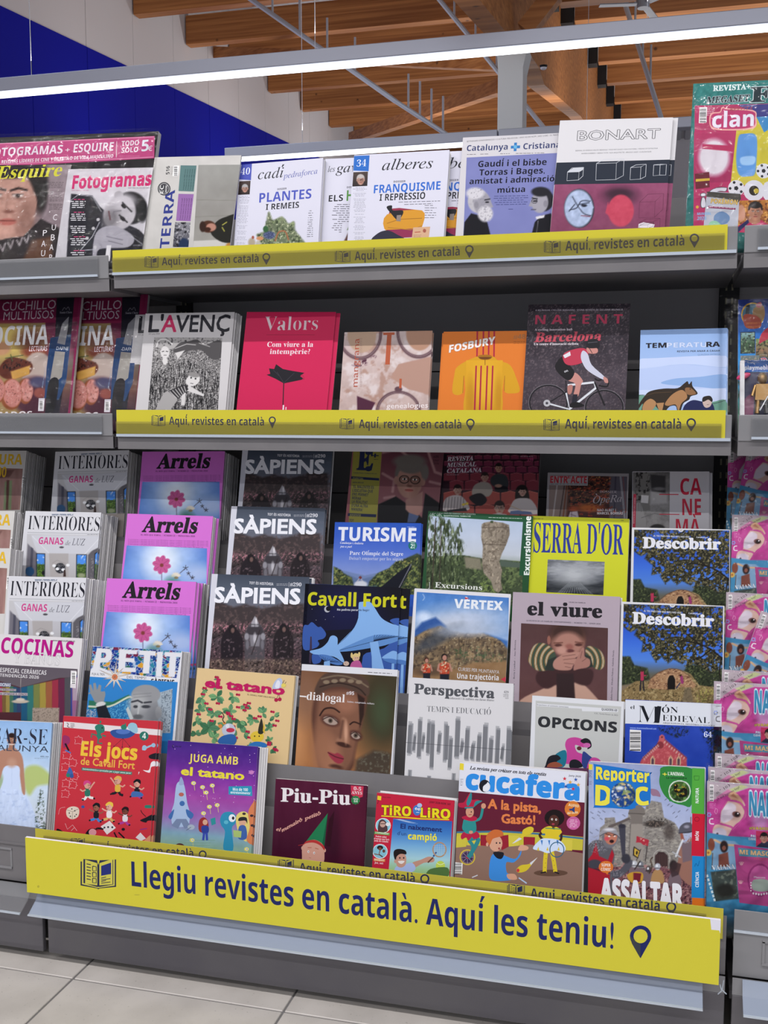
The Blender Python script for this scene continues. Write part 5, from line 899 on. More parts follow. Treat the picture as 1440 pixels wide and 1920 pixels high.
def art_econ(a):
    a.cv(400, 830, 3.273); a.base('8c545c'); r = a.ras(0, 0, 1, 1, 120, ((1040, 20), (1415, 40), (1400, 700), (985, 700))); r.v('5c3440', '7c4c54', '9c6c70', '7c5058')
    for P in ([(1040, 60), (1140, 40), (1200, 90)], [(1040, 190), (1110, 230), (1100, 300)], [(1320, 60), (1360, 180), (1415, 200)], [(1330, 240), (1415, 260)], [(1050, 340), (1110, 330)], [(1160, 30), (1330, 50)]): r.l(P, 16, 'b48c8c', .8, 10)
    r.p([(1000, 700), (1010, 380), (1120, 330), (1180, 370), (1280, 460), (1300, 310), (1400, 380), (1400, 700)], '17171c', 8); r.p([(1180, 350), (1285, 300), (1280, 420), (1240, 470), (1180, 410)], 'a88078', 8); r.p([(1200, 430), (1262, 450), (1240, 490), (1190, 490)], '54648c', 6)
    r.head(1205, 225, 105, 'a88074', '6c6662', 3, glasses=True).e(1205, 115, 100, 42, '6e6864', .4).e(1300, 180, 22, 50, '6e6864', .4); a.put(r)
    a.P([(862, 12), (1036, 24), (985, 720), (815, 720)], '908c40'); r = 0
    a.T('E', 880, 165, 975, 168, 122, '22294c', 'X'); a.E(952, 60, 20, 16, '22294c'); a.E(952, 160, 20, 16, '22294c'); a.P([(900, 95), (935, 98), (932, 118), (896, 116)], '22294c'); a.T('+', 970, 95, 1012, 97, 34, '22294c', 'G'); a.D(985, 102, 1012, 1, 4, 4, '22294c')
    a.T('ECONOMIA PENSADA I SOLIDÀRIA AL SEGLE XXI', 860, 188, 1002, 194, 6, '30344c', 'g'); a.P([(846, 206), (1018, 218), (1017, 233), (845, 222)], '22294c'); a.T('ESPECIAL', 856, 224, 922, 228, 12, '8c8a50', 'g')
    a.T('MARIONA BERENGUER', 855, 248, 922, 250, 8, '22294c', 'g')
    for i, (t, x) in enumerate((('"EL MALENTÈS ÉS', 984), ("L'ESCLETXA QUE", 978), ('ENS PERMET', 950), ('MIRAR', 905), ('LA REALITAT', 945), ("D'UNA ALTRA", 948), ('MANERA"', 918))): a.T(t, 855 - i * 1.4, 277 + i * 23, x, 284 + i * 23, 17, '22294c', 'g')
    a.P([(826, 432), (1000, 440), (998, 458), (824, 450)], '22294c'); a.T('REPORTATGE', 838, 450, 905, 452, 12, '8c8a50', 'g'); a.T('TOT', 835, 485, 862, 486, 16, '22294c', 'g')
    a.T('#25', 1350, 92, 1382, 93, 13, '2c1c24', 'g'); a.T('JUNY', 1348, 116, 1384, 117, 13, '2c1c24', 'h'); a.T('2026', 1350, 132, 1384, 133, 10, '2c1c24', 'h')
def art_seats(a):
    a.cv(800, 830, 3.273); a.base('2a1c26'); r = a.ras(0, 0, 1, 1, 150, ((108, 45), (690, 48), (682, 620), (95, 620))); r.v('1c121c', '2c1824', '38202a', '502c30', '4c2c28')
    rows = ((58, 52, 20), (90, 56, 26), (128, 62, 32), (165, 70, 40), (210, 82, 52), (262, 94, 66), (340, 118, 90), (430, 140, 110), (520, 150, 110))
    for j, (y, w, h) in enumerate(rows):
        x = 100 + (j % 2) * w * .4
        while x < 700:
            r.p([(x + 3, y - h * .35), (x + w * .5, y - h * .5), (x + w - 6, y - h * .35), (x + w - 3, y + h * .5), (x + 2, y + h * .5)], '6c2a44' if y < 200 else ('7c3440' if y < 300 else '9c4a44'), 5, sm=False).l([(x + 4, y - h * .33), (x + w * .5, y - h * .48), (x + w - 6, y - h * .33)], 2.5, 'a8606c' if y < 300 else 'c8786c'); r.p([(x + 4, y + h * .45), (x + w - 4, y + h * .45), (x + w - 8, y + h * .8), (x + 4, y + h * .8)], '2c1420', 4); x += w
    def sit(cx, y, r_, body, hair, skin, P, legs=None):
        r.p(P, body, 5, sm=True); r.head(cx, y, r_, skin, hair)
        if legs: r.p(legs, '1c1820', 5, sm=True)
    sit(190, 290, 28, 'bcb4b4', '2a1c1c', 'b08c80', [(120, 340), (170, 322), (215, 330), (255, 380), (250, 415), (110, 420), (100, 380)], None); 
    for k in range(7): r.l([(120 + k * 18, 335), (110 + k * 19, 415)], 3, '5c5458')
    r.l([(218, 380), (245, 375)], 8, 'c8a040').e(226, 380, 9, 8, 'd8c050', .3).e(248, 374, 9, 8, 'd8c050', .3); r.p([(120, 415), (240, 400), (250, 420), (130, 425)], '1e1c24', 4)
    sit(357, 212, 26, '9c948c', '2c2220', 'b48c80', [(290, 265), (340, 240), (385, 250), (405, 290), (380, 330), (330, 325), (280, 320)], [(260, 335), (330, 310), (370, 350), (340, 385), (300, 380)]); sit(442, 155, 25, '33363a', '1c1616', 'a88070', [(395, 215), (440, 190), (490, 205), (502, 265), (470, 290), (400, 260)], [(425, 270), (490, 270), (495, 300), (430, 300)]); r.e(440, 265, 22, 10, 'a88070', .4)
    r.p([(545, 300), (560, 268), (590, 258), (615, 275), (630, 330), (620, 370), (550, 365)], '1e1818', 5, sm=True); sit(588, 300, 26, 'c4bcbc', '1e1818', 'b89488', [(540, 350), (585, 340), (640, 350), (680, 410), (670, 440), (510, 430), (515, 390)]); r.p([(515, 420), (560, 415), (640, 425), (650, 440), (510, 440)], '54648c', 4).l([(510, 385), (590, 420)], 3, 'c0a070'); r.head(447, 400, 36, 'b49488', '2a1e1e'); r.p([(400, 440), (440, 432), (490, 440), (500, 620), (390, 620)], 'a8a0a4', 5); a.put(r)
    a.T('REVISTA', 126, 114, 285, 108, 26, 'c4bec8', 'j', out='c4bec8', ow=.01); a.T('MUSICAL', 124, 150, 303, 144, 26, 'c4bec8', 'j', out='c4bec8', ow=.01); a.T('CATALANA', 122, 186, 336, 180, 26, 'c4bec8', 'j', out='c4bec8', ow=.01); a.D(122, 196, 200, 1, 4, 4, 'a8a0ac'); a.D(575, 84, 655, 1, 4, 4, 'a8a0ac'); a.T('398', 618, 114, 655, 112, 20, 'b84878', 'h')
def art_opera(a):
    a.cv(800, 830, 3.273); a.base('908c90'); r = a.ras(0, 0, 1, 1, 120, ((755, 200), (1230, 208), (1222, 640), (745, 640))); r.v('3c2420', '54342c', '6c4434', '5c3c38')
    r.p([(755, 200), (870, 230), (840, 640), (745, 640)], '7c6c68', 6).l([(800, 265), (775, 460)], 8, 'a8a0a0').l([(845, 265), (815, 460)], 6, '3a2c2c').l([(860, 260), (835, 480)], 10, '6c4030'); r.p([(1120, 205), (1230, 208), (1222, 640), (1120, 640)], '54505c', 6).l([(1190, 210), (1215, 460)], 12, '8a8890').l([(1205, 210), (1222, 400)], 3, '8c4444').l([(1160, 210), (1150, 460)], 8, '3c3848')
    m = r.pm([(990, 205), (1130, 205), (1120, 400), (870, 400), (870, 265), (990, 265)], 8); r.sp(22, '1c1014', .48, 3, m, sy=10).sp(16, '9c4430', .56, 5, m, sy=8).sp(9, 'c89050', .66, 6, m, sy=6); r.p([(870, 390), (1120, 380), (1120, 470), (860, 470)], '3c1c1c', 10).e(1000, 400, 80, 22, 'b86430', .9).e(900, 405, 30, 14, 'a85030', .9).sp(14, '8c3420', .58, 7, (r.Y > 385) * (r.Y < 450) * (r.X > 870)); r.p([(865, 470), (880, 425), (925, 420), (935, 470), (935, 640), (860, 640)], 'b0a4b0', 5).l([(885, 440), (915, 450)], 4, '5c4c58').l([(890, 425), (890, 460)], 3, '5c4c58'); a.put(r)
    a.P([(756, 202), (990, 206), (988, 264), (754, 260)], '9c989c'); a.T('ENTR', 758, 246, 866, 247, 42, 'a8303c', 'G'); a.T('E', 866, 220, 884, 220, 16, 'a8303c', 'G'); a.T('ACTE', 884, 247, 982, 248, 42, 'a8303c', 'G'); a.D(758, 252, 984, 1, 6, 6, '50505a', wv=.02)
    a.T('DOSSIER', 1062, 308, 1166, 310, 16, 'a8a0a8', 'S'); a.T('ÒpeRa', 1020, 372, 1196, 362, 44, 'a8a0a8', 'c', shear=.1); a.T('NAO ALBET I', 1046, 420, 1162, 421, 15, 'd4ced4', 'G'); a.T('MARCEL BORRÀS', 1046, 440, 1204, 441, 15, 'd4ced4', 'G')
def art_canema(a):
    a.cv(1100, 830, 3.692); a.base('c4c2c8'); r = a.ras(0, 0, 1, 1, 90, ((320, 204), (576, 202), (572, 800), (318, 800))); r.v('6a6868', '8a8888', 'a8a6a8').n(30, .1, 3)
    r.p([(345, 205), (440, 210), (440, 470), (330, 470)], '787674', 8).sp(16, '2a2828', .52, 4, r.pm([(340, 205), (440, 205), (435, 400), (335, 400)]), sy=22); r.p([(440, 220), (545, 230), (545, 350), (450, 340)], '3c3a3c', 12).e(500, 320, 45, 12, '7c7a7c', .8).e(465, 390, 8, 8, 'd8d6d8', .6); r.p([(440, 330), (560, 360), (560, 420), (440, 430)], 'b4b2b4', 20, .8); r.p([(378, 362), (430, 366), (425, 420), (375, 415)], 'd0ced0', 4); r.p([(340, 578), (342, 440), (352, 415), (372, 420), (378, 430), (385, 450), (400, 500), (412, 540), (400, 600), (340, 600)], '9a9898', 5, sm=True).l([(360, 420), (362, 470)], 2, '5a5858').l([(374, 425), (378, 480)], 2, '5a5858'); r.l([(380, 520), (470, 490), (560, 510)], 4, '6a686a').e(490, 590, 50, 26, '2a2828', .3); a.put(r)
    a.P([(324, 356), (343, 356), (333, 800), (313, 800)], 'c0304c'); a.T('REVISTA DE CULTURA CANEMÀ', 330, 560, 338, 380, 8, 'e0b0bc', 'g')
    a.T('CA', 648, 360, 796, 360, 118, 'bc2440', 'g'); a.T('NE', 662, 502, 792, 502, 118, 'bc2440', 'g'); a.T('MÀ', 618, 642, 788, 642, 118, 'bc2440', 'g'); a.R(502, 355, 636, 362, 'bc2440'); a.R(502, 493, 642, 500, 'bc2440')
def art_turisme(a):
    a.cv(400, 830, 3.273); a.base('2e56b4'); r = a.full(110, 0, .6); r.v('2450b0', '3458b8', '4a68c0', '6c84c8', '8898cc', '8a98c0').n(90, .02)
    r.p([(740, 800), (800, 785), (860, 800), (930, 815), (1000, 800), (1060, 900), (740, 900)], '6c80ac', 8).p([(740, 840), (830, 810), (900, 840), (980, 820), (1010, 900), (740, 900)], '5c7098', 6)
    for P, s in (([(738, 760), (780, 780), (800, 800), (850, 830), (870, 900), (735, 900)], 3), ([(940, 900), (960, 850), (1010, 800), (1080, 770), (1120, 730), (1180, 710), (1250, 680), (1275, 690), (1270, 1100), (930, 1100)], 5)): m = r.pm(P, 10); r.mix(m, '34402c').sp(12, '748048', .52, s, m).sp(10, 'b0a458', .62, s + 1, m, a=.7).sp(9, '1c2418', .55, s + 2, m)
    r.p([(1030, 885), (1130, 800), (1215, 742), (1215, 770), (1150, 890), (1080, 1000), (960, 1000)], '10131f', 4).l([(1215, 745), (1140, 890)], 3, 'a8a8b0'); r.l([(865, 875), (900, 828), (930, 868)], 5, 'b8b0b8').e(902, 828, 9, 9, '6c3030', .3).e(905, 870, 40, 22, 'c8ccd4', .4); r.p([(850, 890), (1000, 880), (1000, 1100), (820, 1100)], '5c7c8c', 14); a.put(r)
    a.T('TURISME', 765, 600, 1242, 608, 80, 'd8dce8', 'g', out='d8dce8', ow=.012); a.T('Catalunya i Andorra', 778, 620, 920, 624, 12, 'd0d4e4', 'c', out='d0d4e4', ow=.02); a.T('pas a pas!', 778, 642, 850, 644, 12, 'd0d4e4', 'c', out='d0d4e4', ow=.02); a.D(1190, 516, 1240, 1, 5, 5, 'a0b0d8', wv=.1)
    a.T('Parc Olímpic del Segre', 836, 688, 1165, 694, 22, 'd4d8e8', 's'); a.T("Deixa't emportar per les aigües", 832, 718, 1165, 724, 18, 'b0b8d8', 's'); a.E(1223, 632, 27, 27, '1e6c68'); a.T('2', 1210, 648, 1224, 648, 25, 'd0e4e0', 'g'); a.T('95', 1225, 634, 1238, 634, 10, 'd0e4e0', 'g'); a.T('€', 1226, 650, 1238, 650, 12, 'd0e4e0', 'g'); a.T('PREU', 1212, 618, 1236, 618, 6, 'd0e4e0', 'g')
def art_rock(a):
    a.cv(800, 830, 3.273); a.base('234c2e'); r = a.ras(0, 0, 1, 1, 150, ((12, 445), (596, 488), (584, 1000), (-10, 1000))); r.v('a8b8d0', 'b4c0d4', 'b8c0cc', '66745c', '44523a', '3c4a30').n(60, .02)
    m = r.pm([(220, 690), (340, 710), (600, 730), (600, 1000), (0, 1000), (0, 700)], 6); r.mix(m, '3f4c34').sp(22, '64744a', .52, 3, m, sy=14).sp(14, '2a3524', .54, 4, m); r.p([(230, 700), (330, 710), (340, 780), (240, 770)], '8c8474', 14, .8).p([(450, 720), (600, 740), (600, 770), (450, 760)], '4c5a50', 8)
    R = [(338, 500), (355, 490), (400, 482), (470, 492), (505, 505), (510, 560), (490, 620), (462, 680), (445, 730), (462, 780), (455, 850), (465, 900), (440, 920), (410, 905), (395, 850), (350, 800), (340, 740), (345, 640), (335, 580)]; m = r.pm(R, 5); r.mix(m, '8c8274').sp(14, '6c6256', .5, 6, m).sp(9, 'b0a492', .6, 7, m, sy=14).l([(340, 522), (505, 520)], 5, '5c5248').l([(345, 622), (485, 628)], 5, '5c5248').l([(380, 500), (385, 580)], 4, '6c6258').l([(430, 500), (425, 610)], 4, '6c6258').e(400, 486, 10, 8, '3c4a30', .4); r.mix(m * np.clip((r.X - 430) / 60, 0, 1) * .35, '4c443c')
    for k in range(26):
        x = 20 + (k * 37 % 200); y = 470 + (k * 71 % 330); r.l([(x - 14, y + 60), (x, y), (x + 10, y + 50)], 9, '3a4630' if k % 3 else '66745a', .85)
    m = r.pm([(0, 445), (80, 450), (150, 500), (200, 580), (235, 640), (200, 700), (230, 780), (180, 900), (0, 1000)], 30); r.sp(13, '38442c', .46, 8, m, sy=40).sp(9, '7c8a64', .58, 9, m, sy=30).sp(8, '1e281a', .56, 10, m, sy=40); r.l([(55, 480), (30, 950)], 7, '3c342c').l([(90, 500), (75, 950)], 5, '3c342c'); m = r.pm([(320, 900), (340, 800), (380, 840), (420, 920), (300, 920)], 10); r.sp(9, '788c4c', .48, 12, m); a.put(r)
    a.P([(14, 424), (640, 444), (652, 470), (596, 488), (12, 450)], '1f5034'); a.R(592, 470, 640, 820, '1f5034'); 
    for x in (36, 78): a.T('UEC', x - 18, 450, x + 16, 452, 20, 'b8c8c0', 'B', shear=.2)
    a.T('UNIÓ EXCURSIONISTA DE CATALUNYA', 104, 438, 300, 444, 9, 'c0d0c8', 's'); a.T('Agrupació Excursionista - Fundada el 1925', 104, 451, 270, 456, 8, 'c0d0c8', 'g'); a.D(380, 458, 585, 1, 5, 6, 'c0d0c8', dy=.03, wv=.02)
    a.T('Excursionisme', 632, 812, 640, 452, 34, 'dce4e0', 'G'); a.L([(18, 855), (18, 895), (8, 893)], 3, 'd8dcd8'); a.T('Excursions', 50, 888, 340, 906, 32, 'dcdfda', 's')
def art_serra(a):
    a.cv(800, 830, 3.273); a.base('c4c92c'); a.T("SERRA D'OR", 654, 672, 1206, 688, 186, '2c3a8c', 's'); a.D(656, 466, 720, 1, 5, 5, '3c4030'); a.T('798', 1190, 480, 1208, 480, 6, '3c4030', 'g')
    r = a.ras(743, 716, 1084, 936, 100); r.v('6c7078', '82868c', '5c6068', '33373d', '2a2e34').n(70, .16, 3, 18); m = r.em(905, 810, 110, 60, 1.4); r.mix(m * .75, 'c8ccd2').sp(40, '9ca0a8', .5, 5, (r.Y < 810) * 1., sy=10, a=.7); 
    for k in range(30): t = -1.1 + k * .075; r.l([(905 + 40 * math.sin(t), 860), (905 + 190 * math.sin(t), 980)], 2, 'aeb4bc' if k % 2 else '3a3e44', .7)
    a.put(r)
def art_tree(a):
    a.cv(1100, 830, 3.692); a.base('cdced2'); r = a.ras(0, 0, 1, 1, 170, ((256, 1116), (944, 1135), (940, 1810), (240, 1795))); r.v('3a5cb0', '2f58bc', '2c58c4', '3c6cd0', '4c7cd0', '5a5a50', '7c6c58', '6c604c')
    m = r.pm([(250, 1116), (944, 1135), (940, 1560), (860, 1600), (790, 1560), (740, 1530), (700, 1560), (640, 1520), (600, 1500), (560, 1530), (520, 1480), (480, 1520), (430, 1440), (380, 1450), (390, 1380), (330, 1330), (350, 1290), (300, 1310), (250, 1270)], 14) * np.clip((r.nz(22, seed=3) - .34) * 14, 0, 1)
    r.mix(m, '2a2a20').sp(11, '6a6444', .52, 4, m).sp(8, 'a0966c', .62, 5, m).sp(9, '16160f', .55, 6, m)
    m2 = np.maximum(r.pm([(240, 1480), (300, 1480), (330, 1540), (420, 1560), (440, 1640), (240, 1680)], 12), r.pm([(660, 1600), (700, 1540), (780, 1540), (860, 1600), (944, 1560), (944, 1720), (660, 1700)], 12)); r.mix(m2, '2c3424').sp(10, '56603c', .54, 8, m2).sp(9, '171c12', .56, 9, m2)
    for P in ([(944, 1500), (860, 1430), (760, 1390), (660, 1370)], [(860, 1430), (800, 1480), (740, 1500)], [(780, 1395), (700, 1330)], [(930, 1500), (920, 1600), (944, 1700)]): r.l(spl(P, 4, False), 9, '1a1610')
    G = [(240, 1720), (340, 1650), (430, 1650), (500, 1590), (580, 1562), (640, 1570), (720, 1600), (780, 1680), (944, 1700), (944, 1815), (240, 1800)]; m = r.pm(G, 6); r.mix(m, '84704c').sp(14, 'a8966c', .54, 10, m).sp(9, '4c4028', .56, 11, m)
    m = r.pm([(420, 1700), (440, 1640), (500, 1590), (570, 1562), (640, 1570), (700, 1610), (760, 1680), (740, 1700), (660, 1690), (560, 1710)], 5); r.mix(m, 'a07c5c').sp(13, '6c4a38', .52, 13, m, sy=8).sp(9, 'c8a884', .6, 14, m, sy=6); r.l(spl([(430, 1640), (500, 1590), (580, 1566), (650, 1575), (720, 1620)], 5, False), 5, '5c4434'); r.p([(560, 1708), (558, 1640), (575, 1612), (600, 1612), (614, 1640), (612, 1708)], '141110', 4).l(spl([(556, 1660), (566, 1615), (590, 1602), (612, 1618), (618, 1670)], 4, False), 5, 'b89474')
    r.l([(384, 1590), (384, 1640)], 22, 'a83050').e(383, 1578, 7, 9, '3c241c', .3).l([(376, 1650), (370, 1715)], 10, '20202a').l([(390, 1650), (396, 1715)], 10, '20202a').l([(390, 1610), (410, 1612)], 6, 'a83050'); r.l([(655, 1620), (662, 1660)], 20, '8c3468').e(650, 1612, 7, 8, '3c241c', .3).l([(645, 1665), (620, 1700)], 8, '2c3450')
    m = r.pm([(760, 1720), (800, 1690), (944, 1710), (944, 1810), (760, 1800)], 20); r.sp(12, 'a8a05c', .5, 15, m).sp(8, '5c5c34', .55, 16, m); r.p([(660, 1790), (680, 1700), (720, 1690), (740, 1800)], '6a6050', 10, .7); a.put(r)
    a.E(594, 1122, 20, 18, 'cdced2'); a.T('327', 586, 1132, 604, 1132, 8, '303038', 'g')
    a.T("EL TEU PAÍS COM MAI NO L'HAS VIST", 396, 1170, 656, 1184, 12, 'c8ccd4', 'g'); a.T('Catalunya', 705, 1186, 786, 1190, 11, 'c8ccd4', 'g'); a.T('Descobrir', 318, 1250, 878, 1272, 78, 'd8dae2', 'X', out='d8dae2', ow=.01)
def art_mushroom(a):
    a.cv(540, 1060, 5.54); a.base('1c3c8c'); r = a.ras(0, 0, 1, 1, 60, ((180, 190), (1175, 232), (1175, 700), (150, 700))); r.v('0c0c16', '0c0c1a', '10102a').e(600, 420, 320, 260, '161a54', 1.2, 0, .6); a.put(r)
    a.P([(150, 690), (1175, 640), (1175, 1400), (120, 1400)], '0e0e1c')
    for P in ([(160, 640), (210, 620), (250, 590), (310, 640), (345, 640), (395, 710), (370, 760), (310, 780), (325, 820), (280, 860), (160, 870)], [(1060, 580), (1110, 550), (1175, 560), (1175, 640)], [(250, 930), (300, 910), (345, 960), (330, 1010), (260, 1020)], [(770, 1000), (800, 920), (860, 900), (1000, 860), (1175, 780), (1175, 1400), (760, 1400)]): a.P(P, '34549c', True)
    a.P([(232, 740), (246, 740), (250, 900), (236, 1020), (218, 1010)], '3a2c40')
    a.P([(500, 880), (500, 840), (600, 740), (690, 640), (730, 540), (735, 400), (760, 380), (850, 380), (900, 440), (970, 545), (1060, 600), (1175, 645), (1175, 745), (1010, 720), (900, 740), (700, 830), (560, 890)], '7ba6da', True)
    a.L(spl([(520, 890), (495, 870), (510, 830), (600, 750), (690, 640), (730, 540)], 4, False), 4, '10142c')
    a.P([(520, 890), (700, 800), (880, 730), (1010, 718), (1175, 742), (1175, 770), (1010, 830), (850, 860), (650, 890)], '5a86c0', True)
    for k in range(22): x = 540 + k * 30; a.L([(890, 790), (x, 886 - (x - 520) * .26 if x < 900 else 722 + (x - 900) * .06)], 3.5, '14203c')
    a.P([(850, 800), (935, 785), (955, 900), (1000, 1080), (1010, 1400), (880, 1400), (870, 950)], '7ba6da'); a.P([(230, 890), (340, 860), (410, 800), (440, 740), (480, 730), (515, 760), (520, 850), (580, 980), (570, 1010), (480, 950), (330, 930), (260, 920)], '7ba6da', True); a.P([(320, 930), (420, 935), (520, 985), (570, 1025), (500, 1035), (380, 990)], '4a74b4', True)
    for k in range(9): a.L([(400, 1000), (330 + k * 28, 935 + k * 9)], 3, '14203c')
    a.P([(375, 1000), (435, 990), (440, 1100), (370, 1100)], '7ba6da'); a.P([(975, 960), (1060, 900), (1110, 890), (1175, 930), (1175, 1010), (1050, 975)], '7ba6da', True); a.P([(985, 975), (1080, 970), (1175, 1000), (1175, 1030), (1050, 1010)], '4a74b4', True); a.P([(1078, 1020), (1105, 1020), (1095, 1400), (1060, 1400)], '7ba6da')
    a.E(705, 960, 38, 40, 'd0b87c'); a.E(662, 935, 12, 28, 'd0b87c'); a.E(740, 922, 12, 22, 'd0b87c'); a.E(710, 965, 30, 32, 'c8a48c'); a.P([(670, 940), (700, 912), (745, 930), (742, 950), (690, 948)], 'd0b87c', True); a.E(702, 962, 3, 4, '202020'); a.E(722, 960, 3, 4, '202020'); a.P([(655, 1020), (700, 990), (750, 1000), (770, 1100), (650, 1100)], 'b0568c', True); a.E(605, 1020, 30, 24, 'c0a898'); a.L([(590, 1015), (600, 1020)], 3, '302020')
    for x, y in ((292, 568), (388, 563), (475, 534), (250, 455), (600, 450)): a.E(x, y, 3, 3, 'c8ccd8', n=6)
    a.E(408, 455, 32, 34, 'a8aab4'); a.E(420, 450, 26, 26, '0c0c16'); a.T('No podreu parar', 510, 470, 730, 474, 20, 'c0c4d0', 'g'); a.T('de llegir!', 735, 474, 845, 478, 20, '283050', 'g')
    a.T('Cavall Fort', 205, 412, 1125, 436, 128, 'bcbc20', 'g', out='bcbc20', ow=.012)
def art_runners(a):
    a.cv(740, 1090, 3.13); a.base('d0d1d7'); r = a.ras(0, 0, 1, 1, 150, ((130, 62), (670, 96), (664, 700), (98, 700))); r.v('4474b8', '5080c0', '6c94c8', '94acd0', 'a8b8d0', '8c7a64', '7a6450', '6c5440')
    r.e(430, 220, 230, 75, 'a8b8d2', 1.3).e(300, 270, 160, 60, 'b8c0d0', 1.2).e(170, 210, 40, 30, 'c0d0e8', 1.2); r.p([(115, 290), (160, 240), (240, 210), (300, 260), (340, 330), (110, 380)], '2c5090', 16).p([(520, 300), (664, 350), (664, 420), (500, 380)], '3c68a8', 16)
    M = [(112, 330), (200, 280), (270, 262), (330, 290), (420, 305), (520, 305), (560, 320), (620, 350), (668, 400), (668, 620), (98, 620)]; m = r.pm(M, 14); r.mix(m, '6c5c48').sp(34, '8c7658', .5, 3, m, sy=18).sp(14, '4a3e34', .53, 4, m).sp(9, 'a89878', .62, 5, m * (r.X > 300)); r.e(240, 340, 150, 40, '3c4450', .9, -28, .75); r.e(430, 285, 160, 34, 'a4b0c4', 1.4, 0, .9); r.sp(12, '46543c', .54, 8, r.pm([(330, 400), (450, 360), (660, 440), (660, 480), (430, 480), (360, 440)], 20))
    for k in range(12): r.l([(420 + k * 18, 330 + k * 7), (400 + k * 22, 460)], 5, '4a4036' if k % 2 else '9a8a70', .5)
    r.p([(330, 520), (450, 480), (668, 468), (668, 700), (98, 700), (100, 520)], '8a6c4c', 16).n(30, .04, 9); r.e(200, 530, 90, 24, '5c4838', .9)
    for cx, y, q, hc in ((187, 462, 1, '3c2018'), (292, 445, 1.3, '1c1614')):
        r.e(cx, y, 14 * q, 17 * q, hc, .2).e(cx + 1, y + 4, 10 * q, 12 * q, 'b08070', .3); r.p([(cx - 24 * q, y + 30 * q), (cx, y + 18 * q), (cx + 24 * q, y + 28 * q), (cx + 22 * q, y + 78 * q), (cx - 20 * q, y + 78 * q)], 'b8442c', 4).sp(8, 'd8c4a0', .5, int(cx), r.em(cx, y + 48 * q, 22 * q, 30 * q)).sp(7, '2c2430', .62, int(cx) + 2, r.em(cx, y + 48 * q, 22 * q, 30 * q)); r.l([(cx - 24 * q, y + 32 * q), (cx - 30 * q, y + 58 * q), (cx - 14 * q, y + 66 * q)], 8 * q, 'b08070').l([(cx + 24 * q, y + 32 * q), (cx + 32 * q, y + 62 * q)], 8 * q, 'b08070').p([(cx - 20 * q, y + 76 * q), (cx + 22 * q, y + 76 * q), (cx + 20 * q, y + 150), (cx - 20 * q, y + 150)], '20202a', 4)
    r.l(spl([(165, 75), (175, 95), (165, 112)], 4, False), 2.5, 'c0d0e4'); a.put(r)
    a.T('VÈRTEX', 350, 155, 632, 170, 50, 'd8dee6', 'G'); a.P([(412, 92), (438, 100), (415, 106)], 'b83848'); a.T('CURSES PER MUNTANYA', 372, 524, 613, 543, 19, 'c8c8cc', 'h'); a.T('Una trajectòria', 366, 570, 610, 582, 30, 'd8d8dc', 'g'); a.P([(622, 575), (672, 560), (672, 594)], 'b83848')
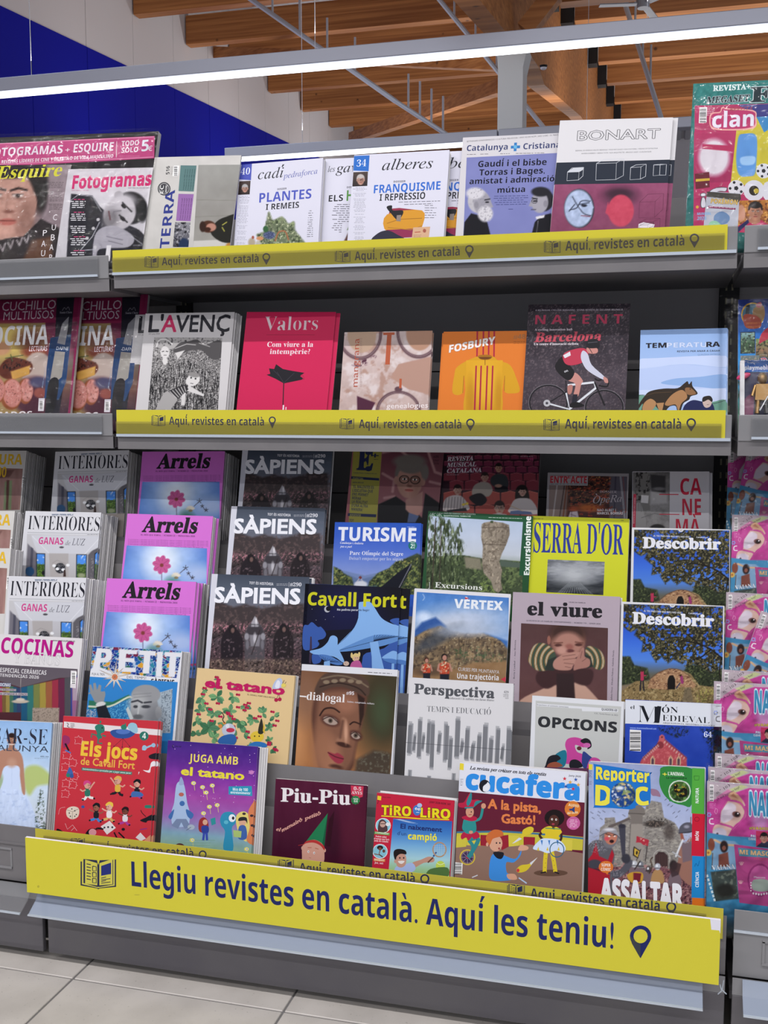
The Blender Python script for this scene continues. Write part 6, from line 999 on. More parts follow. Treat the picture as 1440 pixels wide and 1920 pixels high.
def art_baby(a):
    a.cv(740, 1090, 3.13); a.base('a79aa6'); a.T('el viure', 780, 196, 1215, 214, 78, '1e1c22', 'X'); a.T('VIURE EN FAMÍLIA', 1022, 126, 1120, 130, 7, '44404a', 'g'); a.T('LA REVISTA DE LES FAMÍLIES CONTEMPORÀNIES  |  NÚMERO 110  |  GENER 2026', 773, 234, 1208, 254, 8, '44404a', 'g')
    a.T('Núria Canaules  -  Berta Cynthal  -  Ana Herrera', 700, 720, 712, 345, 9, '44404a', 's'); a.T('Julieta Orosa - Elisabet Pedrosa - Gabriela Zavala', 1276, 700, 1288, 405, 9, '44404a', 's')
    r = a.ras(0, 0, 1, 1, 140, ((742, 246), (1252, 274), (1244, 900), (724, 900))); r.v('4c3434', '54383a', '5c3e3e', '5a4040').n(80, .02)
    r.p([(720, 720), (850, 640), (950, 610), (960, 720), (960, 900), (720, 900)], 'b89484', 8, sm=True).p([(1040, 620), (1100, 600), (1200, 700), (1250, 760), (1250, 900), (1030, 900)], 'b89484', 8, sm=True); r.p([(830, 550), (880, 520), (1100, 510), (1165, 530), (1150, 600), (1100, 610), (1000, 580), (900, 630), (840, 600)], '3c2628', 10, sm=True).p([(950, 540), (1050, 540), (1060, 700), (1040, 900), (960, 900), (950, 680)], '302224', 8)
    r.e(1017, 340, 104, 102, '6c483e', .15).e(1017, 300, 104, 60, '3c2824', .5).e(1017, 370, 88, 72, 'a07468', .4).e(905, 345, 10, 26, '8c5c50', .3).e(960, 375, 22, 9, '4c2c28', .6).e(1080, 372, 22, 9, '4c2c28', .6).l([(935, 362), (985, 360)], 7, '5c3830', .8).l([(1060, 356), (1105, 362)], 7, '5c3830', .8).e(1025, 385, 24, 18, '8c5850', .7).e(1028, 408, 26, 10, '5c3434', .5).e(980, 405, 30, 22, 'b4887c', .8)
    S = [(790, 430), (820, 375), (870, 362), (930, 400), (950, 470), (900, 520), (830, 520), (785, 470)]; S2 = [(1120, 400), (1150, 380), (1210, 410), (1236, 480), (1200, 520), (1140, 480)]
    for Q, dx in ((S, 0), (S2, 330)):
        r.p(Q, '3c4a3c', 6, sm=True); m = r.pm(spl(Q), 6)
        for k in range(4): c = np.abs(np.hypot(r.X - (960 if not dx else 1090), (r.Y - 470)) - (70 + k * 32)); r.mix(m * np.clip(1.4 - c / 5, 0, 1), 'b0a48c').mix(m * np.clip(1.2 - np.abs(c - 6) / 2.5, 0, 1), 'a87c4c')
    r.p([(900, 460), (950, 440), (935, 525), (880, 520)], '2a302c', 5).p([(1110, 430), (1150, 440), (1165, 500), (1130, 510)], '2a302c', 5)
    r.p([(940, 460), (1000, 425), (1080, 415), (1100, 430), (1060, 450), (1090, 470), (1050, 490), (1030, 520), (960, 520), (930, 500)], 'a87c70', 5, sm=True).p([(1060, 470), (1080, 430), (1100, 392), (1112, 395), (1115, 440), (1145, 460), (1140, 500), (1080, 515), (1050, 520)], '9c7066', 5, sm=True)
    for P in ([(985, 440), (1060, 430)], [(990, 460), (1060, 452)], [(995, 480), (1050, 485)], [(1000, 500), (1035, 508)], [(1090, 450), (1100, 410)], [(1100, 470), (1125, 452)]): r.l(P, 2.5, '5c3c38')
    a.put(r)
def art_kitchen(a):
    a.cv(0, 1180, 3.6); a.base('cfcdd0'); a.T('COCINAS', 4, 158, 490, 190, 92, 'a8147c', 'g', out='a8147c', ow=.01); a.T('Y BAÑOS', 92, 226, 402, 246, 58, 'cfcdd0', 'S', out='5c5c64', ow=.008); a.T('www.cocinasybanos.es', 356, 80, 506, 86, 10, '303038', 'g')
    r = a.ras(0, 0, 1, 1, 130, ((-40, 235), (524, 268), (516, 700), (-60, 700))); r.v('58505a', '605a60', '54484c'); cs = ['5c2034', '74243c', '8c2c44', '6c5430', '8c7c40', '3c6450', '244c64', '2c3c60', '4c2c48', '742c44', '9c3c44', '8c5c34', '7c6c3c', '3c5c44', '243c68', '1c2450']
    r.p([(-60, 330), (0, 350), (140, 392), (400, 328), (524, 322), (524, 700), (-60, 700)], '48242c', 4)
    for k in range(8): r.p([(-60 + k * 25, 350 + k * 6), (-34 + k * 25, 355 + k * 6), (-34 + k * 25, 560), (-60 + k * 25, 560)], cs[k], 3)
    for k in range(9): r.p([(142 + k * 42, 392 - k * 9), (184 + k * 42, 383 - k * 9), (184 + k * 42, 700), (142 + k * 42, 700)], ['1c5070', '2c6a68', '6c7440', '94843c', '8c5438', '8c2c40', '5c2440', '48484e', '1c3c88'][k], 4)
    r.p([(485, 330), (524, 322), (524, 700), (488, 700)], '8c5c80', 5); r.p([(490, 330), (524, 330), (524, 480), (492, 480)], 'a8a4ac', 5, .7).l([(140, 310), (140, 470)], 2, 'a8a4a0').e(137, 487, 58, 12, 'b4a898', .3).e(137, 474, 30, 10, 'c0b8ac', .4); r.p([(220, 530), (400, 530), (395, 700), (215, 700)], '9a8c80', 6).sp(6, '6c6258', .55, 4, r.pm([(220, 530), (400, 530), (395, 700), (215, 700)])); a.put(r)
    a.T('ESPECIAL CERÁMICAS', 0, 288, 312, 308, 26, 'c8c6ca', 'g'); a.T('TENDENCIAS 2026', -2, 318, 262, 334, 18, 'c8c6ca', 'g'); a.P([(-30, 358), (75, 364), (74, 390), (-30, 384)], '54607c'); a.T('COCINAS', -12, 382, 70, 386, 18, 'd0d0d8', 'g'); a.P([(-30, 396), (108, 402), (108, 418), (-30, 412)], 'b0a8b0'); a.T('3 DISTRIBUCIONES', -20, 412, 104, 416, 12, '403848', 'g'); a.P([(-30, 424), (186, 430), (186, 448), (-30, 442)], 'b0a8b0'); a.T('PARA OPTIMIZAR EL ESPACIO', -20, 441, 182, 446, 12, '403848', 'g')
    a.P([(478, 278), (516, 280), (512, 398), (474, 394)], 'd0ccd0'); a.bar(484, 286, 510, 370, True)
def art_mosaic(a):
    a.cv(0, 1180, 3.6); a.base('d3d5dc'); 
    r = a.ras(0, 0, 1, 1, 150, ((622, 114), (1228, 140), (1195, 330), (590, 290))); r.v('d3d5dc', 'd3d5dc')
    rg = np.random.RandomState(5); pts = np.stack([rg.rand(330) * 640 + 585, rg.rand(330) * 230 + 105], 1); d = np.hypot(r.X[..., None] - pts[:, 0], r.Y[..., None] - pts[:, 1]); i = d.argmin(-1); ds = np.sort(d, -1); pal = np.array([r.H(q) for q in ('142c84', '1c3484', '1c5c9c', '14205c', '2c7c94', '1c4c94', 'c89430', '1c5c4c', '4c8cac', '142c74', '6c2444', '143c7c')]); cc = pal[rg.randint(0, 12, 330)]
    from_c = r.c.copy(); r.c = cc[i]; r.mix((ds[..., 1] - ds[..., 0] < 1.5) * 1., 'a8b8d0'); mos = r.c.copy(); r.c = from_c
    Z = r.pm([(622, 112), (1228, 138), (1190, 330), (1120, 326), (1022, 320), (850, 300), (760, 290), (640, 240), (600, 290), (588, 280)])
    for P in ([(655, 128), (688, 130), (672, 282), (622, 276)], [(655, 128), (742, 132), (758, 160), (752, 200), (726, 224), (670, 222), (672, 192), (706, 192), (716, 176), (712, 160), (690, 158), (652, 156)],
              [(806, 134), (926, 140), (924, 168), (852, 165), (850, 192), (908, 195), (906, 222), (848, 220), (845, 256), (918, 260), (915, 290), (796, 284)], [(940, 142), (1052, 148), (1050, 178), (1016, 176), (1006, 300), (962, 298), (972, 174), (938, 172)],
              [(1062, 150), (1100, 152), (1090, 322), (1050, 320)], [(1112, 152), (1226, 158), (1224, 188), (1190, 186), (1180, 322), (1136, 320), (1146, 184), (1110, 182)]): Z = np.maximum(Z - r.pm(P), 0)
    r.c = r.c * (1 - Z[..., None]) + mos * Z[..., None]; a.put(r)
    a.T('PUJA AL TREN', 620, 308, 705, 312, 14, '34343c', 'h'); a.T('DEL TEMPS!', 856, 330, 985, 338, 15, '34343c', 'h'); a.T('SÀPIENS', 1018, 366, 1175, 374, 28, '1c1c24', 'G')
    r = a.ras(0, 0, 1, 1, 150, ((590, 318), (1200, 356), (1150, 900), (550, 900))); r.v('2f7cc0', '2c74b4'); r.p([(870, 470), (1100, 420), (1165, 400), (1150, 700), (900, 700)], '9aa8b4', 4).sp(5, '4c5a68', .52, 3, r.pm([(1090, 430), (1165, 405), (1150, 700), (1080, 700)])); r.p([(600, 480), (760, 490), (870, 440), (900, 480), (760, 560), (600, 540)], '2c6c54', 6); r.p([(590, 540), (700, 530), (900, 460), (880, 620), (560, 620)], '2468a0', 5).sp(6, '5ca8d0', .5, 4, r.pm([(730, 540), (900, 460), (880, 620), (740, 620)])); r.l(spl([(600, 520), (740, 520), (860, 460), (890, 460)], 4, False), 12, 'c8ccb8').sp(4, 'b4b8bc', .5, 9, r.pm([(560, 540), (650, 540), (650, 640), (560, 640)]))
    r.e(975, 560, 96, 180, '86888c', .08).e(985, 440, 98, 66, '8c8e92', .1).e(930, 500, 60, 60, 'a4a6a8', .9).e(1070, 560, 22, 40, '9a9c9e', .2).l([(890, 490), (930, 480), (960, 495)], 12, '3c3e44').l([(975, 495), (1020, 490)], 12, '3c3e44').e(985, 522, 30, 11, '3a3c42', .5).e(915, 522, 16, 10, '3a3c42', .5).l([(940, 500), (930, 580)], 12, 'b0b2b4').e(930, 590, 34, 16, '5c5e62', .6).l([(900, 440), (1020, 430)], 4, '6c6e72', .7).l([(905, 460), (1020, 450)], 4, '6c6e72', .7).e(1060, 620, 60, 90, '5c5e64', .9, 0, .5)
    r.p([(640, 490), (610, 430), (600, 375), (615, 372), (630, 415), (630, 362), (646, 362), (655, 410), (668, 372), (684, 380), (680, 420), (708, 418), (712, 440), (700, 490), (680, 510)], '84888c', 3).l([(610, 430), (600, 432)], 9, '84888c').e(680, 505, 34, 16, 'c8c8c8', .3, -10).p([(650, 525), (715, 510), (760, 620), (670, 640)], '1c2028', 4); r.p([(865, 520), (850, 540), (880, 620), (900, 600)], 'b8c0c0', 4); a.put(r)
    for rr, c in ((1, '54343c'), (.93, 'd4d2cc')):
        a.P([(775 + rr * (118 if k % 4 == 0 else 88 if k % 2 == 0 else 26) * math.cos(k * math.pi / 10 - .2), 322 + rr * (118 if k % 4 == 0 else 84 if k % 2 == 0 else 26) * math.sin(k * math.pi / 10 - .2)) for k in range(20)], c)
    a.E(775, 322, 20, 20, 'd07850'); [a.L([(775, 322), (775 + (105 if k % 2 == 0 else 76) * math.cos(k * math.pi / 5 - .2), 322 + (105 if k % 2 == 0 else 76) * math.sin(k * math.pi / 5 - .2))], 2, '8c6858') for k in range(10)]
def art_cherries(a):
    a.cv(340, 1230, 3.273); a.base('cfb587'); rg = random.Random(4)
    T_ = [(130, 260, 60), (210, 180, 40), (220, 250, 70), (320, 250, 60), (110, 330, 60), (200, 350, 70), (300, 340, 70), (390, 310, 50), (90, 400, 50), (170, 440, 80), (270, 430, 80), (360, 400, 70), (440, 390, 50), (90, 480, 50), (200, 500, 60), (320, 500, 60), (500, 350, 50), (570, 370, 50), (540, 440, 50), (390, 470, 50), (540, 520, 40), (560, 570, 40), (140, 210, 30), (340, 190, 30), (420, 560, 40), (300, 600, 60), (150, 600, 60), (220, 140, 24)]
    for cx, cy, R_ in T_:
        for k in range(6):
            t = rg.random() * 6.28; L_ = R_ * rg.uniform(.55, .9); w = L_ * .3; x2, y2 = cx + L_ * math.cos(t), cy + L_ * math.sin(t); nx, ny = -math.sin(t) * w, math.cos(t) * w
            a.P(spl([(cx, cy), ((cx + x2) / 2 + nx, (cy + y2) / 2 + ny), (x2, y2), ((cx + x2) / 2 - nx, (cy + y2) / 2 - ny)], 2), rg.choice(('4c7c5c', '5c8c64', '6c9c6c', '3c6c4c'))); a.L([(cx, cy), (x2, y2)], 1.3, '1c3c28')
    for k in range(44):
        cx, cy, R_ = rg.choice(T_); x = cx + rg.uniform(-.6, .6) * R_; y = cy + rg.uniform(-.6, .6) * R_; a.E(x, y, 8, 8, '9c1c3c', n=10); a.E(x + 13, y + 2, 8, 8, 'a8244a', n=10)
    a.L([(600, 230), (585, 262)], 3, '4c2c2c'); a.L([(600, 230), (604, 262)], 3, '4c2c2c'); a.E(582, 270, 12, 12, 'a02044'); a.E(604, 266, 12, 12, 'a02044')
    a.T('el tatano', 148, 190, 628, 238, 52, 'b01a58', 'b', out='b01a58', ow=.025); a.T("EL CAVALL FORT DELS PETITS", 405, 240, 575, 262, 8, '3c2c20', 'g')
    a.P([(560, 200), (572, 160), (600, 135), (620, 150), (610, 195)], 'a8b4d0', True); a.P([(575, 190), (590, 150), (606, 160), (600, 196)], 'd0d4e0', True); a.E(628, 180, 15, 12, 'd0c060'); a.L([(622, 168), (632, 148)], 2, '30302c'); a.L([(635, 170), (644, 158)], 2, '30302c')
    a.E(292, 455, 42, 42, 'b0b8c8'); a.E(240, 430, 12, 12, 'c88040'); a.E(265, 412, 10, 8, 'c88040'); a.E(302, 455, 26, 14, 'b0304c'); a.E(285, 430, 12, 14, 'd0d4dc'); a.L(spl([(250, 345), (262, 370), (254, 390), (268, 412)], 4, False), 5, '20242c'); a.P([(225, 520), (255, 490), (320, 480), (340, 520), (300, 560), (240, 540)], '2c5c9c', True)
    a.E(465, 495, 42, 34, 'd0b43c'); a.P([(470, 470), (492, 382), (504, 470)], '2c2c24', True); a.P([(500, 460), (508, 390), (514, 480)], 'c8a838'); a.P([(420, 540), (460, 525), (515, 535), (520, 560), (420, 560)], '2c6cb0', True); a.E(478, 492, 4, 5, '202020'); a.E(450, 492, 4, 5, '202020')
def art_face(a):
    a.cv(340, 1230, 3.273); a.base('cdcfd6'); r = a.ras(0, 0, 1, 1, 170, ((734, 88), (1324, 126), (1270, 900), (630, 900))); r.v('6c4a34', '8c6040', 'a06c44', '8c5c3c'); r.e(1250, 300, 190, 330, '3a3424', .9).e(1230, 340, 60, 120, '3c5038', 1.2, 0, .6).e(700, 500, 60, 200, 'b88458', 1, 0, .7).e(760, 250, 80, 160, '7c5c4c', 1, 0, .6)
    m = r.pm([(1070, 640), (1180, 580), (1290, 600), (1280, 900), (1040, 900)], 30); r.mix(m * .8, '34302c').sp(14, '5c584c', .54, 3, m)
    F = [(835, 200), (900, 120), (1010, 110), (1110, 160), (1140, 260), (1110, 420), (1070, 580), (1050, 690), (960, 760), (860, 720), (820, 560), (800, 360)]
    r.p(F, '54362c', 18, sm=True); r.p([(845, 260), (900, 220), (1010, 215), (1090, 250), (1105, 380), (1075, 520), (1050, 640), (980, 730), (900, 720), (850, 640), (825, 480)], '75503f', 30, sm=True)
    r.p([(820, 200), (880, 110), (1020, 95), (1140, 150), (1150, 240), (1090, 230), (990, 190), (900, 200), (835, 240)], '4a3830', 10, sm=True).l(spl([(860, 140), (960, 120), (1060, 140), (1145, 190)], 4, False), 10, '6c5c4c').l(spl([(850, 190), (960, 165), (1080, 195), (1130, 240)], 4, False), 8, '2c201c'); [r.e(890 + k * 50, 148 + abs(k - 2) * 6, 20, 12, '7c6c5a', .4) for k in range(5)]
    r.p([(1080, 230), (1125, 260), (1120, 360), (1095, 440), (1090, 320)], '2c1c18', 8); r.e(900, 620, 70, 110, '9c6c54', 1).e(1010, 300, 60, 50, '8c604c', 1); r.e(860, 560, 60, 130, '8c6048', 1, 0, .8)
    r.l(spl([(850, 365), (880, 325), (930, 320), (970, 345)], 5, False), 10, '2c1a16').l(spl([(1035, 420), (1060, 405), (1100, 420)], 5, False), 9, '2c1a16')
    for x, y, rx, ry, an in ((915, 397, 46, 24, 18), (1070, 488, 30, 20, 25)): r.e(x, y, rx + 12, ry + 10, '4a2c26', .5, an).e(x, y, rx, ry, '9c8a80', .2, an).e(x, y, 14, 15, '54483f', .3).e(x, y, 7, 7, '201814', .3).l(spl([(x - rx, y - 8), (x, y - ry), (x + rx, y + 10)], 4, False), 5, '241410')
    r.p([(985, 380), (1020, 400), (1032, 500), (1020, 550), (950, 520), (975, 480)], '8c6450', 14, sm=True).l([(990, 400), (975, 500)], 12, '4c3028', .8, 16).e(995, 545, 45, 14, '3a221c', .5, 15).e(1010, 470, 10, 60, 'b88c74', 1)
    r.p([(900, 590), (940, 600), (960, 595), (995, 620), (990, 650), (960, 660), (920, 630)], '8c3040', 8, sm=True).l(spl([(900, 592), (945, 618), (995, 632)], 4, False), 5, '3c141c').e(950, 680, 40, 14, '4a2c24', .8, 12).e(930, 715, 40, 26, '9c705c', .9); a.put(r)
    a.T('dialogal', 768, 268, 1002, 285, 46, 'd8d4d4', 's'); a.P([(714, 241), (768, 246), (766, 254), (713, 249)], 'd8d4d4'); a.T('#95', 1012, 236, 1060, 240, 20, 'd0ccd0', 'g'); a.T('Ànima, compromís, cultura', 1016, 284, 1184, 298, 10, 'c0bcc0', 's'); a.D(1145, 98, 1292, 1, 7, 8, '34343c', dy=.06, wv=.05)
def art_lines(a):
    a.cv(740, 1090, 3.13); a.base('c9c9cd'); a.T('Perspectiva', 114, 658, 584, 686, 56, '4c4e54', 'X'); a.T("L'educació i la cultura ens faran lliures", 312, 690, 582, 704, 12, '4c4e54', 'j'); a.T('429', 640, 655, 668, 657, 12, '4c4e54', 's'); a.T('TARDOR', 636, 668, 668, 670, 7, '5c5e64', 's'); a.T('ALGUER', 636, 678, 668, 680, 7, '5c5e64', 's'); a.T('2026', 648, 689, 668, 690, 6, '5c5e64', 's')
    a.T('TEMPS I EDUCACIÓ', 190, 764, 565, 784, 32, '5a5c62', 'S'); rg = random.Random(8)
    for i, (x, y0, y1, w) in enumerate(((95, 820, 1025, 22), (122, 885, 1008, 14), (150, 795, 1045, 20), (172, 885, 1000, 16), (205, 808, 1025, 18), (228, 815, 1108, 22), (265, 875, 1018, 18), (305, 822, 1065, 22), (332, 905, 1110, 20), (372, 792, 1045, 26), (397, 920, 1020, 16), (432, 848, 1060, 24), (463, 935, 1060, 20), (497, 885, 1070, 22), (535, 828, 1070, 26), (568, 905, 1080, 20), (608, 848, 1085, 22), (635, 950, 1060, 16), (674, 848, 1100, 26))):
        for k in range(3): o = rg.uniform(-5, 5); a.P([(x - w / 2 + o, y0 + k * 12), (x + w / 2 + o, y0 + k * 12 + 2), (x + w / 2 + o - 9, y1 - k * 9), (x - w / 2 + o - 9, y1 - k * 9 - 2)], ('a4a5aa', '8e9096', '76787e')[k])
        for k in range(4): a.L([(x - w / 2 + k * w / 4, y0 + 20), (x - w / 2 + k * w / 4 - 8, y1 - 16)], 1.3, '5c5e64')
    a.L([(62, 945), (684, 990)], 2, '44464c')
    for x, y in ((88, 1105), (200, 1140), (345, 1125), (270, 1165)): a.P([(x - 9, y), (x + 14, y + 2), (x + 8, y + 90), (x - 14, y + 90)], '8e9096'); a.L([(x + 2, y + 5), (x - 4, y + 80)], 5, '6c6e74')
def art_people(a):
    a.cv(740, 1090, 3.13); a.base('cdd0d6'); a.P([(828, 700), (1330, 735), (1300, 1300), (812, 1300)], 'b3b6b5'); a.P([(835, 716), (1312, 750), (1310, 768), (1100, 762), (1098, 748), (834, 732)], 'cdd0d6')
    a.T('Impulsem el consum conscient', 836, 728, 1020, 742, 9, '4c4e54', 'h'); a.T('QUADERN 69', 1214, 757, 1305, 764, 13, '22242a', 'G'); a.T('ICIC, Tardor/hivern de 2025', 1172, 778, 1310, 790, 8, '4c4e54', 'h'); a.T('OPCIONS', 842, 852, 1302, 888, 60, '2a2c30', 'G')
    a.P([(1000, 960), (1015, 925), (1060, 915), (1110, 930), (1135, 955), (1110, 975), (1060, 960), (1070, 1000), (1110, 1020), (1100, 1070), (985, 1065), (1010, 1010)], 'b4408c', True); a.P([(1090, 935), (1120, 920), (1148, 935), (1155, 970), (1130, 985), (1140, 955), (1105, 950)], '1c1c22', True); a.E(1128, 962, 22, 14, 'b85c9c'); a.E(1083, 980, 14, 12, '54282c')
    a.P([(940, 1020), (1000, 990), (1010, 1040), (990, 1090), (920, 1090)], '1c6c84', True); a.P([(885, 1080), (905, 1030), (950, 1018), (975, 1040), (950, 1060), (960, 1090), (885, 1095)], '1c1c24', True); a.P([(905, 1070), (950, 1060), (985, 1085), (900, 1095)], '8c4c38', True); a.P([(1105, 1000), (1140, 1020), (1165, 1050), (1130, 1100), (1100, 1080)], '2c3c7c', True); a.P([(1030, 1055), (1060, 1045), (1090, 1060), (1100, 1090), (1030, 1095)], '1c1c24', True); a.P([(1150, 1040), (1195, 1040), (1220, 1080), (1210, 1130), (1130, 1110)], 'b4408c', True)
    a.P([(880, 1090), (1240, 1100), (1240, 1200), (860, 1200)], '5c3450')
def art_castle(a):
    a.cv(1080, 1280, 4); a.base('1e3ca0'); r = a.ras(0, 0, 1, 1, 110, ((370, 310), (1100, 330), (1080, 900), (350, 900))); r.v('2440a4', '203c9c', '2040a4', '2844a8').n(80, .03)
    m = r.pm([(600, 320), (860, 330), (840, 390), (760, 415), (700, 390), (640, 370)], 14); r.sp(9, '16202c', .47, 3, m); m = r.pm([(930, 340), (1100, 340), (1100, 620), (990, 560), (1000, 480), (960, 420)], 20); r.sp(10, '14202c', .47, 4, m)
    r.p([(500, 560), (600, 470), (640, 400), (830, 560), (830, 900), (470, 900), (480, 600)], 'a84850', 5).sp(12, 'c06468', .55, 6, r.pm([(500, 560), (640, 420), (830, 560), (830, 900), (480, 900)])); r.p([(620, 440), (625, 400), (645, 388), (662, 400), (668, 450), (650, 500), (615, 500)], 'b4585c', 4).e(633, 468, 26, 28, '7c3038', .3).e(645, 410, 6, 7, '4c2028', .4)
    for i in range(9): r.l([(505 + i * 13, 560 - i * 12), (515 + i * 13, 575 - i * 12)], 6, 'd0b8b0').l([(668 + i * 18, 440 + i * 15), (662 + i * 18, 452 + i * 15)], 6, 'd0b8b0'); 
    r.l([(500, 570), (615, 455)], 3, '3c1c20').l([(665, 430), (830, 565)], 3, '3c1c20')
    for x in (575, 710, 770): r.p([(x - 16, 620), (x - 16, 570), (x, 545), (x + 16, 570), (x + 16, 620)], 'c8a888', 4).p([(x - 9, 620), (x - 9, 575), (x, 560), (x + 9, 575), (x + 9, 620)], '54404c', 4)
    a.put(r); a.P([(368, 128), (1100, 160), (1100, 332), (366, 306)], 'cbd0da'); a.T('el', 408, 196, 440, 198, 28, '1c1e26', 's'); a.T('M', 462, 296, 630, 306, 128, '171922', 'S'); a.P([(610, 175), (640, 178), (625, 300), (600, 298)], '171922'); a.T('ÓN', 645, 226, 765, 228, 46, '171922', 'S', out='171922', ow=.005); a.T('EDIEVAL', 648, 286, 1002, 306, 46, '171922', 'S'); a.T('ARQUEOLOGIA, HISTÒRIA I VIATGES', 650, 306, 1040, 328, 10, '30323c', 's')
    a.T('www.monmedieval.cat', 405, 345, 603, 352, 13, '8ca4e0', 'g'); a.bar(404, 352, 486, 515, True); a.T('64', 960, 408, 1020, 410, 40, 'ccd4e8', 's')
def art_bride(a):
    a.cv(0, 1180, 3.6); a.base('a8c0dc'); r = a.full(130); r.v('88acd8', '9cbce0', 'b8cce4', 'c0d0e0', 'c4ccd8', 'b8c8e0').n(60, .03)
    r.p([(170, 940), (260, 920), (345, 990), (340, 1040), (250, 1060), (200, 1120), (165, 1060)], 'a8b868', 24, .9, sm=True).p([(-60, 1000), (0, 960), (40, 1100), (-60, 1120)], '7c9454', 24, .6, sm=True)
    r.p([(25, 925), (130, 925), (140, 1000), (130, 1080), (190, 1140), (240, 1260), (270, 1400), (-120, 1400), (-60, 1200), (0, 1080), (25, 1000)], 'c0d0ec', 6, sm=True).n(16, .05, 7, 40, r.pm([(-60, 1080), (150, 1080), (260, 1300), (260, 1400), (-60, 1400)])); r.sp(22, 'a4b8dc', .55, 9, r.pm([(-60, 1090), (150, 1090), (260, 1300), (260, 1400), (-60, 1400)]), sy=12, a=.7); r.l([(80, 930), (80, 1060)], 2, 'a8bcdc')
    r.p([(-10, 830), (60, 800), (100, 800), (150, 860), (165, 1000), (170, 1110), (150, 1100), (135, 1000), (125, 925), (35, 925), (5, 1000), (-20, 1060), (-20, 900)], 'a87c68', 6, sm=True); r.e(80, 900, 30, 30, 'b48c78', .9).p([(60, 780), (98, 780), (100, 820), (55, 820)], '9c705c', 6); r.head(80, 745, 36, 'b0846c', '2c1c18').l([(64, 777), (92, 777)], 5, 'e0d8d4')
    m = r.pm([(262, 1090), (288, 1080), (300, 1200), (330, 1320), (310, 1370), (240, 1370), (235, 1280)], 12); r.sp(9, '3c4c3c', .5, 12, m, sy=7).l([(272, 1080), (268, 1180)], 3, '2c342c'); a.put(r)
    a.T('CASAR-SE', -190, 762, 318, 780, 88, '2a2c3c', 'S'); a.E(80, 742, 24, 33, 'ac8068') if 0 else None; a.T('CATALUNYA', -190, 812, 326, 830, 34, '3c4454', 'h'); a.T('ABRIL 2026', 272, 862, 328, 864, 7, '3c4454', 'g'); a.D(232, 870, 326, 1, 4, 4, '5c6474')
def toon(a, x, y, s, skin, hair, shirt, legs, fl=1, pose=0):
    q = lambda u, v: (x + u * s * fl, y + v * s)
    for A, B in (((0, .9), (-.55, 1.35)), ((0, .9), (.6, 1.2))): a.L([q(*A), q((A[0] + B[0]) / 2, B[1] - .05), q(*B)], .26 * s, legs); a.L([q(*B), q(B[0] + .18, B[1] + .08)], .16 * s, '16161c')
    a.P([q(-.22, .25), q(.22, .22), q(.26, .95), q(-.24, .95)], shirt, True); a.L([q(.18, .35), q(.55, .2 - pose * .4), q(.75, .05 - pose * .5)], .14 * s, skin); a.L([q(-.18, .35), q(-.5, .5), q(-.75, .3)], .14 * s, skin)
    a.E(*q(0, -.12), .36 * s, .4 * s, '16161c'); a.E(*q(0, -.12), .33 * s, .37 * s, skin); a.P([q(-.38, -.1), q(-.35, -.5), q(.05, -.62), q(.38, -.35), q(.3, -.2), q(0, -.35), q(-.2, -.2)], hair, True); a.E(*q(.1, -.12), .04 * s, .06 * s, '16161c', n=8); a.E(*q(.26, -.12), .04 * s, .06 * s, '16161c', n=8); a.L([q(.08, .08), q(.22, .08)], .04 * s, '8c2030')
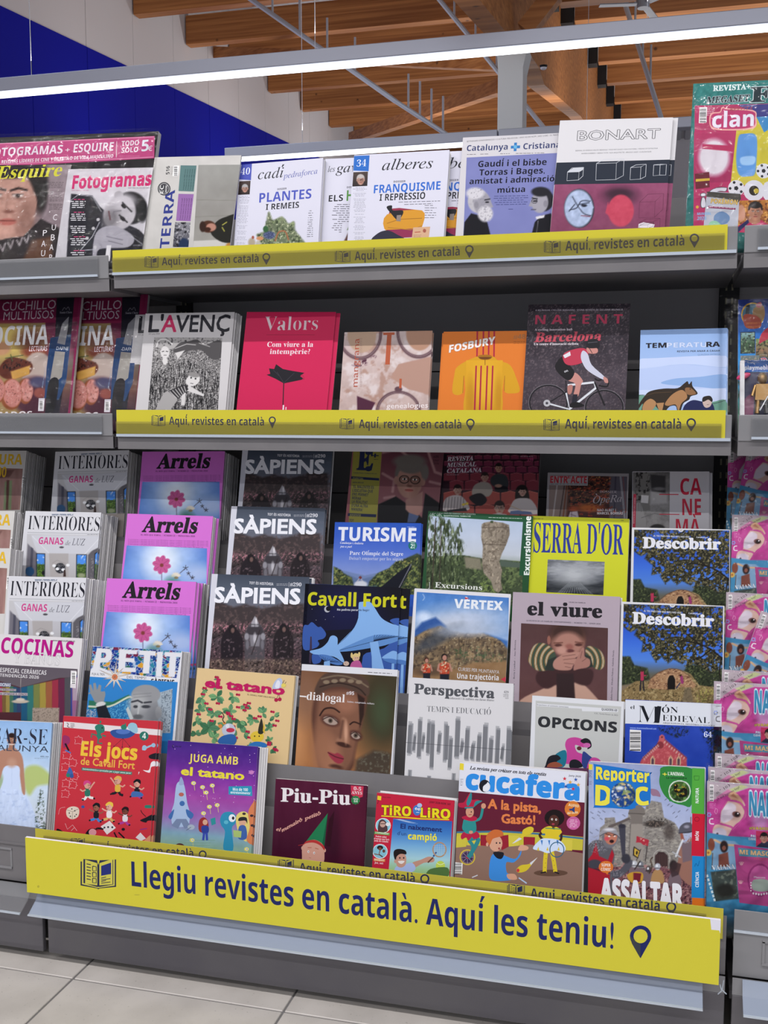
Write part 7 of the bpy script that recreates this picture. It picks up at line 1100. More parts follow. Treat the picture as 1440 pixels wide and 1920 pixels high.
def art_games(a):
    a.cv(0, 1180, 3.6); a.base('b8303c'); a.P([(432, 622), (1068, 676), (1066, 716), (430, 662)], 'd4cdd0')
    a.P([(745, 700), (760, 680), (830, 675), (900, 690), (908, 710), (860, 735), (780, 732)], '2c4c8c', True); a.E(830, 690, 48, 18, '4a6cb0'); a.P([(862, 665), (880, 632), (920, 640), (930, 690), (905, 700)], '8cb4c8', True); a.E(836, 660, 20, 18, '2c7464'); a.E(846, 640, 4, 8, '2c7464'); 
    for x, y in ((770, 790), (825, 795), (875, 790)): a.L([(830, 735), (x, y)], 2, '20202c'); a.E(x, y, 4, 4, '20202c', n=8)
    a.P([(640, 660), (665, 640), (700, 650), (705, 690), (680, 705), (690, 730), (665, 740), (650, 720), (655, 700)], '2c7464', True); a.L([(650, 715), (620, 705), (616, 730)], 9, '2c7464'); a.L([(690, 715), (715, 722)], 9, '2c7464'); a.L([(665, 735), (660, 768), (690, 770)], 10, '2c7464'); a.E(678, 625, 6, 10, '2c7464'); a.E(690, 665, 5, 5, '16161c', n=8)
    a.E(972, 720, 31, 31, '2c6c60'); a.T('4', 960, 738, 985, 738, 34, 'd8e0dc', 'g'); a.L(spl([(450, 632), (462, 640), (455, 655), (470, 662)], 4, False), 4, '2a2a34'); a.T('EDITORIAL', 476, 640, 504, 643, 6, '2a2a34', 'g'); a.T('CAVALL', 476, 652, 506, 655, 8, '2a2a34', 'g'); a.T('FORT', 476, 664, 496, 666, 8, '2a2a34', 'g')
    a.T('Els jocs', 545, 850, 922, 882, 84, 'dcb43c', 'G'); a.T('de Cavall Fort', 544, 912, 908, 944, 44, 'd8a848', 'b'); a.P([(552, 932), (892, 962), (890, 982), (550, 952)], '2c6c60'); a.T('Entreteniments a carretades per a jugar sense parar!', 558, 948, 886, 977, 11, 'c8d8d0', 'g')
    for x, y in ((530, 750), (450, 850), (490, 900), (440, 930), (500, 990), (445, 1040), (490, 1050), (440, 1110)): a.L(spl([(x - 26, y - 20), (x - 5, y - 22), (x, y - 34), (x + 8, y - 20), (x + 26, y - 18), (x + 24, y - 2), (x + 34, y + 4), (x + 22, y + 10), (x + 20, y + 26), (x - 2, y + 20), (x - 26, y + 24), (x - 20, y + 4)], 2), 2.6, 'd49aa0')
    a.P([(425, 720), (465, 725), (472, 760), (445, 790), (428, 800)], '8c2c5c', True); a.L([(440, 770), (465, 820)], 12, '16161c'); a.L([(440, 815), (478, 835)], 9, '3c6cb0')
    a.L([(960, 812), (985, 800), (1020, 785), (1045, 790)], 12, '8cb0c8'); a.E(975, 800, 16, 18, '8cb0c8'); a.E(1036, 782, 14, 14, '8cb0c8'); a.P([(1008, 850), (1060, 835), (1062, 875), (1012, 872)], '1c1c24', True); a.P([(965, 950), (1005, 950), (1020, 900), (1045, 890), (1050, 920), (1020, 930), (1010, 968)], 'd8d4d8', True); a.P([(455, 960), (470, 930), (488, 955), (492, 985), (450, 982)], '3c5c9c', True); a.E(460, 985, 14, 14, '2c7464'); a.E(484, 990, 14, 14, '30508c')
    toon(a, 590, 1060, 66, 'c89484', 'c0407c', '2c6c5c', 'd8d4d4', 1, 1); toon(a, 795, 1030, 66, 'c89484', 'd0a050', 'cca440', '1c1c24', -1, 1); toon(a, 925, 1050, 64, 'c89484', '16161c', '1c1c22', '8c3c94', -1, 0)
    a.P([(895, 1095), (950, 1100), (965, 1125), (890, 1130)], '3c64a0', True); toon(a, 650, 1210, 64, '8c5848', '16161c', '1c1c24', '3c7cc0', -1, 0); toon(a, 738, 1205, 66, 'd0a090', 'd8b448', 'dcd6d8', 'c8a060', -1, 0); toon(a, 845, 1235, 62, '6c3c34', '20141a', 'd0ccd4', 'a0388c', -1, 0)
    a.P([(450, 1215), (490, 1195), (532, 1210), (528, 1262), (488, 1282), (452, 1262)], 'd0c4b4', True); a.L([(450, 1218), (490, 1232), (488, 1280)], 2, '30282c'); a.L([(490, 1232), (530, 1212)], 2, '30282c')
    for x, y in ((468, 1240), (475, 1262), (505, 1225), (515, 1250), (505, 1262), (485, 1212)): a.E(x, y, 4, 5, '20202a', n=8)
    a.P([(680, 1330), (740, 1292), (782, 1340), (722, 1386)], 'd4d0d0'); [a.E(x, y, 7, 7, '30303c', n=8) for x, y in ((705, 1338), (730, 1335), (758, 1336))]; a.P([(915, 1405), (948, 1372), (985, 1412), (950, 1430)], 'd0ccd0'); a.P([(575, 1385), (600, 1350), (640, 1345), (680, 1360), (700, 1345), (650, 1340), (620, 1400), (590, 1410)], '16161c', True); a.E(625, 1370, 26, 24, 'c88c94')
    a.P([(945, 1290), (985, 1270), (1030, 1250), (1070, 1265), (1066, 1290), (1000, 1292), (985, 1305)], '17171e', True); a.L(spl([(985, 1265), (960, 1240), (950, 1220)], 4, False), 5, '17171e'); a.P([(980, 1188), (1020, 1188), (1020, 1206), (980, 1206)], '2c7464', True); a.L([(945, 1352), (992, 1344)], 8, '8c2c6c'); a.E(560, 1198, 12, 10, '3c4c8c'); a.L([(770, 1370), (790, 1410)], 10, '16161c'); a.L([(800, 1370), (840, 1410)], 10, '16161c'); a.E(832, 1350, 12, 10, '16161c'); a.L([(440, 1310), (455, 1350), (490, 1320), (520, 1360)], 3, 'd8a8ac'); a.L([(480, 1360), (500, 1340)], 3, 'd8a8ac'); a.P([(935, 962), (942, 962), (934, 982)], 'd4d0d8'); a.P([(1000, 1400), (1030, 1390), (1020, 1460), (960, 1450)], 'c88c6c', True)
    a.P([(385, 1345), (425, 1365), (428, 1390), (385, 1380)], '17171e', True); a.L(spl([(395, 1250), (405, 1210), (440, 1200)], 4, False), 2, 'd8a8ac')
def art_space(a):
    a.cv(340, 1230, 3.273); a.base('6a2c98'); r = a.full(110); r.v('3c2078', '542884', '7c3498', '944498', '8c5ca4', '789cb0', '84a480', '88a878').n(50, .03); rg = random.Random(2); a.put(r)
    for k in range(46): x = rg.uniform(-70, 470); y = rg.uniform(540, 900); a.E(x, y, 2.4, 2.4, 'd0b8dc', n=6)
    a.T('JUGA AMB', 46, 648, 347, 668, 44, 'd8c860', 'g'); a.T('el tatano', 0, 728, 382, 760, 44, 'd4c83c', 'b', out='d4c83c', ow=.02); a.P([(290, 800), (432, 798), (436, 860), (290, 850)], '2c8cac'); a.T('Més de 100', 316, 826, 408, 830, 16, 'dce8ec', 'g'); a.T('entreteniments!', 302, 844, 424, 850, 14, 'dce8ec', 'g'); a.E(430, 714, 15, 13, 'b470b0'); a.L([(412, 720), (450, 708)], 3, 'c888c0'); a.L(spl([(-48, 545), (-55, 555), (-45, 565)], 4, False), 4, '1c1c34'); a.T('CAVALL FORT', -40, 558, 0, 562, 8, '1c1c34', 'g')
    a.P([(-30, 790), (0, 770), (20, 800), (36, 900), (50, 960), (40, 1040), (-50, 1040), (-60, 960), (-44, 900)], '9ab0d0', True); a.P([(-14, 790), (-2, 740), (16, 785)], '8c9cc0', True); a.E(5, 905, 16, 16, '3c64a0'); a.P([(30, 940), (75, 970), (60, 1000), (36, 980)], '3c64a0', True); a.P([(-44, 940), (-80, 985), (-60, 1000)], '3c64a0', True); a.E(0, 850, 16, 12, 'a85c54'); a.P([(-60, 1040), (-30, 1000), (30, 1000), (60, 1050), (20, 1060), (0, 1020), (-20, 1060)], '6c7c9c')
    for x, y in ((75, 780), (130, 805), (190, 795), (152, 838), (220, 915), (172, 925), (136, 965), (66, 1130), (400, 1185)): a.E(x, y, 15, 12, 'd0c868'); a.E(x + 2, y, 7, 6, 'dcdce4'); a.E(x + 3, y, 3, 3, '20202c', n=8); a.L([(x + 4, y + 10), (x + 8, y + 45)], 3, 'c0b870')
    a.P([(238, 1000), (260, 962), (310, 958), (340, 990), (330, 1030), (310, 1060), (318, 1190), (258, 1185), (268, 1080), (245, 1040)], '2c84a8', True); a.E(312, 995, 21, 24, 'd8dce4'); a.E(318, 995, 8, 10, '20202c'); a.E(275, 1020, 14, 12, '54a8c0')
    a.P([(335, 990), (370, 955), (410, 970), (420, 1050), (400, 1140), (350, 1080)], 'd0c070', True); a.P([(410, 960), (440, 900), (456, 895), (450, 1140), (400, 1130), (420, 1050)], 'c87850', True); [a.E(x, y, 11, 8, '3c2c34') for x, y in ((385, 968), (432, 980), (436, 1040), (440, 1100))]
    a.E(375, 1020, 22, 24, 'c89c84'); a.P([(350, 1012), (360, 990), (400, 992), (404, 1030), (392, 1010)], '26262c', True); a.P([(355, 1046), (395, 1046), (400, 1120), (350, 1120)], '3c5c9c', True); a.P([(318, 1068), (370, 1075), (366, 1115), (322, 1110)], '9cb46c'); a.P([(110, 1010), (140, 990), (165, 1020), (160, 1080), (110, 1075)], '8c2c2c', True); a.E(146, 1020, 15, 17, 'c89c84'); a.P([(125, 1045), (165, 1045), (165, 1085), (130, 1088)], '2c3c8c', True); a.L([(140, 1085), (134, 1132)], 14, '3444a0'); a.L([(155, 1085), (158, 1132)], 14, '3444a0'); a.P([(178, 1000), (208, 990), (212, 1030), (186, 1040)], '2c848c')
    a.E(-10, 1175, 32, 26, '4c2c30'); a.E(-10, 1190, 24, 18, '8c5c48'); a.E(60, 1050, 22, 16, '9ca8b8'); a.L([(60, 1050), (30, 1070)], 4, '5c6c7c'); a.D(20, 1130, 220, 6, 3, 16, '6c9470', seed=4)
def art_elf(a):
    a.cv(480, 1440, 3.43); a.base('3f0f27'); r = a.full(70); r.v('4a142e', '44102a', '3a0c24', '401028').n(40, .02, 4, 200).e(640, 440, 120, 200, '54182c', 1.2, 0, .6).e(500, 450, 40, 180, '2c081c', 1, 0, .6); a.put(r)
    a.T('Piu-Piu', 160, 214, 605, 236, 80, 'd8d4d8', 's', out='d8d4d8', ow=.012); a.P([(610, 112), (692, 118), (686, 185), (652, 196), (612, 172)], 'b8304c'); a.T('0-5', 628, 142, 676, 146, 20, 'd8d0d4', 's'); a.T('ANYS', 614, 166, 682, 172, 18, 'd8d0d4', 's')
    a.P([(640 + (31 if k % 2 else 25) * math.cos(k * math.pi / 10), 206 + (31 if k % 2 else 25) * math.sin(k * math.pi / 10)) for k in range(20)], '2c7444'); a.T('núm', 626, 202, 656, 204, 10, 'd0e0d4', 'g'); a.T('64', 630, 220, 654, 221, 14, 'd0e0d4', 's')
    pts = [(130, 395), (155, 405), (172, 408), (200, 402), (228, 392), (252, 375), (268, 352), (290, 345), (318, 328), (340, 318), (362, 306), (385, 302), (400, 300)]
    for ch, p0, p1 in (('el', (130, 402), (158, 408)), ('menairó', (168, 412), (300, 338)), ('petitó', (312, 338), (418, 298))): a.T(ch, *p0, *p1, 20, 'c89488', 'c', out='c89488', ow=.03)
    a.P([(462, 290), (322, 472), (380, 462), (440, 502)], '1e7048'); a.P([(462, 290), (440, 502), (425, 490)], '145438'); a.P([(505, 275), (470, 330), (448, 500), (478, 505)], '2c0818')
    a.P([(300, 500), (330, 472), (380, 462), (430, 492), (440, 540), (425, 620), (310, 620), (296, 560)], 'c09080', True); a.E(298, 515, 7, 12, 'c09080'); a.E(443, 530, 7, 12, 'c09080'); a.P([(302, 500), (325, 470), (385, 464), (436, 500), (440, 530), (415, 500), (370, 480), (320, 485)], 'a83030', True); a.L([(272, 498), (305, 492)], 3, 'a83030'); a.L([(332, 512), (358, 512)], 5, 'a86450'); a.L([(380, 515), (402, 522)], 5, 'a86450')
    for x, y in ((337, 538), (374, 546)): a.E(x, y, 6, 8, 'd8d4d4'); a.E(x + 1, y + 1, 3, 3, '20202c', n=8)
    a.L([(340, 576), (354, 579)], 2, '8c5048')
def art_tennis(a):
    a.cv(480, 1440, 3.43); a.base('b2203a'); r = a.ras(0, 0, 1, 1, 90, ((882, 326), (1262, 342), (1240, 760), (846, 740))); r.v('2858a4', '3c74b8', '6ca0cc', '9cc4d0', '90b884', '7ca05c'); r.p([(885, 326), (930, 330), (1040, 358), (980, 350)], 'b4c4dc', 5); a.put(r)
    a.P([(782, 178), (806, 182), (804, 208), (780, 204)], 'd4c030'); a.T('el', 784, 232, 792, 210, 10, '2a1c24', 'b'); a.bar(780, 222, 794, 258, True) if 0 else None; a.T('Preu 3,90€', 815, 190, 868, 194, 6, '3c1c24', 'g'); a.T('JUNY 2026-NÚM. 341', 1114, 224, 1250, 240, 12, '3c1420', 'g')
    a.T('TiRO', 808, 300, 996, 310, 58, 'd8c820', 'G', out='241c24', ow=.03); a.T('LiRO', 1058, 316, 1248, 326, 56, 'd8c820', 'G', out='241c24', ow=.03); a.L([(806, 308), (960, 318), (1050, 326), (1242, 332)], 7, 'd8c820'); a.E(1035, 272, 26, 34, '3c70b8'); a.E(1052, 240, 16, 14, '9cb4d8'); a.E(1030, 262, 8, 8, 'd8dce8'); a.E(1048, 266, 8, 8, 'd8dce8'); a.E(1031, 263, 3, 3, '181820', n=6); a.E(1049, 267, 3, 3, '181820', n=6); a.L([(1030, 285), (1050, 286)], 3, 'd8dce8')
    a.T('El naixement', 930, 388, 1195, 412, 28, '1e2c64', 'B'); a.T("d'un", 908, 430, 966, 436, 22, '1e2c64', 'b'); a.T('campió', 978, 458, 1162, 468, 38, 'd8d048', 'G', out='2c5c8c', ow=.015)
    for cx, cy in ((818, 370), (798, 536)): a.E(cx, cy, 49, 48, 'd8d8dc'); a.E(cx, cy, 45, 44, '7cb4c8')
    a.P([(786, 410), (790, 350), (812, 330), (838, 350), (846, 400), (830, 412)], '4c3438', True); a.E(815, 362, 18, 20, 'b89488'); a.L([(800, 358), (832, 358)], 4, '201c24'); a.E(848, 362, 14, 12, 'd0d4d8'); a.E(798, 512, 20, 14, '1c1818'); a.E(798, 520, 11, 10, '6c4438'); a.L([(798, 530), (790, 558), (760, 552)], 7, '7c5444'); a.L([(792, 556), (815, 572)], 7, '4c342c'); a.E(822, 534, 9, 11, '5c3c34')
    a.P([(762, 408), (860, 418), (858, 434), (760, 424)], '5c8c44'); a.T("L'EXPERIMENT", 768, 420, 854, 429, 10, 'd8e0cc', 'g'); a.T('Podem saber', 770, 444, 840, 450, 10, 'e0c8cc', 'g'); a.T('el temps que farà', 758, 458, 856, 466, 10, 'e0c8cc', 'g'); a.T('amb els cabells?', 760, 472, 852, 480, 10, 'e0c8cc', 'g'); a.P([(758, 580), (832, 586), (830, 604), (756, 598)], 'c87840'); a.T('BÀSQUET', 762, 594, 826, 600, 11, 'e8dcc8', 'g'); a.T('Joc, set', 762, 614, 818, 620, 12, 'e0c8cc', 'g')
    a.P([(1005, 610), (1060, 590), (1110, 570), (1145, 580), (1140, 605), (1080, 610), (1020, 640)], 'b48878', True); a.L([(1105, 608), (1140, 575)], 9, '5c3c2c'); a.L([(1140, 570), (1160, 540)], 10, '2c4c84'); a.L([(1180 + 42 * math.cos(k * .3), 525 + 46 * math.sin(k * .3)) for k in range(22)], 8, 'a88464')
    for k in range(5): a.L([(1150 + k * 15, 490), (1150 + k * 15, 560)], 1, 'c4c8cc'); a.L([(1140, 500 + k * 13), (1220, 500 + k * 13)], 1, 'c4c8cc')
    a.P([(895, 640), (940, 625), (1005, 610), (1020, 660), (900, 700)], '9cb0dc', True); a.P([(900, 560), (940, 545), (965, 570), (962, 620), (935, 640), (905, 625)], 'b88c7c', True); a.P([(885, 560), (890, 530), (920, 520), (960, 530), (966, 555), (930, 552), (905, 570), (898, 600)], '1c1818', True); a.E(925, 578, 5, 6, '20202c', n=8); a.E(950, 578, 5, 6, '20202c', n=8); a.P([(915, 598), (955, 598), (940, 616), (922, 612)], 'd8d4d4', True); a.E(896, 600, 8, 12, 'b88c7c'); a.E(1186, 628, 30, 31, 'b4c850'); a.L(spl([(1162, 610), (1185, 622), (1212, 612)], 4, False), 3, 'dce4c0'); a.P([(1120, 650), (1230, 640), (1230, 700), (1100, 700)], '4c6c3c', True)
def art_circus(a):
    a.cv(840, 1400, 2.88); a.base('5c1c30'); a.P([(62, 78), (752, 128), (738, 302), (56, 240)], 'cfd2de'); a.P([(44, 458), (480, 462), (730, 488), (726, 560), (400, 540), (44, 560)], 'b8b03c'); a.L([(44, 462), (300, 458), (480, 470), (730, 496)], 10, '3c6c8c')
    for x, y in ((-10, 478), (105, 480), (175, 476), (322, 478), (408, 486), (610, 500)): 
        if x in (322, 105): pass
        a.P([(x, y), (x + 62, y + 3), (x + 60, y + 62), (x, y + 58)], '8c2030' if x in (175, 408) else 'c4b844')
    a.P([(40, 530), (330, 540), (440, 528), (728, 576), (720, 900), (20, 880)], '84685c'); a.P([(280, 482), (326, 476), (328, 540), (290, 560)], '8c2030'); a.E(555, 682, 92, 18, '5c4438'); a.P([(40, 480), (100, 476), (98, 540), (42, 545)], 'c0b440')
    a.T('La revista per créixer en tots els sentits', 118, 122, 530, 158, 17, '2c2c34', 'c', out='2c2c34', ow=.03); a.T('Juny 2026', 652, 160, 718, 166, 9, '30303a', 'g')
    a.T('cucafera', 98, 226, 704, 288, 100, '2c84d4', 'G', out='2c84d4', ow=.016); a.E(198, 212, 30, 34, '1c1c24'); a.E(204, 216, 24, 28, 'd4d8e0'); a.P([(176, 232), (178, 190), (205, 180), (212, 195), (190, 215), (188, 240)], '1c1c24', True)
    for x, y, c in ((630, 173, 'c03040'), (660, 192, 'd0a040'), (690, 178, '2c50a0'), (636, 215, '2c50a0'), (676, 228, 'c03040'), (704, 206, 'd0a040')): a.P([(x + (12 if k % 2 == 0 else 5) * math.sin(k * math.pi / 5), y - (12 if k % 2 == 0 else 5) * math.cos(k * math.pi / 5)) for k in range(10)], c)
    a.T('A la pista,', 216, 332, 500, 356, 48, 'd07844', 'B'); a.T('Gastó!', 290, 412, 470, 420, 46, 'd07844', 'B'); a.E(673, 336, 43, 43, 'c87430'); a.T('AUDIO', 650, 320, 706, 328, 13, 'e4d8b0', 'g'); a.T('del conte', 645, 366, 702, 360, 13, 'e4d8b0', 'g'); a.P([(655, 335), (668, 335), (684, 322), (684, 358), (668, 345), (655, 345)], '2c3c74'); a.E(677, 413, 37, 36, 'b85c94'); [a.D(655, 395 + k * 9, 700, 1, 6, 9, 'e0c0d4', al='c', seed=k) for k in range(5)]
    a.P([(64, 88), (86, 92), (84, 128), (62, 124)], 'd4c438'); a.D(66, 175, 84, 5, 4, 8, '40404c'); a.bar(36, 624, 76, 690, True)
    # jester on a unicycle
    a.E(105, 597, 43, 43, 'c0a83c'); a.E(105, 597, 36, 36, '705c64'); a.E(105, 597, 29, 29, '3c2c50'); [a.L([(105, 597), (105 + 34 * math.cos(k * .785), 597 + 34 * math.sin(k * .785))], 1.5, 'b0a8b8') for k in range(8)]; a.E(105, 597, 8, 8, 'a02c44')
    a.L([(118, 500), (165, 500), (110, 600)], 22, '2c7c84', True); a.L([(112, 505), (135, 540), (125, 590)], 18, '2c7c84', True); a.P([(70, 480), (90, 460), (150, 455), (172, 485), (140, 500), (130, 488), (110, 508), (98, 490), (75, 500)], 'a82040', True); a.P([(82, 400), (110, 385), (145, 395), (150, 460), (92, 465)], '2c8484', True); a.L([(145, 400), (175, 385), (188, 330)], 14, '2c8484', True); a.E(192, 320, 13, 15, 'c08c74'); a.L([(88, 410), (85, 445), (118, 462)], 14, '2c8484', True); a.E(124, 462, 11, 9, 'c08c74'); a.P([(85, 392), (75, 380), (105, 372), (150, 378), (155, 395), (125, 402)], 'a82040', True)
    a.E(118, 352, 22, 30, 'c08c74'); a.P([(88, 330), (60, 325), (58, 305), (85, 300), (105, 268), (125, 245), (128, 285), (160, 285), (182, 300), (150, 308), (140, 328)], 'a82040', True); a.P([(125, 245), (128, 285), (110, 320), (100, 300)], '2c7c84', True); a.P([(140, 325), (150, 295), (185, 292), (160, 310)], '2c7c84', True); a.L([(90, 330), (138, 328)], 8, '2c7c84'); a.E(126, 352, 3, 4, '201c20', n=8); a.L([(112, 368), (128, 366)], 3, '8c3038')
    # boy juggling
    a.P([(235, 720), (222, 660), (235, 590), (270, 570), (310, 590), (365, 605), (395, 560), (390, 590), (355, 625), (315, 625), (318, 680), (345, 690), (340, 720)], '3a84d0', True); a.P([(245, 570), (300, 572), (290, 605), (262, 600)], '1c1c24', True); a.E(258, 522, 36, 44, 'c89880'); a.P([(205, 500), (215, 470), (250, 448), (290, 455), (298, 480), (265, 490), (240, 500), (225, 530)], 'bc6434', True); a.E(212, 528, 7, 11, 'c89880'); a.E(262, 520, 4, 5, '20202c', n=8); a.E(280, 520, 4, 5, '20202c', n=8); a.E(276, 550, 5, 6, '8c3c3c'); a.P([(378, 555), (395, 530), (432, 540), (430, 556), (395, 562)], 'c89880', True); a.P([(318, 690), (360, 688), (372, 716), (330, 716)], 'c89880', True)
    for P, c in (([(345, 524), (395, 482), (405, 450), (440, 432), (462, 440), (455, 465), (420, 482), (360, 518)], 'c8b430'), ([(482, 598), (440, 632), (395, 640), (370, 662), (378, 680), (420, 672), (450, 640)], 'c8b430')): a.P(P, c, True)
    a.P([(345, 524), (385, 490), (400, 498), (358, 520)], 'c8ccd8'); a.P([(484, 597), (442, 628), (448, 640)], 'c8ccd8'); a.L([(382, 708), (425, 738)], 7, 'a8c0dc'); a.L([(130, 706), (160, 694)], 5, 'c8ccd8'); a.E(378, 668, 8, 10, 'c03040')
    # girl in a skirt
    a.L([(530, 560), (524, 620), (522, 678)], 22, 'ccb62c'); a.L([(560, 565), (572, 620), (580, 676)], 22, 'ccb62c'); a.L([(500, 682), (530, 676)], 7, '201c20'); a.L([(575, 676), (600, 686)], 7, '201c20'); [a.E(524 + (k % 2) * 44 + (k % 3) * 3, 580 + k * 12, 2, 2, '3c2c28', n=6) for k in range(8)]
    a.L([(512, 460), (495, 478), (510, 500)], 13, '38201e', True); a.L([(612, 470), (610, 500), (590, 520)], 13, '38201e', True); a.P([(505, 450), (540, 430), (590, 435), (615, 460), (600, 478), (592, 500), (525, 500), (525, 470), (508, 468)], 'ccb62c', True); a.P([(490, 510), (520, 495), (600, 505), (635, 545), (620, 572), (580, 562), (540, 575), (500, 562), (458, 550)], 'c0d0e8', True); [a.P([(x, 505), (x + 12, 505), (x + 8, 535)], '3c74b8') for x in (500, 540, 585)]; [a.P([(x, 560), (x + 14, 562), (x + 8, 540)], 'd0b840') for x in (480, 530, 590)]
    a.L([(588 + 38 * math.cos(k * .3), 556 + 40 * math.sin(k * .3)) for k in range(22)], 5, '2c5c78'); a.E(575, 385, 54, 46, '1c1416'); a.E(572, 402, 28, 34, '4a2a24'); a.E(562, 392, 5, 6, 'd8d4d0'); a.E(584, 394, 5, 6, 'd8d4d0'); a.E(563, 392, 2.5, 3, '101010', n=6); a.E(585, 394, 2.5, 3, '101010', n=6); a.E(568, 418, 8, 5, 'a03848'); a.L([(570, 436), (568, 446)], 14, '4a2a24'); a.L([(525, 440), (610, 445)], 5, '4c8c5c')
def art_siege(a):
    a.cv(1080, 1280, 4); a.base('8c94b8'); r = a.full(170); r.v('8c98bc', '98a4c8', 'a4aecc', '8c94b4', '8c7c84', '84666c').n(60, .04); 
    C_ = [(170, 1200), (180, 1090), (215, 1060), (215, 1015), (290, 1010), (300, 1060), (390, 1010), (400, 960), (470, 920), (520, 950), (530, 900), (570, 885), (640, 900), (660, 1010), (740, 1050), (790, 1130), (790, 1500), (200, 1500)]; m = r.pm(C_, 5); r.mix(m, '84807c').sp(26, '9c9890', .5, 3, m, sy=12).sp(14, '6a6664', .55, 4, m, sy=8)
    for k in range(16): r.mix(m * np.clip(1 - abs(r.Y - (1010 + k * 26)) / 2, 0, 1) * .5, '5c5856')
    r.p([(390, 985), (400, 950), (440, 920), (480, 915), (515, 945), (520, 985), (500, 1000), (500, 1060), (410, 1060), (410, 1000)], '706a66', 4).l([(395, 980), (515, 985)], 4, '3c3836').p([(240, 1075), (400, 1010), (410, 1025), (250, 1095)], '5c5452', 4); r.p([(410, 1060), (500, 1060), (505, 1330), (400, 1330)], '8c8680', 6).l([(410, 1060), (395, 1320)], 4, '4c4846').e(590, 1060, 80, 26, '34302e', .5).sp(10, '6c6058', .5, 8, r.em(590, 1060, 80, 26)); r.sp(9, '2c2826', .55, 9, r.pm([(520, 1000), (660, 1010), (740, 1060), (740, 1130), (660, 1060), (540, 1030)], 8)); r.e(700, 1120, 40, 60, '3c3432', .8, 0, .7)
    r.p([(592, 1370), (592, 1300), (620, 1268), (660, 1270), (690, 1300), (690, 1390)], '3a2a2c', 4).l(spl([(584, 1370), (584, 1290), (620, 1256), (665, 1258), (700, 1296), (700, 1380)], 4, False), 7, 'a09c98'); [r.l([(600 + k * 14, 1290), (600 + k * 14, 1370)], 2, '54403c') for k in range(7)]
    r.p([(320, 1080), (345, 1060), (372, 1080), (370, 1300), (345, 1300)], '3c3c48', 6).e(345, 1075, 28, 16, '2c2c38', .4)
    rg = random.Random(9)
    for k in range(34): x = rg.uniform(90, 860); y = rg.uniform(920, 1130); 
    for x, y in ((110, 970), (120, 1010), (165, 965), (200, 960), (160, 990), (180, 1015), (150, 1100), (105, 1120), (275, 960), (330, 1050), (700, 910), (725, 920), (780, 960), (740, 970), (840, 950), (680, 870), (760, 1000), (350, 990)): r.l([(x, y), (x + (18 if x < 500 else -14), y + 12)], 3, '34343c')
    r.p([(80, 1600), (80, 1360), (200, 1380), (380, 1380), (500, 1420), (640, 1380), (780, 1420), (866, 1400), (866, 1700), (80, 1700)], '6c444c', 8).sp(16, '9c7474', .53, 13, r.b > .62).sp(10, '2c1c24', .55, 14, r.b > .64)
    # soldiers in the crowd
    for x, y, c in ((437, 1360, 'b0b4bc'), (485, 1365, '6c7078'), (545, 1400, '4c4444'), (612, 1380, 'a8acb8'), (740, 1400, '5c4c4c')): r.p([(x - 46, y + 120), (x - 34, y + 40), (x, y + 22), (x + 36, y + 40), (x + 46, y + 120)], ('a07c54' if x == 612 else '6c5c64'), 6, sm=True).e(x, y, 22, 26, c, .2).e(x - 5, y - 6, 7, 9, 'dcdfe6', .7).l([(x - 22, y + 12), (x + 22, y + 12)], 5, '2c2428')
    r.l(spl([(550, 1430), (570, 1380), (560, 1330), (575, 1310)], 4, False), 8, '3c2c24').l([(480, 1340), (440, 1400)], 8, '2c2424').l([(540, 1180), (520, 1340)], 6, '2c2424').l([(485, 1250), (455, 1330)], 5, '2c2424'); r.p([(455, 1150), (548, 1180), (540, 1225), (500, 1215), (485, 1200), (450, 1200)], 'a02c3c', 3).sp(14, 'd8c8b0', .56, 20, r.pm([(480, 1165), (548, 1180), (540, 1225), (490, 1210)])); r.p([(432, 1225), (482, 1260), (465, 1320), (425, 1295)], '2a2420', 3).p([(440, 1240), (475, 1265), (462, 1308), (436, 1290)], 'c0a040', 3).p([(452, 1258), (466, 1268), (458, 1295), (448, 1285)], '2a2420', 3); r.p([(385, 1440), (430, 1420), (500, 1430), (490, 1500), (420, 1500), (390, 1470)], 'b88c30', 4, sm=True).p([(430, 1425), (490, 1430), (480, 1495), (430, 1495)], '6c1c2c', 4)
    # shouting knight, left
    r.p([(80, 1640), (80, 1290), (100, 1210), (170, 1180), (260, 1230), (290, 1300), (270, 1420), (260, 1640)], '54545c', 5, sm=True); r.p([(80, 1640), (78, 1340), (120, 1290), (150, 1200), (172, 1300), (240, 1330), (270, 1250), (286, 1290), (255, 1400), (250, 1640)], '9c1c2c', 5).l([(95, 1380), (250, 1430)], 12, '44202c'); r.p([(260, 1420), (330, 1400), (380, 1340), (420, 1330), (415, 1380), (360, 1440), (290, 1470)], '4c4c56', 6, sm=True).e(375, 1320, 34, 36, '33333c', .3).e(140, 1360, 52, 34, '3c3c46', .3); r.sp(5, '8c8c96', .55, 22, np.maximum(r.em(170, 1210, 80, 70), r.em(300, 1430, 60, 30)))
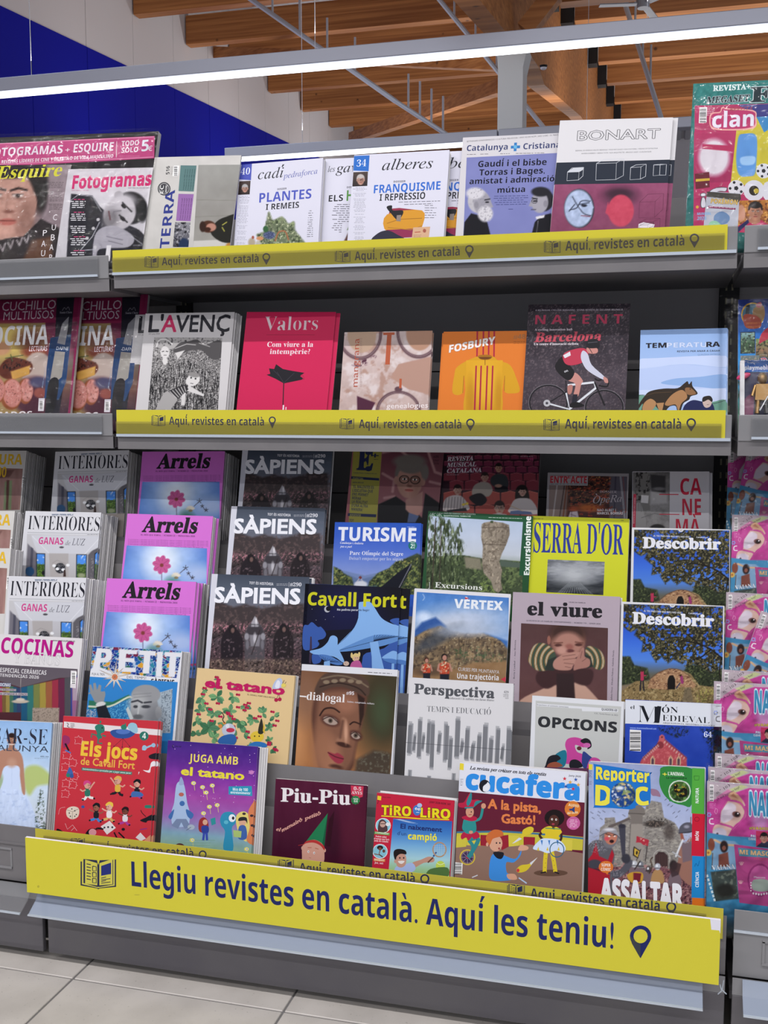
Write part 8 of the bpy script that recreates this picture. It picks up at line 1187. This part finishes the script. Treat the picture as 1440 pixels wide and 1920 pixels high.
    r.p([(200, 1130), (290, 1110), (320, 1150), (300, 1210), (260, 1240), (210, 1220)], '686870', 6, sm=True); r.p([(215, 1130), (260, 1120), (306, 1140), (300, 1190), (265, 1215), (225, 1195)], 'b0705c', 6, sm=True).e(268, 1190, 17, 13, '2c1418', .3).l([(240, 1185), (300, 1182)], 3, 'd8c8c0', .0).l([(225, 1135), (262, 1146)], 6, '30201c').l([(278, 1145), (304, 1138)], 6, '30201c').e(248, 1153, 9, 5, 'e0d8d4', .4).e(290, 1152, 8, 5, 'e0d8d4', .4).e(232, 1170, 20, 14, 'c04854', .8); r.p([(178, 1140), (190, 1110), (230, 1088), (280, 1090), (310, 1120), (330, 1165), (300, 1140), (240, 1120), (190, 1150)], '8c8c94', 5, sm=True).e(250, 1102, 40, 10, 'c4c4cc', .8).l(spl([(180, 1150), (230, 1126), (300, 1140), (330, 1170)], 4, False), 4, '2c2c34')
    # knight seen from behind, right
    r.p([(700, 1400), (760, 1350), (780, 1240), (830, 1190), (870, 1180), (872, 1500), (800, 1480), (760, 1420)], '8c6458', 5, sm=True).p([(790, 1200), (870, 1190), (872, 1330), (800, 1350)], '6c5c64', 6).sp(6, '9c9ca8', .52, 25, r.pm([(780, 1120), (870, 1110), (870, 1210), (790, 1200)])); r.p([(770, 1130), (780, 1080), (820, 1050), (868, 1056), (868, 1120), (800, 1130)], '50505c', 5, sm=True).e(830, 1080, 20, 12, '8c8c9c', .8).l([(770, 1130), (870, 1118)], 5, '1c1c24'); r.p([(780, 1130), (800, 1130), (815, 1180), (790, 1190)], '8c5044', 5); r.l([(862, 1010), (860, 1060)], 7, '6c5040').l([(800, 1180), (750, 1300)], 14, 'c8ccd4').l([(725, 1270), (785, 1310)], 8, 'a8acb4').e(730, 1370, 30, 40, '2c2426', .4).p([(700, 1400), (735, 1340), (790, 1360), (770, 1440), (720, 1460)], '34262a', 6, .8)
    r.p([(830, 1000), (866, 985), (866, 1060), (850, 1050)], '8c94b4', 10, .01); a.put(r)
    a.P([(555, 800), (590, 798), (620, 815), (634, 855), (600, 850), (570, 845)], '8c6c84', True); a.L([(560, 800), (556, 880)], 3, '3c3440')
    a.P([(135, 640), (165, 614), (540, 672), (556, 690), (556, 900), (500, 900), (440, 930), (400, 950), (150, 932), (136, 915)], '1c6cbc', True); a.T('Reporter', 150, 722, 548, 750, 92, 'd8d048', 'G', out='1c5cac', ow=.04)
    a.T('D', 146, 915, 262, 925, 148, 'd8d048', 'G', out='1c5cac', ow=.02); a.T('C', 448, 918, 548, 916, 132, 'd8d048', 'G', out='1c5cac', ow=.02)
    r = a.ras(0, 0, 1, 1, 60, ((258, 740), (450, 752), (446, 942), (250, 930))); r.v('1c6cbc', '1c6cbc'); m = r.em(353, 840, 92, 94, .04); r.mix(m, '1c3c7c').sp(40, '7c8c5c', .5, 4, m).sp(24, 'b8a880', .58, 6, m).sp(24, 'c8d0dc', .62, 8, m).e(330, 790, 30, 14, 'd0d8e4', .9); r.mix(np.clip(r.em(353, 840, 92, 94, .04) * np.clip((r.X - 400) / 50, 0, 1), 0, 1) * .5, '081430'); a.put(r)
    a.P([(655, 630), (872, 645), (868, 912), (800, 918), (720, 895), (660, 840), (626, 760), (630, 690)], '2f7c3a', True); a.P([(700, 632), (874, 645), (870, 760), (700, 700)], '2f7c3a'); a.T('+', 650, 700, 682, 702, 30, 'd8d048', 'G'); a.T("L'ANIMAL", 690, 694, 812, 700, 26, 'dce4dc', 'G'); a.T('La salamandra', 678, 720, 830, 724, 16, '14241a', 'g'); a.E(777, 815, 84, 84, 'c8d4cc')
    r = a.ras(0, 0, 1, 1, 40, ((700, 738), (854, 742), (852, 892), (698, 890))); r.v('3c5c2c', '1c2c18').sp(16, '5c8444', .52, 4).l(spl([(750, 770), (745, 810), (780, 815), (820, 800), (820, 840), (780, 850)], 4, False), 22, '14140f').sp(9, 'c8a030', .56, 6, r.em(780, 805, 50, 44)).e(750, 775, 16, 14, '14140f', .3).e(745, 770, 5, 4, 'c8a030', .3)
    u = r.X - 777; v = r.Y - 815; keep = np.clip((78 - np.hypot(u, v)) / 4, 0, 1)[..., None]; r.c = r.c * keep + r.H('c8d4cc') * (1 - keep); out = np.clip((np.hypot(u, v) - 84) / 3, 0, 1)[..., None]; r.c = r.c * (1 - out) + r.H('2f7c3a') * out; a.put(r)
    for y0, y1, c, t, ty in ((640, 980, '4c9c3c', 'NATURA', 905), (980, 1298, 'b81c34', 'MÓN', 1185), (1298, 1612, '1c7cbc', 'CIÈNCIA', 1535), (1612, 1760, 'c86820', '', 0)):
        a.P([(872, y0), (968, y0 + 6), (962, y1 + 6), (866, y1)], c)
        if t: a.T(t, 920, ty, 922, ty - (115 if t != 'MÓN' else 68), 24, 'dce0e4', 'g')
    a.L([(885, 700), (925, 700), (920, 730), (890, 730)], 3, '1c4c24', closed=True); a.L([(907 + 18 * math.cos(k * .5), 1024 + 16 * math.sin(k * .5)) for k in range(14)], 3, '5c0c1c'); a.L(spl([(890, 1380), (900, 1355), (915, 1375), (925, 1335)], 4, False), 3, '0c3c6c')
    a.E(225, 1382, 55, 45, 'c86c2c'); a.P([(215, 1420), (245, 1420), (236, 1442)], 'c86c2c'); a.T('SÚPER', 192, 1378, 260, 1380, 22, 'e4dcd4', 'g'); a.T('CÒMIC', 188, 1410, 262, 1412, 22, 'e4dcd4', 'g')
    a.T('ASSALTAR', 186, 1640, 800, 1690, 165, 'dcdce4', 'G', out='dcdce4', ow=.02); a.T('CASTELLS', 190, 1800, 800, 1840, 120, 'dcdce4', 'G')
    a.P([(94, 610), (124, 614), (122, 655), (92, 650)], 'd4c438'); a.D(96, 660, 122, 6, 6, 9, '40404c'); a.D(98, 740, 124, 3, 5, 10, '40404c')
# ---------------------------------------------------------------- putting everything on the shelves
def px(c, x, y): ox, oy, k = c; return (ox + x / k, oy + y / k)
# signs: yellow strips on the shelf fronts and the big board on the base
def icon(a, x0, y0, x1, y1, c, c2, paper):
    w = x1 - x0; h = y1 - y0; xm = x0 + w * .48; f = lambda u, v: (x0 + u * w, y0 + v * h)
    for k in range(3):
        o = k * .04; a.P([f(0 + o, .10 - o), f(.46, .14 - o), f(.5, .22), f(.54, .14 - o), f(1 - o, .03 + o * .2), f(1 - o, .95 - o), f(.54, 1 - o * .6), f(.5, 1.03 - o), f(.46, 1 - o * .6), f(0 + o, .9 - o)], c if k % 2 == 0 else paper)
    a.P([f(.13, .04), f(.47, .16), f(.47, .9), f(.13, .84)], paper); a.P([f(.53, .16), f(.9, .02), f(.9, .86), f(.53, .9)], paper)
    for k in range(6): a.L([f(.17, .18 + k * .1), f(.29, .21 + k * .1)], h * .03, c)
    for k in range(3): a.L([f(.34, .26 + k * .2), f(.44, .28 + k * .2), f(.44, .42 + k * .2), f(.34, .41 + k * .2)], h * .03, c, closed=True)
    a.P([f(.58, .25), f(.86, .14), f(.86, .52), f(.58, .58)], c2)
    for k in range(4): a.L([f(.58, .66 + k * .055), f(.84 if k % 2 else .72, .62 + k * .055)], h * .025, c)
def pin(a, cx, y0, y1, r, c, two=None):
    P = [(cx + r * math.cos(t), y0 + r + r * math.sin(t)) for t in (math.pi * (.86 + 1.28 * k / 16) for k in range(17))] + [(cx, y1)]; a.P(P, c)
    if two: a.P([(cx, y0 + r), (cx, y1), P[-2], (cx + r, y0 + r)], two); a.P([(cx, y0), (cx + r, y0 + r), (cx, y0 + r)], c)
    return (cx, y0 + r, r * .66)
NAVY = '2c3052'
def sign(name, X0, X1, Y, z0, z1, items, yel, label, t=.0012, thick=0, c=NAVY, holder=True, torn=False, extra=None):
    fr = Fr((X0, Y, z0), (1, 0, 0), (0, 0, 1)); A = Art(fr, X1 - X0, z1 - z0, 880); A.px = math.dist(A.inv((0, 0)), A.inv((X1 - X0, 0))) / (X1 - X0); A.base(yel)
    for it in items:
        (ix0, iy0, ix1, iy1), txt, (tx0, ty0, tx1, ty1), th, pn = it; A.T(txt, tx0, ty0, tx1, ty1, th, c, 'g')
        if ix0 is not None: icon(A, ix0, iy0, ix1, iy1, c, c, yel)
        if pn: q = pin(A, *pn[:4], c); A.E(q[0], q[1], q[2], q[2], yel)
    if extra: extra(A)
    e = box(name, 0, X1 - X0, .0004, t, 0, z1 - z0, MAT['white'] if thick else MAT['yellow']); e.location = (X0, Y, z0); tag(e, label, 'sign')
    link(bpy.data.objects.new('print', A.mesh('print', MAT['matte'])), e); return e
TX = 'Aquí, revistes en català'
sign('sign_strip', .006, 1.305, -.0058, 1.4225, 1.476, [((271, 480, 297, 502.5), TX, (303.5, 497.5, 485, 491.5), 14.5, (499.3, 474.5, 497, 7.3)), ((628, 470, 657, 492), TX, (665, 488, 862, 479), 15.5, (880, 459.5, 484, 8)), ((1020, 451, 1051, 475), TX, (1060, 470, 1283, 460), 16.5, (1302, 438, 465, 9))], 'cbc13c', 'long yellow strip with navy lettering along the top shelf front')
sign('sign_strip', .006, 1.312, -.0058, 1.0705, 1.1248, [((284, 778, 310, 799), TX, (317, 796, 495, 798), 15, (510.5, 781, 804, 6.6)), ((637, 784, 664, 805), TX, (673, 802.5, 865, 803.5), 15.5, (882, 785, 808.5, 8)), ((1019, 785, 1049, 808), TX, (1059, 803.5, 1277, 804), 16.5, (1296, 784, 809.5, 9))], 'cbc13c', 'yellow strip with navy lettering along the second shelf front, under the red magazine')
sign('sign_strip', -.02, 1.318, -.3305, .222, .276, [((132, 1571, 159, 1590), TX, (168, 1594, 363, 1607), 15.5, (380, 1594.5, 1620, 7.4)), ((521, 1611, 551, 1636), TX, (561.6, 1634, 778, 1655), 16.5, (796.5, 1639, 1668, 8.6)), ((951, 1657, 984, 1685), TX, (994.5, 1684, 1237, 1708), 18, (1258.5, 1691, 1718, 9.5))], 'bfb544', 'yellow strip on the lowest shelf, half hidden behind the big yellow board')
def board_extra(A):
    A.cv(0, 1540, 2.88)
    icon(A, 435, 200, 627, 362, '2a2e48', '2a3274', 'c9c252'); A.cv(940, 1580, 2.88)
    q = pin(A, 752, 447, 624, 58, '232a60'); A.P([(694, 505), (752, 545), (750, 624), (705, 545)], '3c4048'); A.E(q[0], q[1], 38, 38, 'cec63e')
    A.P([(1128, 408), (1215, 410), (1215, 480), (1190, 492), (1176, 474), (1134, 470)], 'dcdce8'); A.P([(1183, 480), (1200, 470), (1200, 800), (1190, 800), (1190, 600), (1186, 560)], 'dcdce8'); A.cv(0, 1540, 2.88); A.E(207, 352, 6, 7, 'b0a83a'); A.E(740, 397, 16, 3, 'b4ac3c')
bd = sign('sign_board', -.02, 1.312, -.3655, .157, .2715, [((None,) * 4, 'Llegiu revistes en català. Aquí les teniu!', (247, 1661, 1150, 1779), 49, None)], 'cec63e', 'big yellow foam board with large navy lettering and a torn white corner', t=.006, thick=1, c='232a60', extra=board_extra)
# translucent rails in front of the strips' lower part
price_rail(sT[1], .006, 1.30, .0035, .034, -.0075, 'rail2', False); price_rail(sM[1], .006, 1.305, .002, .030, -.0075, 'rail2', False)
r_ = box('price_rail', 0, 1.29, 0, .001, 0, .036, MAT['rail2']); r_.location = (0, -.3325, .228); tag(r_, 'smoky clear rail in front of the lowest yellow strip', 'rail')

# --- top row
def pack(key, row, tl, tr, artc, label, inner=(), t=.012, film_=True, dy=0, cat='magazine', out=.008, name='magazine_pack', n=1, step=0, lean=None, bulge=(.004, .004)):
    o = place(key, row, tl, tr, artc, label, cat, t=t, dy=dy, name=name, lean=lean)
    w, h = ARTS[key][1:]
    fr = frame_for(row, tl, tr, dy, lean)[0]
    for k, (f2, itl, itr, hh, nm) in enumerate(inner):
        fr2 = Fr(fr.o + fr.n * 0, fr.ex, fr.ez); off = .003 + k * .002; fr2.o = fr.o - fr.ez.cross(fr.ex) * off
        a = Vector(fr2.loc(*itl)); b = Vector(fr2.loc(*itr)); ex = fr.ex * (b - a).x + fr.ez * (b - a).y; exn = ex.normalized(); ezn = exn.cross(fr.ez.cross(fr.ex)).normalized()
        if ezn.z < 0: ezn = -ezn
        hh_ = a.y / max(ezn.dot(fr.ez), .1) - .001 if hh is None else hh
        base = fr2.o + fr.ex * a.x + fr.ez * a.y - ezn * hh_; f3 = Fr(base, exn, ezn); A = Art(f3, ex.length, hh_, math.dist(itl, itr) / ex.length); f2(A)
        c = bpy.data.objects.new(nm, A.mesh(nm, MAT['print'])); c.matrix_world = o.matrix_world.inverted() @ f3.mat(); link(c, o)
    if film_:
        nx, nz = 26, 34; rg = np.random.RandomState(len(key) + int(tl[0]) % 97); vs = []
        for j in range(nz + 1):
            for i in range(nx + 1):
                u = i / nx; v = j / nz; e_ = min(u, 1 - u, v, 1 - v); y = -out * (1 if e_ > .001 else .3) - .0028 * rg.rand() * (1 if e_ > 0 else .2)
                vs.append((-bulge[0] + u * (w + bulge[0] + bulge[1]), y, .001 + v * (h + .006)))
        fs = [(j * (nx + 1) + i, j * (nx + 1) + i + 1, (j + 1) * (nx + 1) + i + 1, (j + 1) * (nx + 1) + i) for j in range(nz) for i in range(nx)]
        mesh('film', vs, fs, MAT['wrap'], o, True)
    for i in range(1, n):
        q = o.copy(); q.matrix_world = o.matrix_world @ Matrix.Translation((step * i, (t + out + .004) * i, -.001)); link(q); q['label'] = 'further copy directly behind the ' + label.split(',')[0]; q['group'] = 'copies of the ' + label.split(',')[0]
        for ch in list(o.children): c2 = ch.copy(); link(c2, q)
    return o
W1 = (0, 230, 3)
pack('film', 'T', (-85, 261), (297, 246), art_pack_film, 'shrink-wrapped pair of film and fashion magazines under a pink banner at the top left', [(art_mag_man, px(W1, -240, 240), px(W1, 402, 236), None, 'inner_magazine'), (art_mag_red, px(W1, 385, 262), px(W1, 862, 252), None, 'inner_magazine')], t=.016)
place('news', 'T', (290, 295), (452.5, 291), art_newspaper, 'folded grey newspaper standing sideways with big blue title reading upwards', 'newspaper', t=.006, name='newspaper', mat='matte')
place('plantes', 'T', (449, 309), (606, 296), art_plantes, 'white magazine with a basket of green herbs and blue number 40', n=3, t=.004, step=(.0012, 0), dy=.012)
place('garr', 'T', (610, 298), (770, 291), art_garrotxes, 'white magazine with green title, half hidden between the herb and the striped cloth magazines', t=.004, dy=.026)
place('franq', 'T', (664, 291), (843, 281), art_franquisme, 'white magazine with folded red and yellow cloth and blue number 34', n=4, t=.004, step=(.0, 0), show=(), glabel='white striped cloth magazine set back to the right of its front copy', group='white striped cloth magazines behind the front one') 
q = place('franq2', 'T', (762, 288), (941, 279), None, 'second copy of the striped cloth magazine, a slice of it showing beside the lilac weekly', reuse='franq', t=.004, dy=.024)
place('cat', 'T', (868, 258), (1056, 249), art_cat, 'lilac religious weekly with two black and white portraits facing each other', 'newspaper', t=.003, name='newspaper', dy=.016, mat='matte')
place('bonart', 'T', (1050, 226), (1262, 220), art_bonart, 'white and plum art magazine with a pale blue face and outlined boxes', n=1, t=.006)
place('bonart2', 'T', (1060, 226), (1270, 221), None, 'second copy of the plum art magazine, only its right edge showing', reuse='bonart', t=.006, dy=.0085)
o = pack('clan', 'T', (1300, 157), (1520, 146), art_clan, 'plastic wrapped teal and pink childrens magazine with big white title, top right', t=.012)
# --- second row
pack('cuina', 'M', (-45, 561), (154, 551), art_cuina, 'wrapped cookery magazine and knife on a crimson card, at the left edge', t=.010, lean=15)
pack('cuina2', 'M', (66, 561), (271, 552), None, 'wrapped cookery magazine and knife, second pack partly behind the first', t=.010, dy=.030, lean=15) if 0 else None
ARTS['cuina_ref'] = ARTS['cuina']
o = place('cuina2', 'M', (74, 561), (272, 552), None, 'wrapped cookery magazine and knife, second pack partly behind the left edge one', 'magazine', reuse='cuina', t=.010, dy=.024, name='magazine_pack', lean=15)
flm = [c for c in bpy.data.objects if c.name.startswith('film')][-1]; c2 = flm.copy(); link(c2, o)
place('avenc', 'M', (273, 588), (440, 585), art_avenc, 'white magazine with a black ink drawing of a reaching boy', n=6, t=.004, step=(.0018, 0), glabel='further copy fanned out behind the white ink drawing magazine', group='copies of the ink drawing magazine')
place('avenc2', 'M', (254, 590), (421, 588), None, 'copy of the ink drawing magazine shifted to the left behind the front one', reuse='avenc', t=.004, dy=.027)
place('valors', 'M', (463, 585), (630, 585), art_valors, 'crimson magazine with a broken black umbrella', n=3, t=.003, step=(.0092, -.0002), show=(1, 2), glabel='crimson umbrella magazine fanned out to the right of the front copy', group='crimson magazines behind the front copy')
place('mangrana', 'M', (646, 623), (811, 620), art_mangrana, 'square pinkish magazine with brown rings and torn paper collage', t=.006, n=2, dy=.012)
place('fosbury', 'M', (832, 622), (1004, 620), art_fosbury, 'orange magazine with a yellow and red striped cycling jersey', n=2, t=.004, step=(-.003, 0), dy=.012)
place('nafent', 'M', (991, 571), (1182, 569), art_nafent, 'dark magazine with a cyclist in a crimson top riding a white road bike', n=2, t=.005, dy=0)
place('temp', 'M', (1201, 619), (1364, 615), art_temperatura, 'pale blue magazine with a drawn sheepdog and a man', n=3, t=.004, step=(.001, 0))
o = pack('toys', 'M', (1384, 562), (1545, 556), art_toys, 'clear bag with a blue card and gold knight figure at the right edge', t=.006, cat='toy', name='toy_pack', out=.03, bulge=(.036, .01))
# blister with the little knight figure: a real small body under a clear box
w_, h_ = ARTS['toys'][1:]; kn = lambda x, y: ARTS and frame_for('M', (1384, 562), (1545, 556))[0].loc(1300 + x / 5.65, 520 + y / 5.65)
bx0, bz1 = kn(500, 915); bx1, bz0 = bx0 + .12, .012
box('blister_frame', bx0 - .002, bx0 + .006, -.022, -.001, bz0, bz1, MAT['cover'], o)
box('blister', bx0, bx1, -.024, -.001, bz0, bz1, MAT['wrap'], o)
A = Art(frame_for('M', (1384, 562), (1545, 556))[0], w_, h_, 860); A.cv(1300, 520, 5.65); A.z = 30; A.P([(500, 915), (900, 905), (900, 1000), (500, 1003)], '1c64c0'); A.T('playmobil', 542, 980, 800, 978, 38, 'dce4f0', 'G')
A.P([(540, 1005), (900, 1005), (900, 1500), (530, 1500)], '28244c'); A.P([(540, 1300), (640, 1250), (620, 1500), (530, 1500)], '7c2c5c', True)
ob = bpy.data.objects.new('blister_card', A.mesh('blister_card', MAT['print'])); link(ob, o)
def blob(name, c, rx, ry, rz, mat, par, seg=14, rings=9):
    vs = []; fs = []
    for j in range(rings + 1):
        t = math.pi * j / rings
        for i in range(seg): p = 2 * math.pi * i / seg; vs.append((c[0] + rx * math.sin(t) * math.cos(p), c[1] + ry * math.sin(t) * math.sin(p), c[2] + rz * math.cos(t)))
    for j in range(rings):
        for i in range(seg): fs.append((j * seg + i, j * seg + (i + 1) % seg, (j + 1) * seg + (i + 1) % seg, (j + 1) * seg + i))
    return mesh(name, vs, fs, mat, par, True)
kf = empty('knight_figure'); kf.parent = o; kx, kz = kn(715, 1480); kf.location = (kx, -.012, kz)
blob('helmet', (.002, 0, .074), .0095, .009, .012, MAT['gold'], kf); blob('plume', (-.004, 0, .086), .014, .005, .006, MAT['redp'], kf); bpy.data.objects[kf.children[-1].name].rotation_euler = (0, -.35, 0)
prism('torso', [(-.012, .03), (.014, .03), (.012, .062), (-.010, .062)], -.006, .006, MAT['gold'], kf, 'y'); bar('arm', (-.011, 0, .06), (-.017, -.004, .038), .007, .007, MAT['gold'], kf, 8); bar('arm', (.013, 0, .06), (.018, -.004, .040), .007, .007, MAT['gold'], kf, 8)
bar('leg', (-.006, 0, .032), (-.008, 0, .004), .009, .009, MAT['gold'], kf, 8); bar('leg', (.007, 0, .032), (.010, 0, .004), .009, .009, MAT['dimp'], kf, 8); bar('sword', (.016, -.006, .045), (-.004, -.008, .008), .003, .003, MAT['steelblade'], kf, 6)
# --- tiers, left bay column and middle bay
gl = lambda s: dict(glabel='copy in the pile behind ' + s, group='pile behind ' + s)
place('tura', 'A', (-100, 846), (50, 845), art_tura, 'magazine with yellow capitals and pink curtains, top tier at the left edge', n=18, t=.0048, **gl('the front yellow-lettered magazine, top tier'))
place('turaB', 'B', (-128, 957), (23, 958), None, 'magazine with yellow capitals at the left edge, second tier', reuse='tura', n=13, t=.0048, **gl('the yellow-lettered magazine, second tier'))
place('turaC', 'C', (-160, 1028), (29, 1028), None, 'magazine with yellow capitals at the left edge, third tier', reuse='tura', n=8, t=.0048, **gl('the yellow-lettered magazine, third tier')) if 0 else place('turaC', 'C', (-142, 1028), (22, 1028), None, 'magazine with yellow capitals at the left edge, third tier', reuse='tura', n=10, t=.0048, **gl('the yellow-lettered magazine, third tier'))
place('intB', 'B', (48, 958), (190, 961), art_interiors, 'white interior design magazine, second tier, grey living room picture', n=14, t=.0048, step=(.0005, 0), **gl('the white interior magazine, second tier'))
place('intA', 'A', (104, 847), (242, 844), None, 'white interior design magazine standing highest, top tier', reuse='intB', n=17, t=.0048, **gl('the white interior magazine, top tier'))
place('intC', 'C', (14, 1080), (145, 1083), None, 'white interior design magazine, third tier, above the kitchen magazine', reuse='intB', n=14, t=.0048, step=(.001, 0), **gl('the white interior magazine, third tier'))
place('flowC', 'C', (201, 1084), (368, 1091), art_flower, 'pink magazine with a cosmos flower on blue sky, third tier', n=13, t=.0052, show=(1, 4), step=(.0045, 0), **gl('the pink flower magazine, third tier'))
place('flowB', 'B', (239, 963), (402, 968), None, 'pink magazine with a cosmos flower on blue sky, second tier', reuse='flowC', n=10, t=.0052, show=(4,), step=(.0045, 0), **gl('the pink flower magazine, second tier'))
place('flowA', 'A', (267, 847), (421, 846), None, 'pink magazine with a cosmos flower on blue sky, top tier in shadow', reuse='flowC', n=17, t=.0052, **gl('the pink flower magazine, top tier'))
sg = dict(glabel='second copy right behind the dark knights magazine of the same tier', group='second copies of the dark knights magazine')
def sg_(s): return dict(glabel='further copy right behind the dark knights magazine, ' + s, group='dark knights magazines behind the front one, ' + s)
place('sapC', 'C', (397, 1076), (580, 1082), art_knights, 'dark magazine with three medieval warriors, third tier', n=4, t=.004, step=(.003, 0), **sg_('third tier'))
place('sapB', 'B', (434, 949), (612, 953), None, 'dark magazine with three medieval warriors, second tier', reuse='sapC', n=2, t=.004, step=(.002, 0), **sg_('second tier'))
place('sapA', 'A', (455, 840), (629, 842), None, 'dark magazine with three medieval warriors, top tier in shadow', reuse='sapC', n=3, t=.004, step=(.0015, 0), **sg_('top tier'))
place('econ', 'A', (662, 834), (833, 842), art_econ, 'magazine with a grey-haired man in glasses and an olive side strip', n=1, t=.004)
place('seats', 'A', (831, 842), (1013, 845), art_seats, 'magazine with five people sitting among dark red theatre seats', n=3, t=.004, dy=.006)
place('opera', 'A', (1027, 886), (1179, 888), art_opera, 'smaller magazine with a red title box over a theatre interior', n=2, t=.004)
place('canema', 'A', (1186, 884), (1330, 884), art_canema, 'white magazine with huge crimson letters beside a black and white street photo', n=3, t=.005, step=(.003, 0))
place('turisme', 'B', (628, 979), (790, 981), art_turisme, 'blue magazine with a kayaker and trees along a river', n=2, t=.004, step=(.004, 0))
place('rock', 'B', (803, 958), (1000, 968), art_rock, 'green-edged magazine with a tall eroded rock pillar', n=2, t=.004)
place('serra', 'B', (998, 967), (1180, 973), art_serra, 'bright yellow magazine with thin navy letters and a grey seascape', n=3, t=.004, step=(.0006, 0), dy=.006)
place('treeC', 'C', (1165, 1128), (1358, 1136), art_tree, 'magazine with a stone hut under a huge tree, third tier beside the pink childrens packs', n=3, t=.005)
place('treeB', 'B', (1185, 989), (1370, 993), None, 'magazine with a stone hut under a huge tree, second tier, upper of the two', reuse='treeC', n=3, t=.005)
place('cavall', 'C', (572, 1094), (752, 1102), art_mushroom, 'night-blue comic magazine with giant pale mushrooms and yellow title', n=3, t=.0035, step=(.0185, -.0006), show=(1,), glabel='copy of the mushroom comic magazine showing to the right of the front one', group='mushroom comic magazines behind the front one')
place('vertex', 'C', (778, 1103), (958, 1114), art_runners, 'mountain magazine with two trail runners under a cloudy blue peak', n=4, t=.003, step=(-.0006, 0))
place('viure', 'C', (962, 1110), (1163, 1119), art_baby, 'mauve magazine with a baby held up in two hands', n=3, t=.005, step=(.001, 0))
place('kitchen', 'D', (-10, 1188), (155, 1197), art_kitchen, 'white magazine with magenta title and rainbow striped kitchen', n=5, t=.004)
place('petit', 'D', (174, 1211), (342, 1221), art_mosaic, 'white childrens history magazine with mosaic letters and a bald grey man', n=8, t=.004, step=(.0006, 0))
place('tatano', 'D', (370, 1252), (553, 1267), art_cherries, 'cream comic magazine with a cherry bush and crimson handwritten title', n=5, t=.003, step=(.0006, 0))
place('dialogal', 'D', (566, 1245), (746, 1256), art_face, 'magazine with the face of a bronze-coloured crowned statue', n=2, t=.006)
place('persp', 'D', (768, 1270), (963, 1282), art_lines, 'pale grey magazine with rows of vertical brushed bars', n=2, t=.005)
place('opcions', 'D', (998, 1304), (1170, 1316), art_people, 'grey magazine with drawn people in pink and blue bending over', n=3, t=.004)
place('mon', 'D', (1173, 1311), (1353, 1320), art_castle, 'royal blue magazine with a red brick gable against the sky', n=2, t=.004)
place('bride', 'E', (-60, 1349), (98, 1355), art_bride, 'pale blue wedding magazine with a bride in a white dress, bottom left', n=9, t=.003, step=(.0008, 0))
place('games', 'E', (119, 1342), (297, 1352), art_games, 'red childrens games magazine with running cartoon figures and a flying saucer', n=5, t=.003, step=(.0036, -.0002), show=(1, 2, 3), glabel='red games magazine fanned out right behind the front one', group='red games magazines behind the front one')
place('space', 'E', (315, 1388), (484, 1400), art_space, 'purple childrens magazine with a rocket and a blue one-eyed creature', n=6, t=.0035, step=(.0028, -.0003))
place('elf', 'E', (517, 1460), (688, 1473), art_elf, 'dark maroon picture magazine with a red-haired elf in a green pointed hat', n=4, t=.003, step=(-.0005, .0006), lean=13)
place('tennis', 'E', (707, 1486), (852, 1501), art_tennis, 'small red and blue comic magazine with a boy swinging a tennis racket', n=7, t=.003, step=(.0006, .0004))
place('circus', 'E', (863, 1429), (1098, 1449), art_circus, 'wide circus comic magazine with big blue title and a juggling boy', n=6, t=.003, step=(.0004, .0003))
place('siege', 'E', (1104, 1428), (1321, 1440), art_siege, 'childrens magazine with knights storming a castle and coloured side tabs', n=6, t=.003, step=(.0004, .0003))
# --- pink wrapped childrens packs of the right bay
kd = dict(t=.010)
pack('kid0', 'E', (1326, 1465), (1500, 1478), art_kids, 'wrapped pink horse magazine standing lowest at the right edge, its whole cover showing', **kd)
fk = [c for c in bpy.data.objects if c.name.startswith('film')][-1]
def kid(row, tl, tr, label, dy=0, rot=None):
    o = place('k', row, tl, tr, None, label, 'magazine', reuse='kid0', t=.010, dy=dy, name='magazine_pack'); c = fk.copy(); link(c, o); return o
kid('E', (1328, 1438), (1502, 1451), 'wrapped pink horse magazine directly behind the lowest one at the right edge', .022)
kid('E', (1341, 1412), (1513, 1424), 'wrapped pink horse magazine, third from the front on the lowest tier at the right edge', .044)
kid('D', (1339, 1277), (1506, 1287), 'wrapped pink horse magazine on the fourth tier at the right edge')
kid('D', (1354, 1255), (1517, 1265), 'wrapped pink horse magazine just behind the fourth tier one', .024)
kid('C', (1362, 1110), (1524, 1118), 'wrapped pink horse magazine upright on the third tier, behind the tilted one', .03)
kid('C', (1428, 1145), (1585, 1200), 'wrapped pink horse magazine tilting clockwise in front on the third tier')
kid('B', (1373, 965), (1530, 970), 'wrapped pink horse magazine on the second tier at the right edge')
kid('A', (1366, 838), (1517, 841), 'wrapped pink horse magazine on the top tier, upright and farther back', .03)
kid('A', (1404, 834), (1560, 862), 'wrapped pink horse magazine on the top tier, tilted in front')
# knotted plastic ties hanging between the two lowest fronts
tie = empty('cable_tie', (0, 0, 0)); tag(tie, 'clear twisted tie dangling at the lower right end of the big yellow board', 'cable')
P = [onY(1350, 1846, -.35), onY(1353, 1858, -.35), onY(1346, 1864, -.35)]; Q = [onY(1357, 1838, -.35), onY(1354, 1856, -.35), onY(1362, 1864, -.35)]
for S in (P, Q):
    for a_, b_ in zip(S, S[1:]): bar('strand', a_, b_, .002, .002, MAT['chrome'], tie, 6)
bpy.context.view_layer.update()
bpy.data.objects.remove(_tob); bpy.data.curves.remove(_tcv)
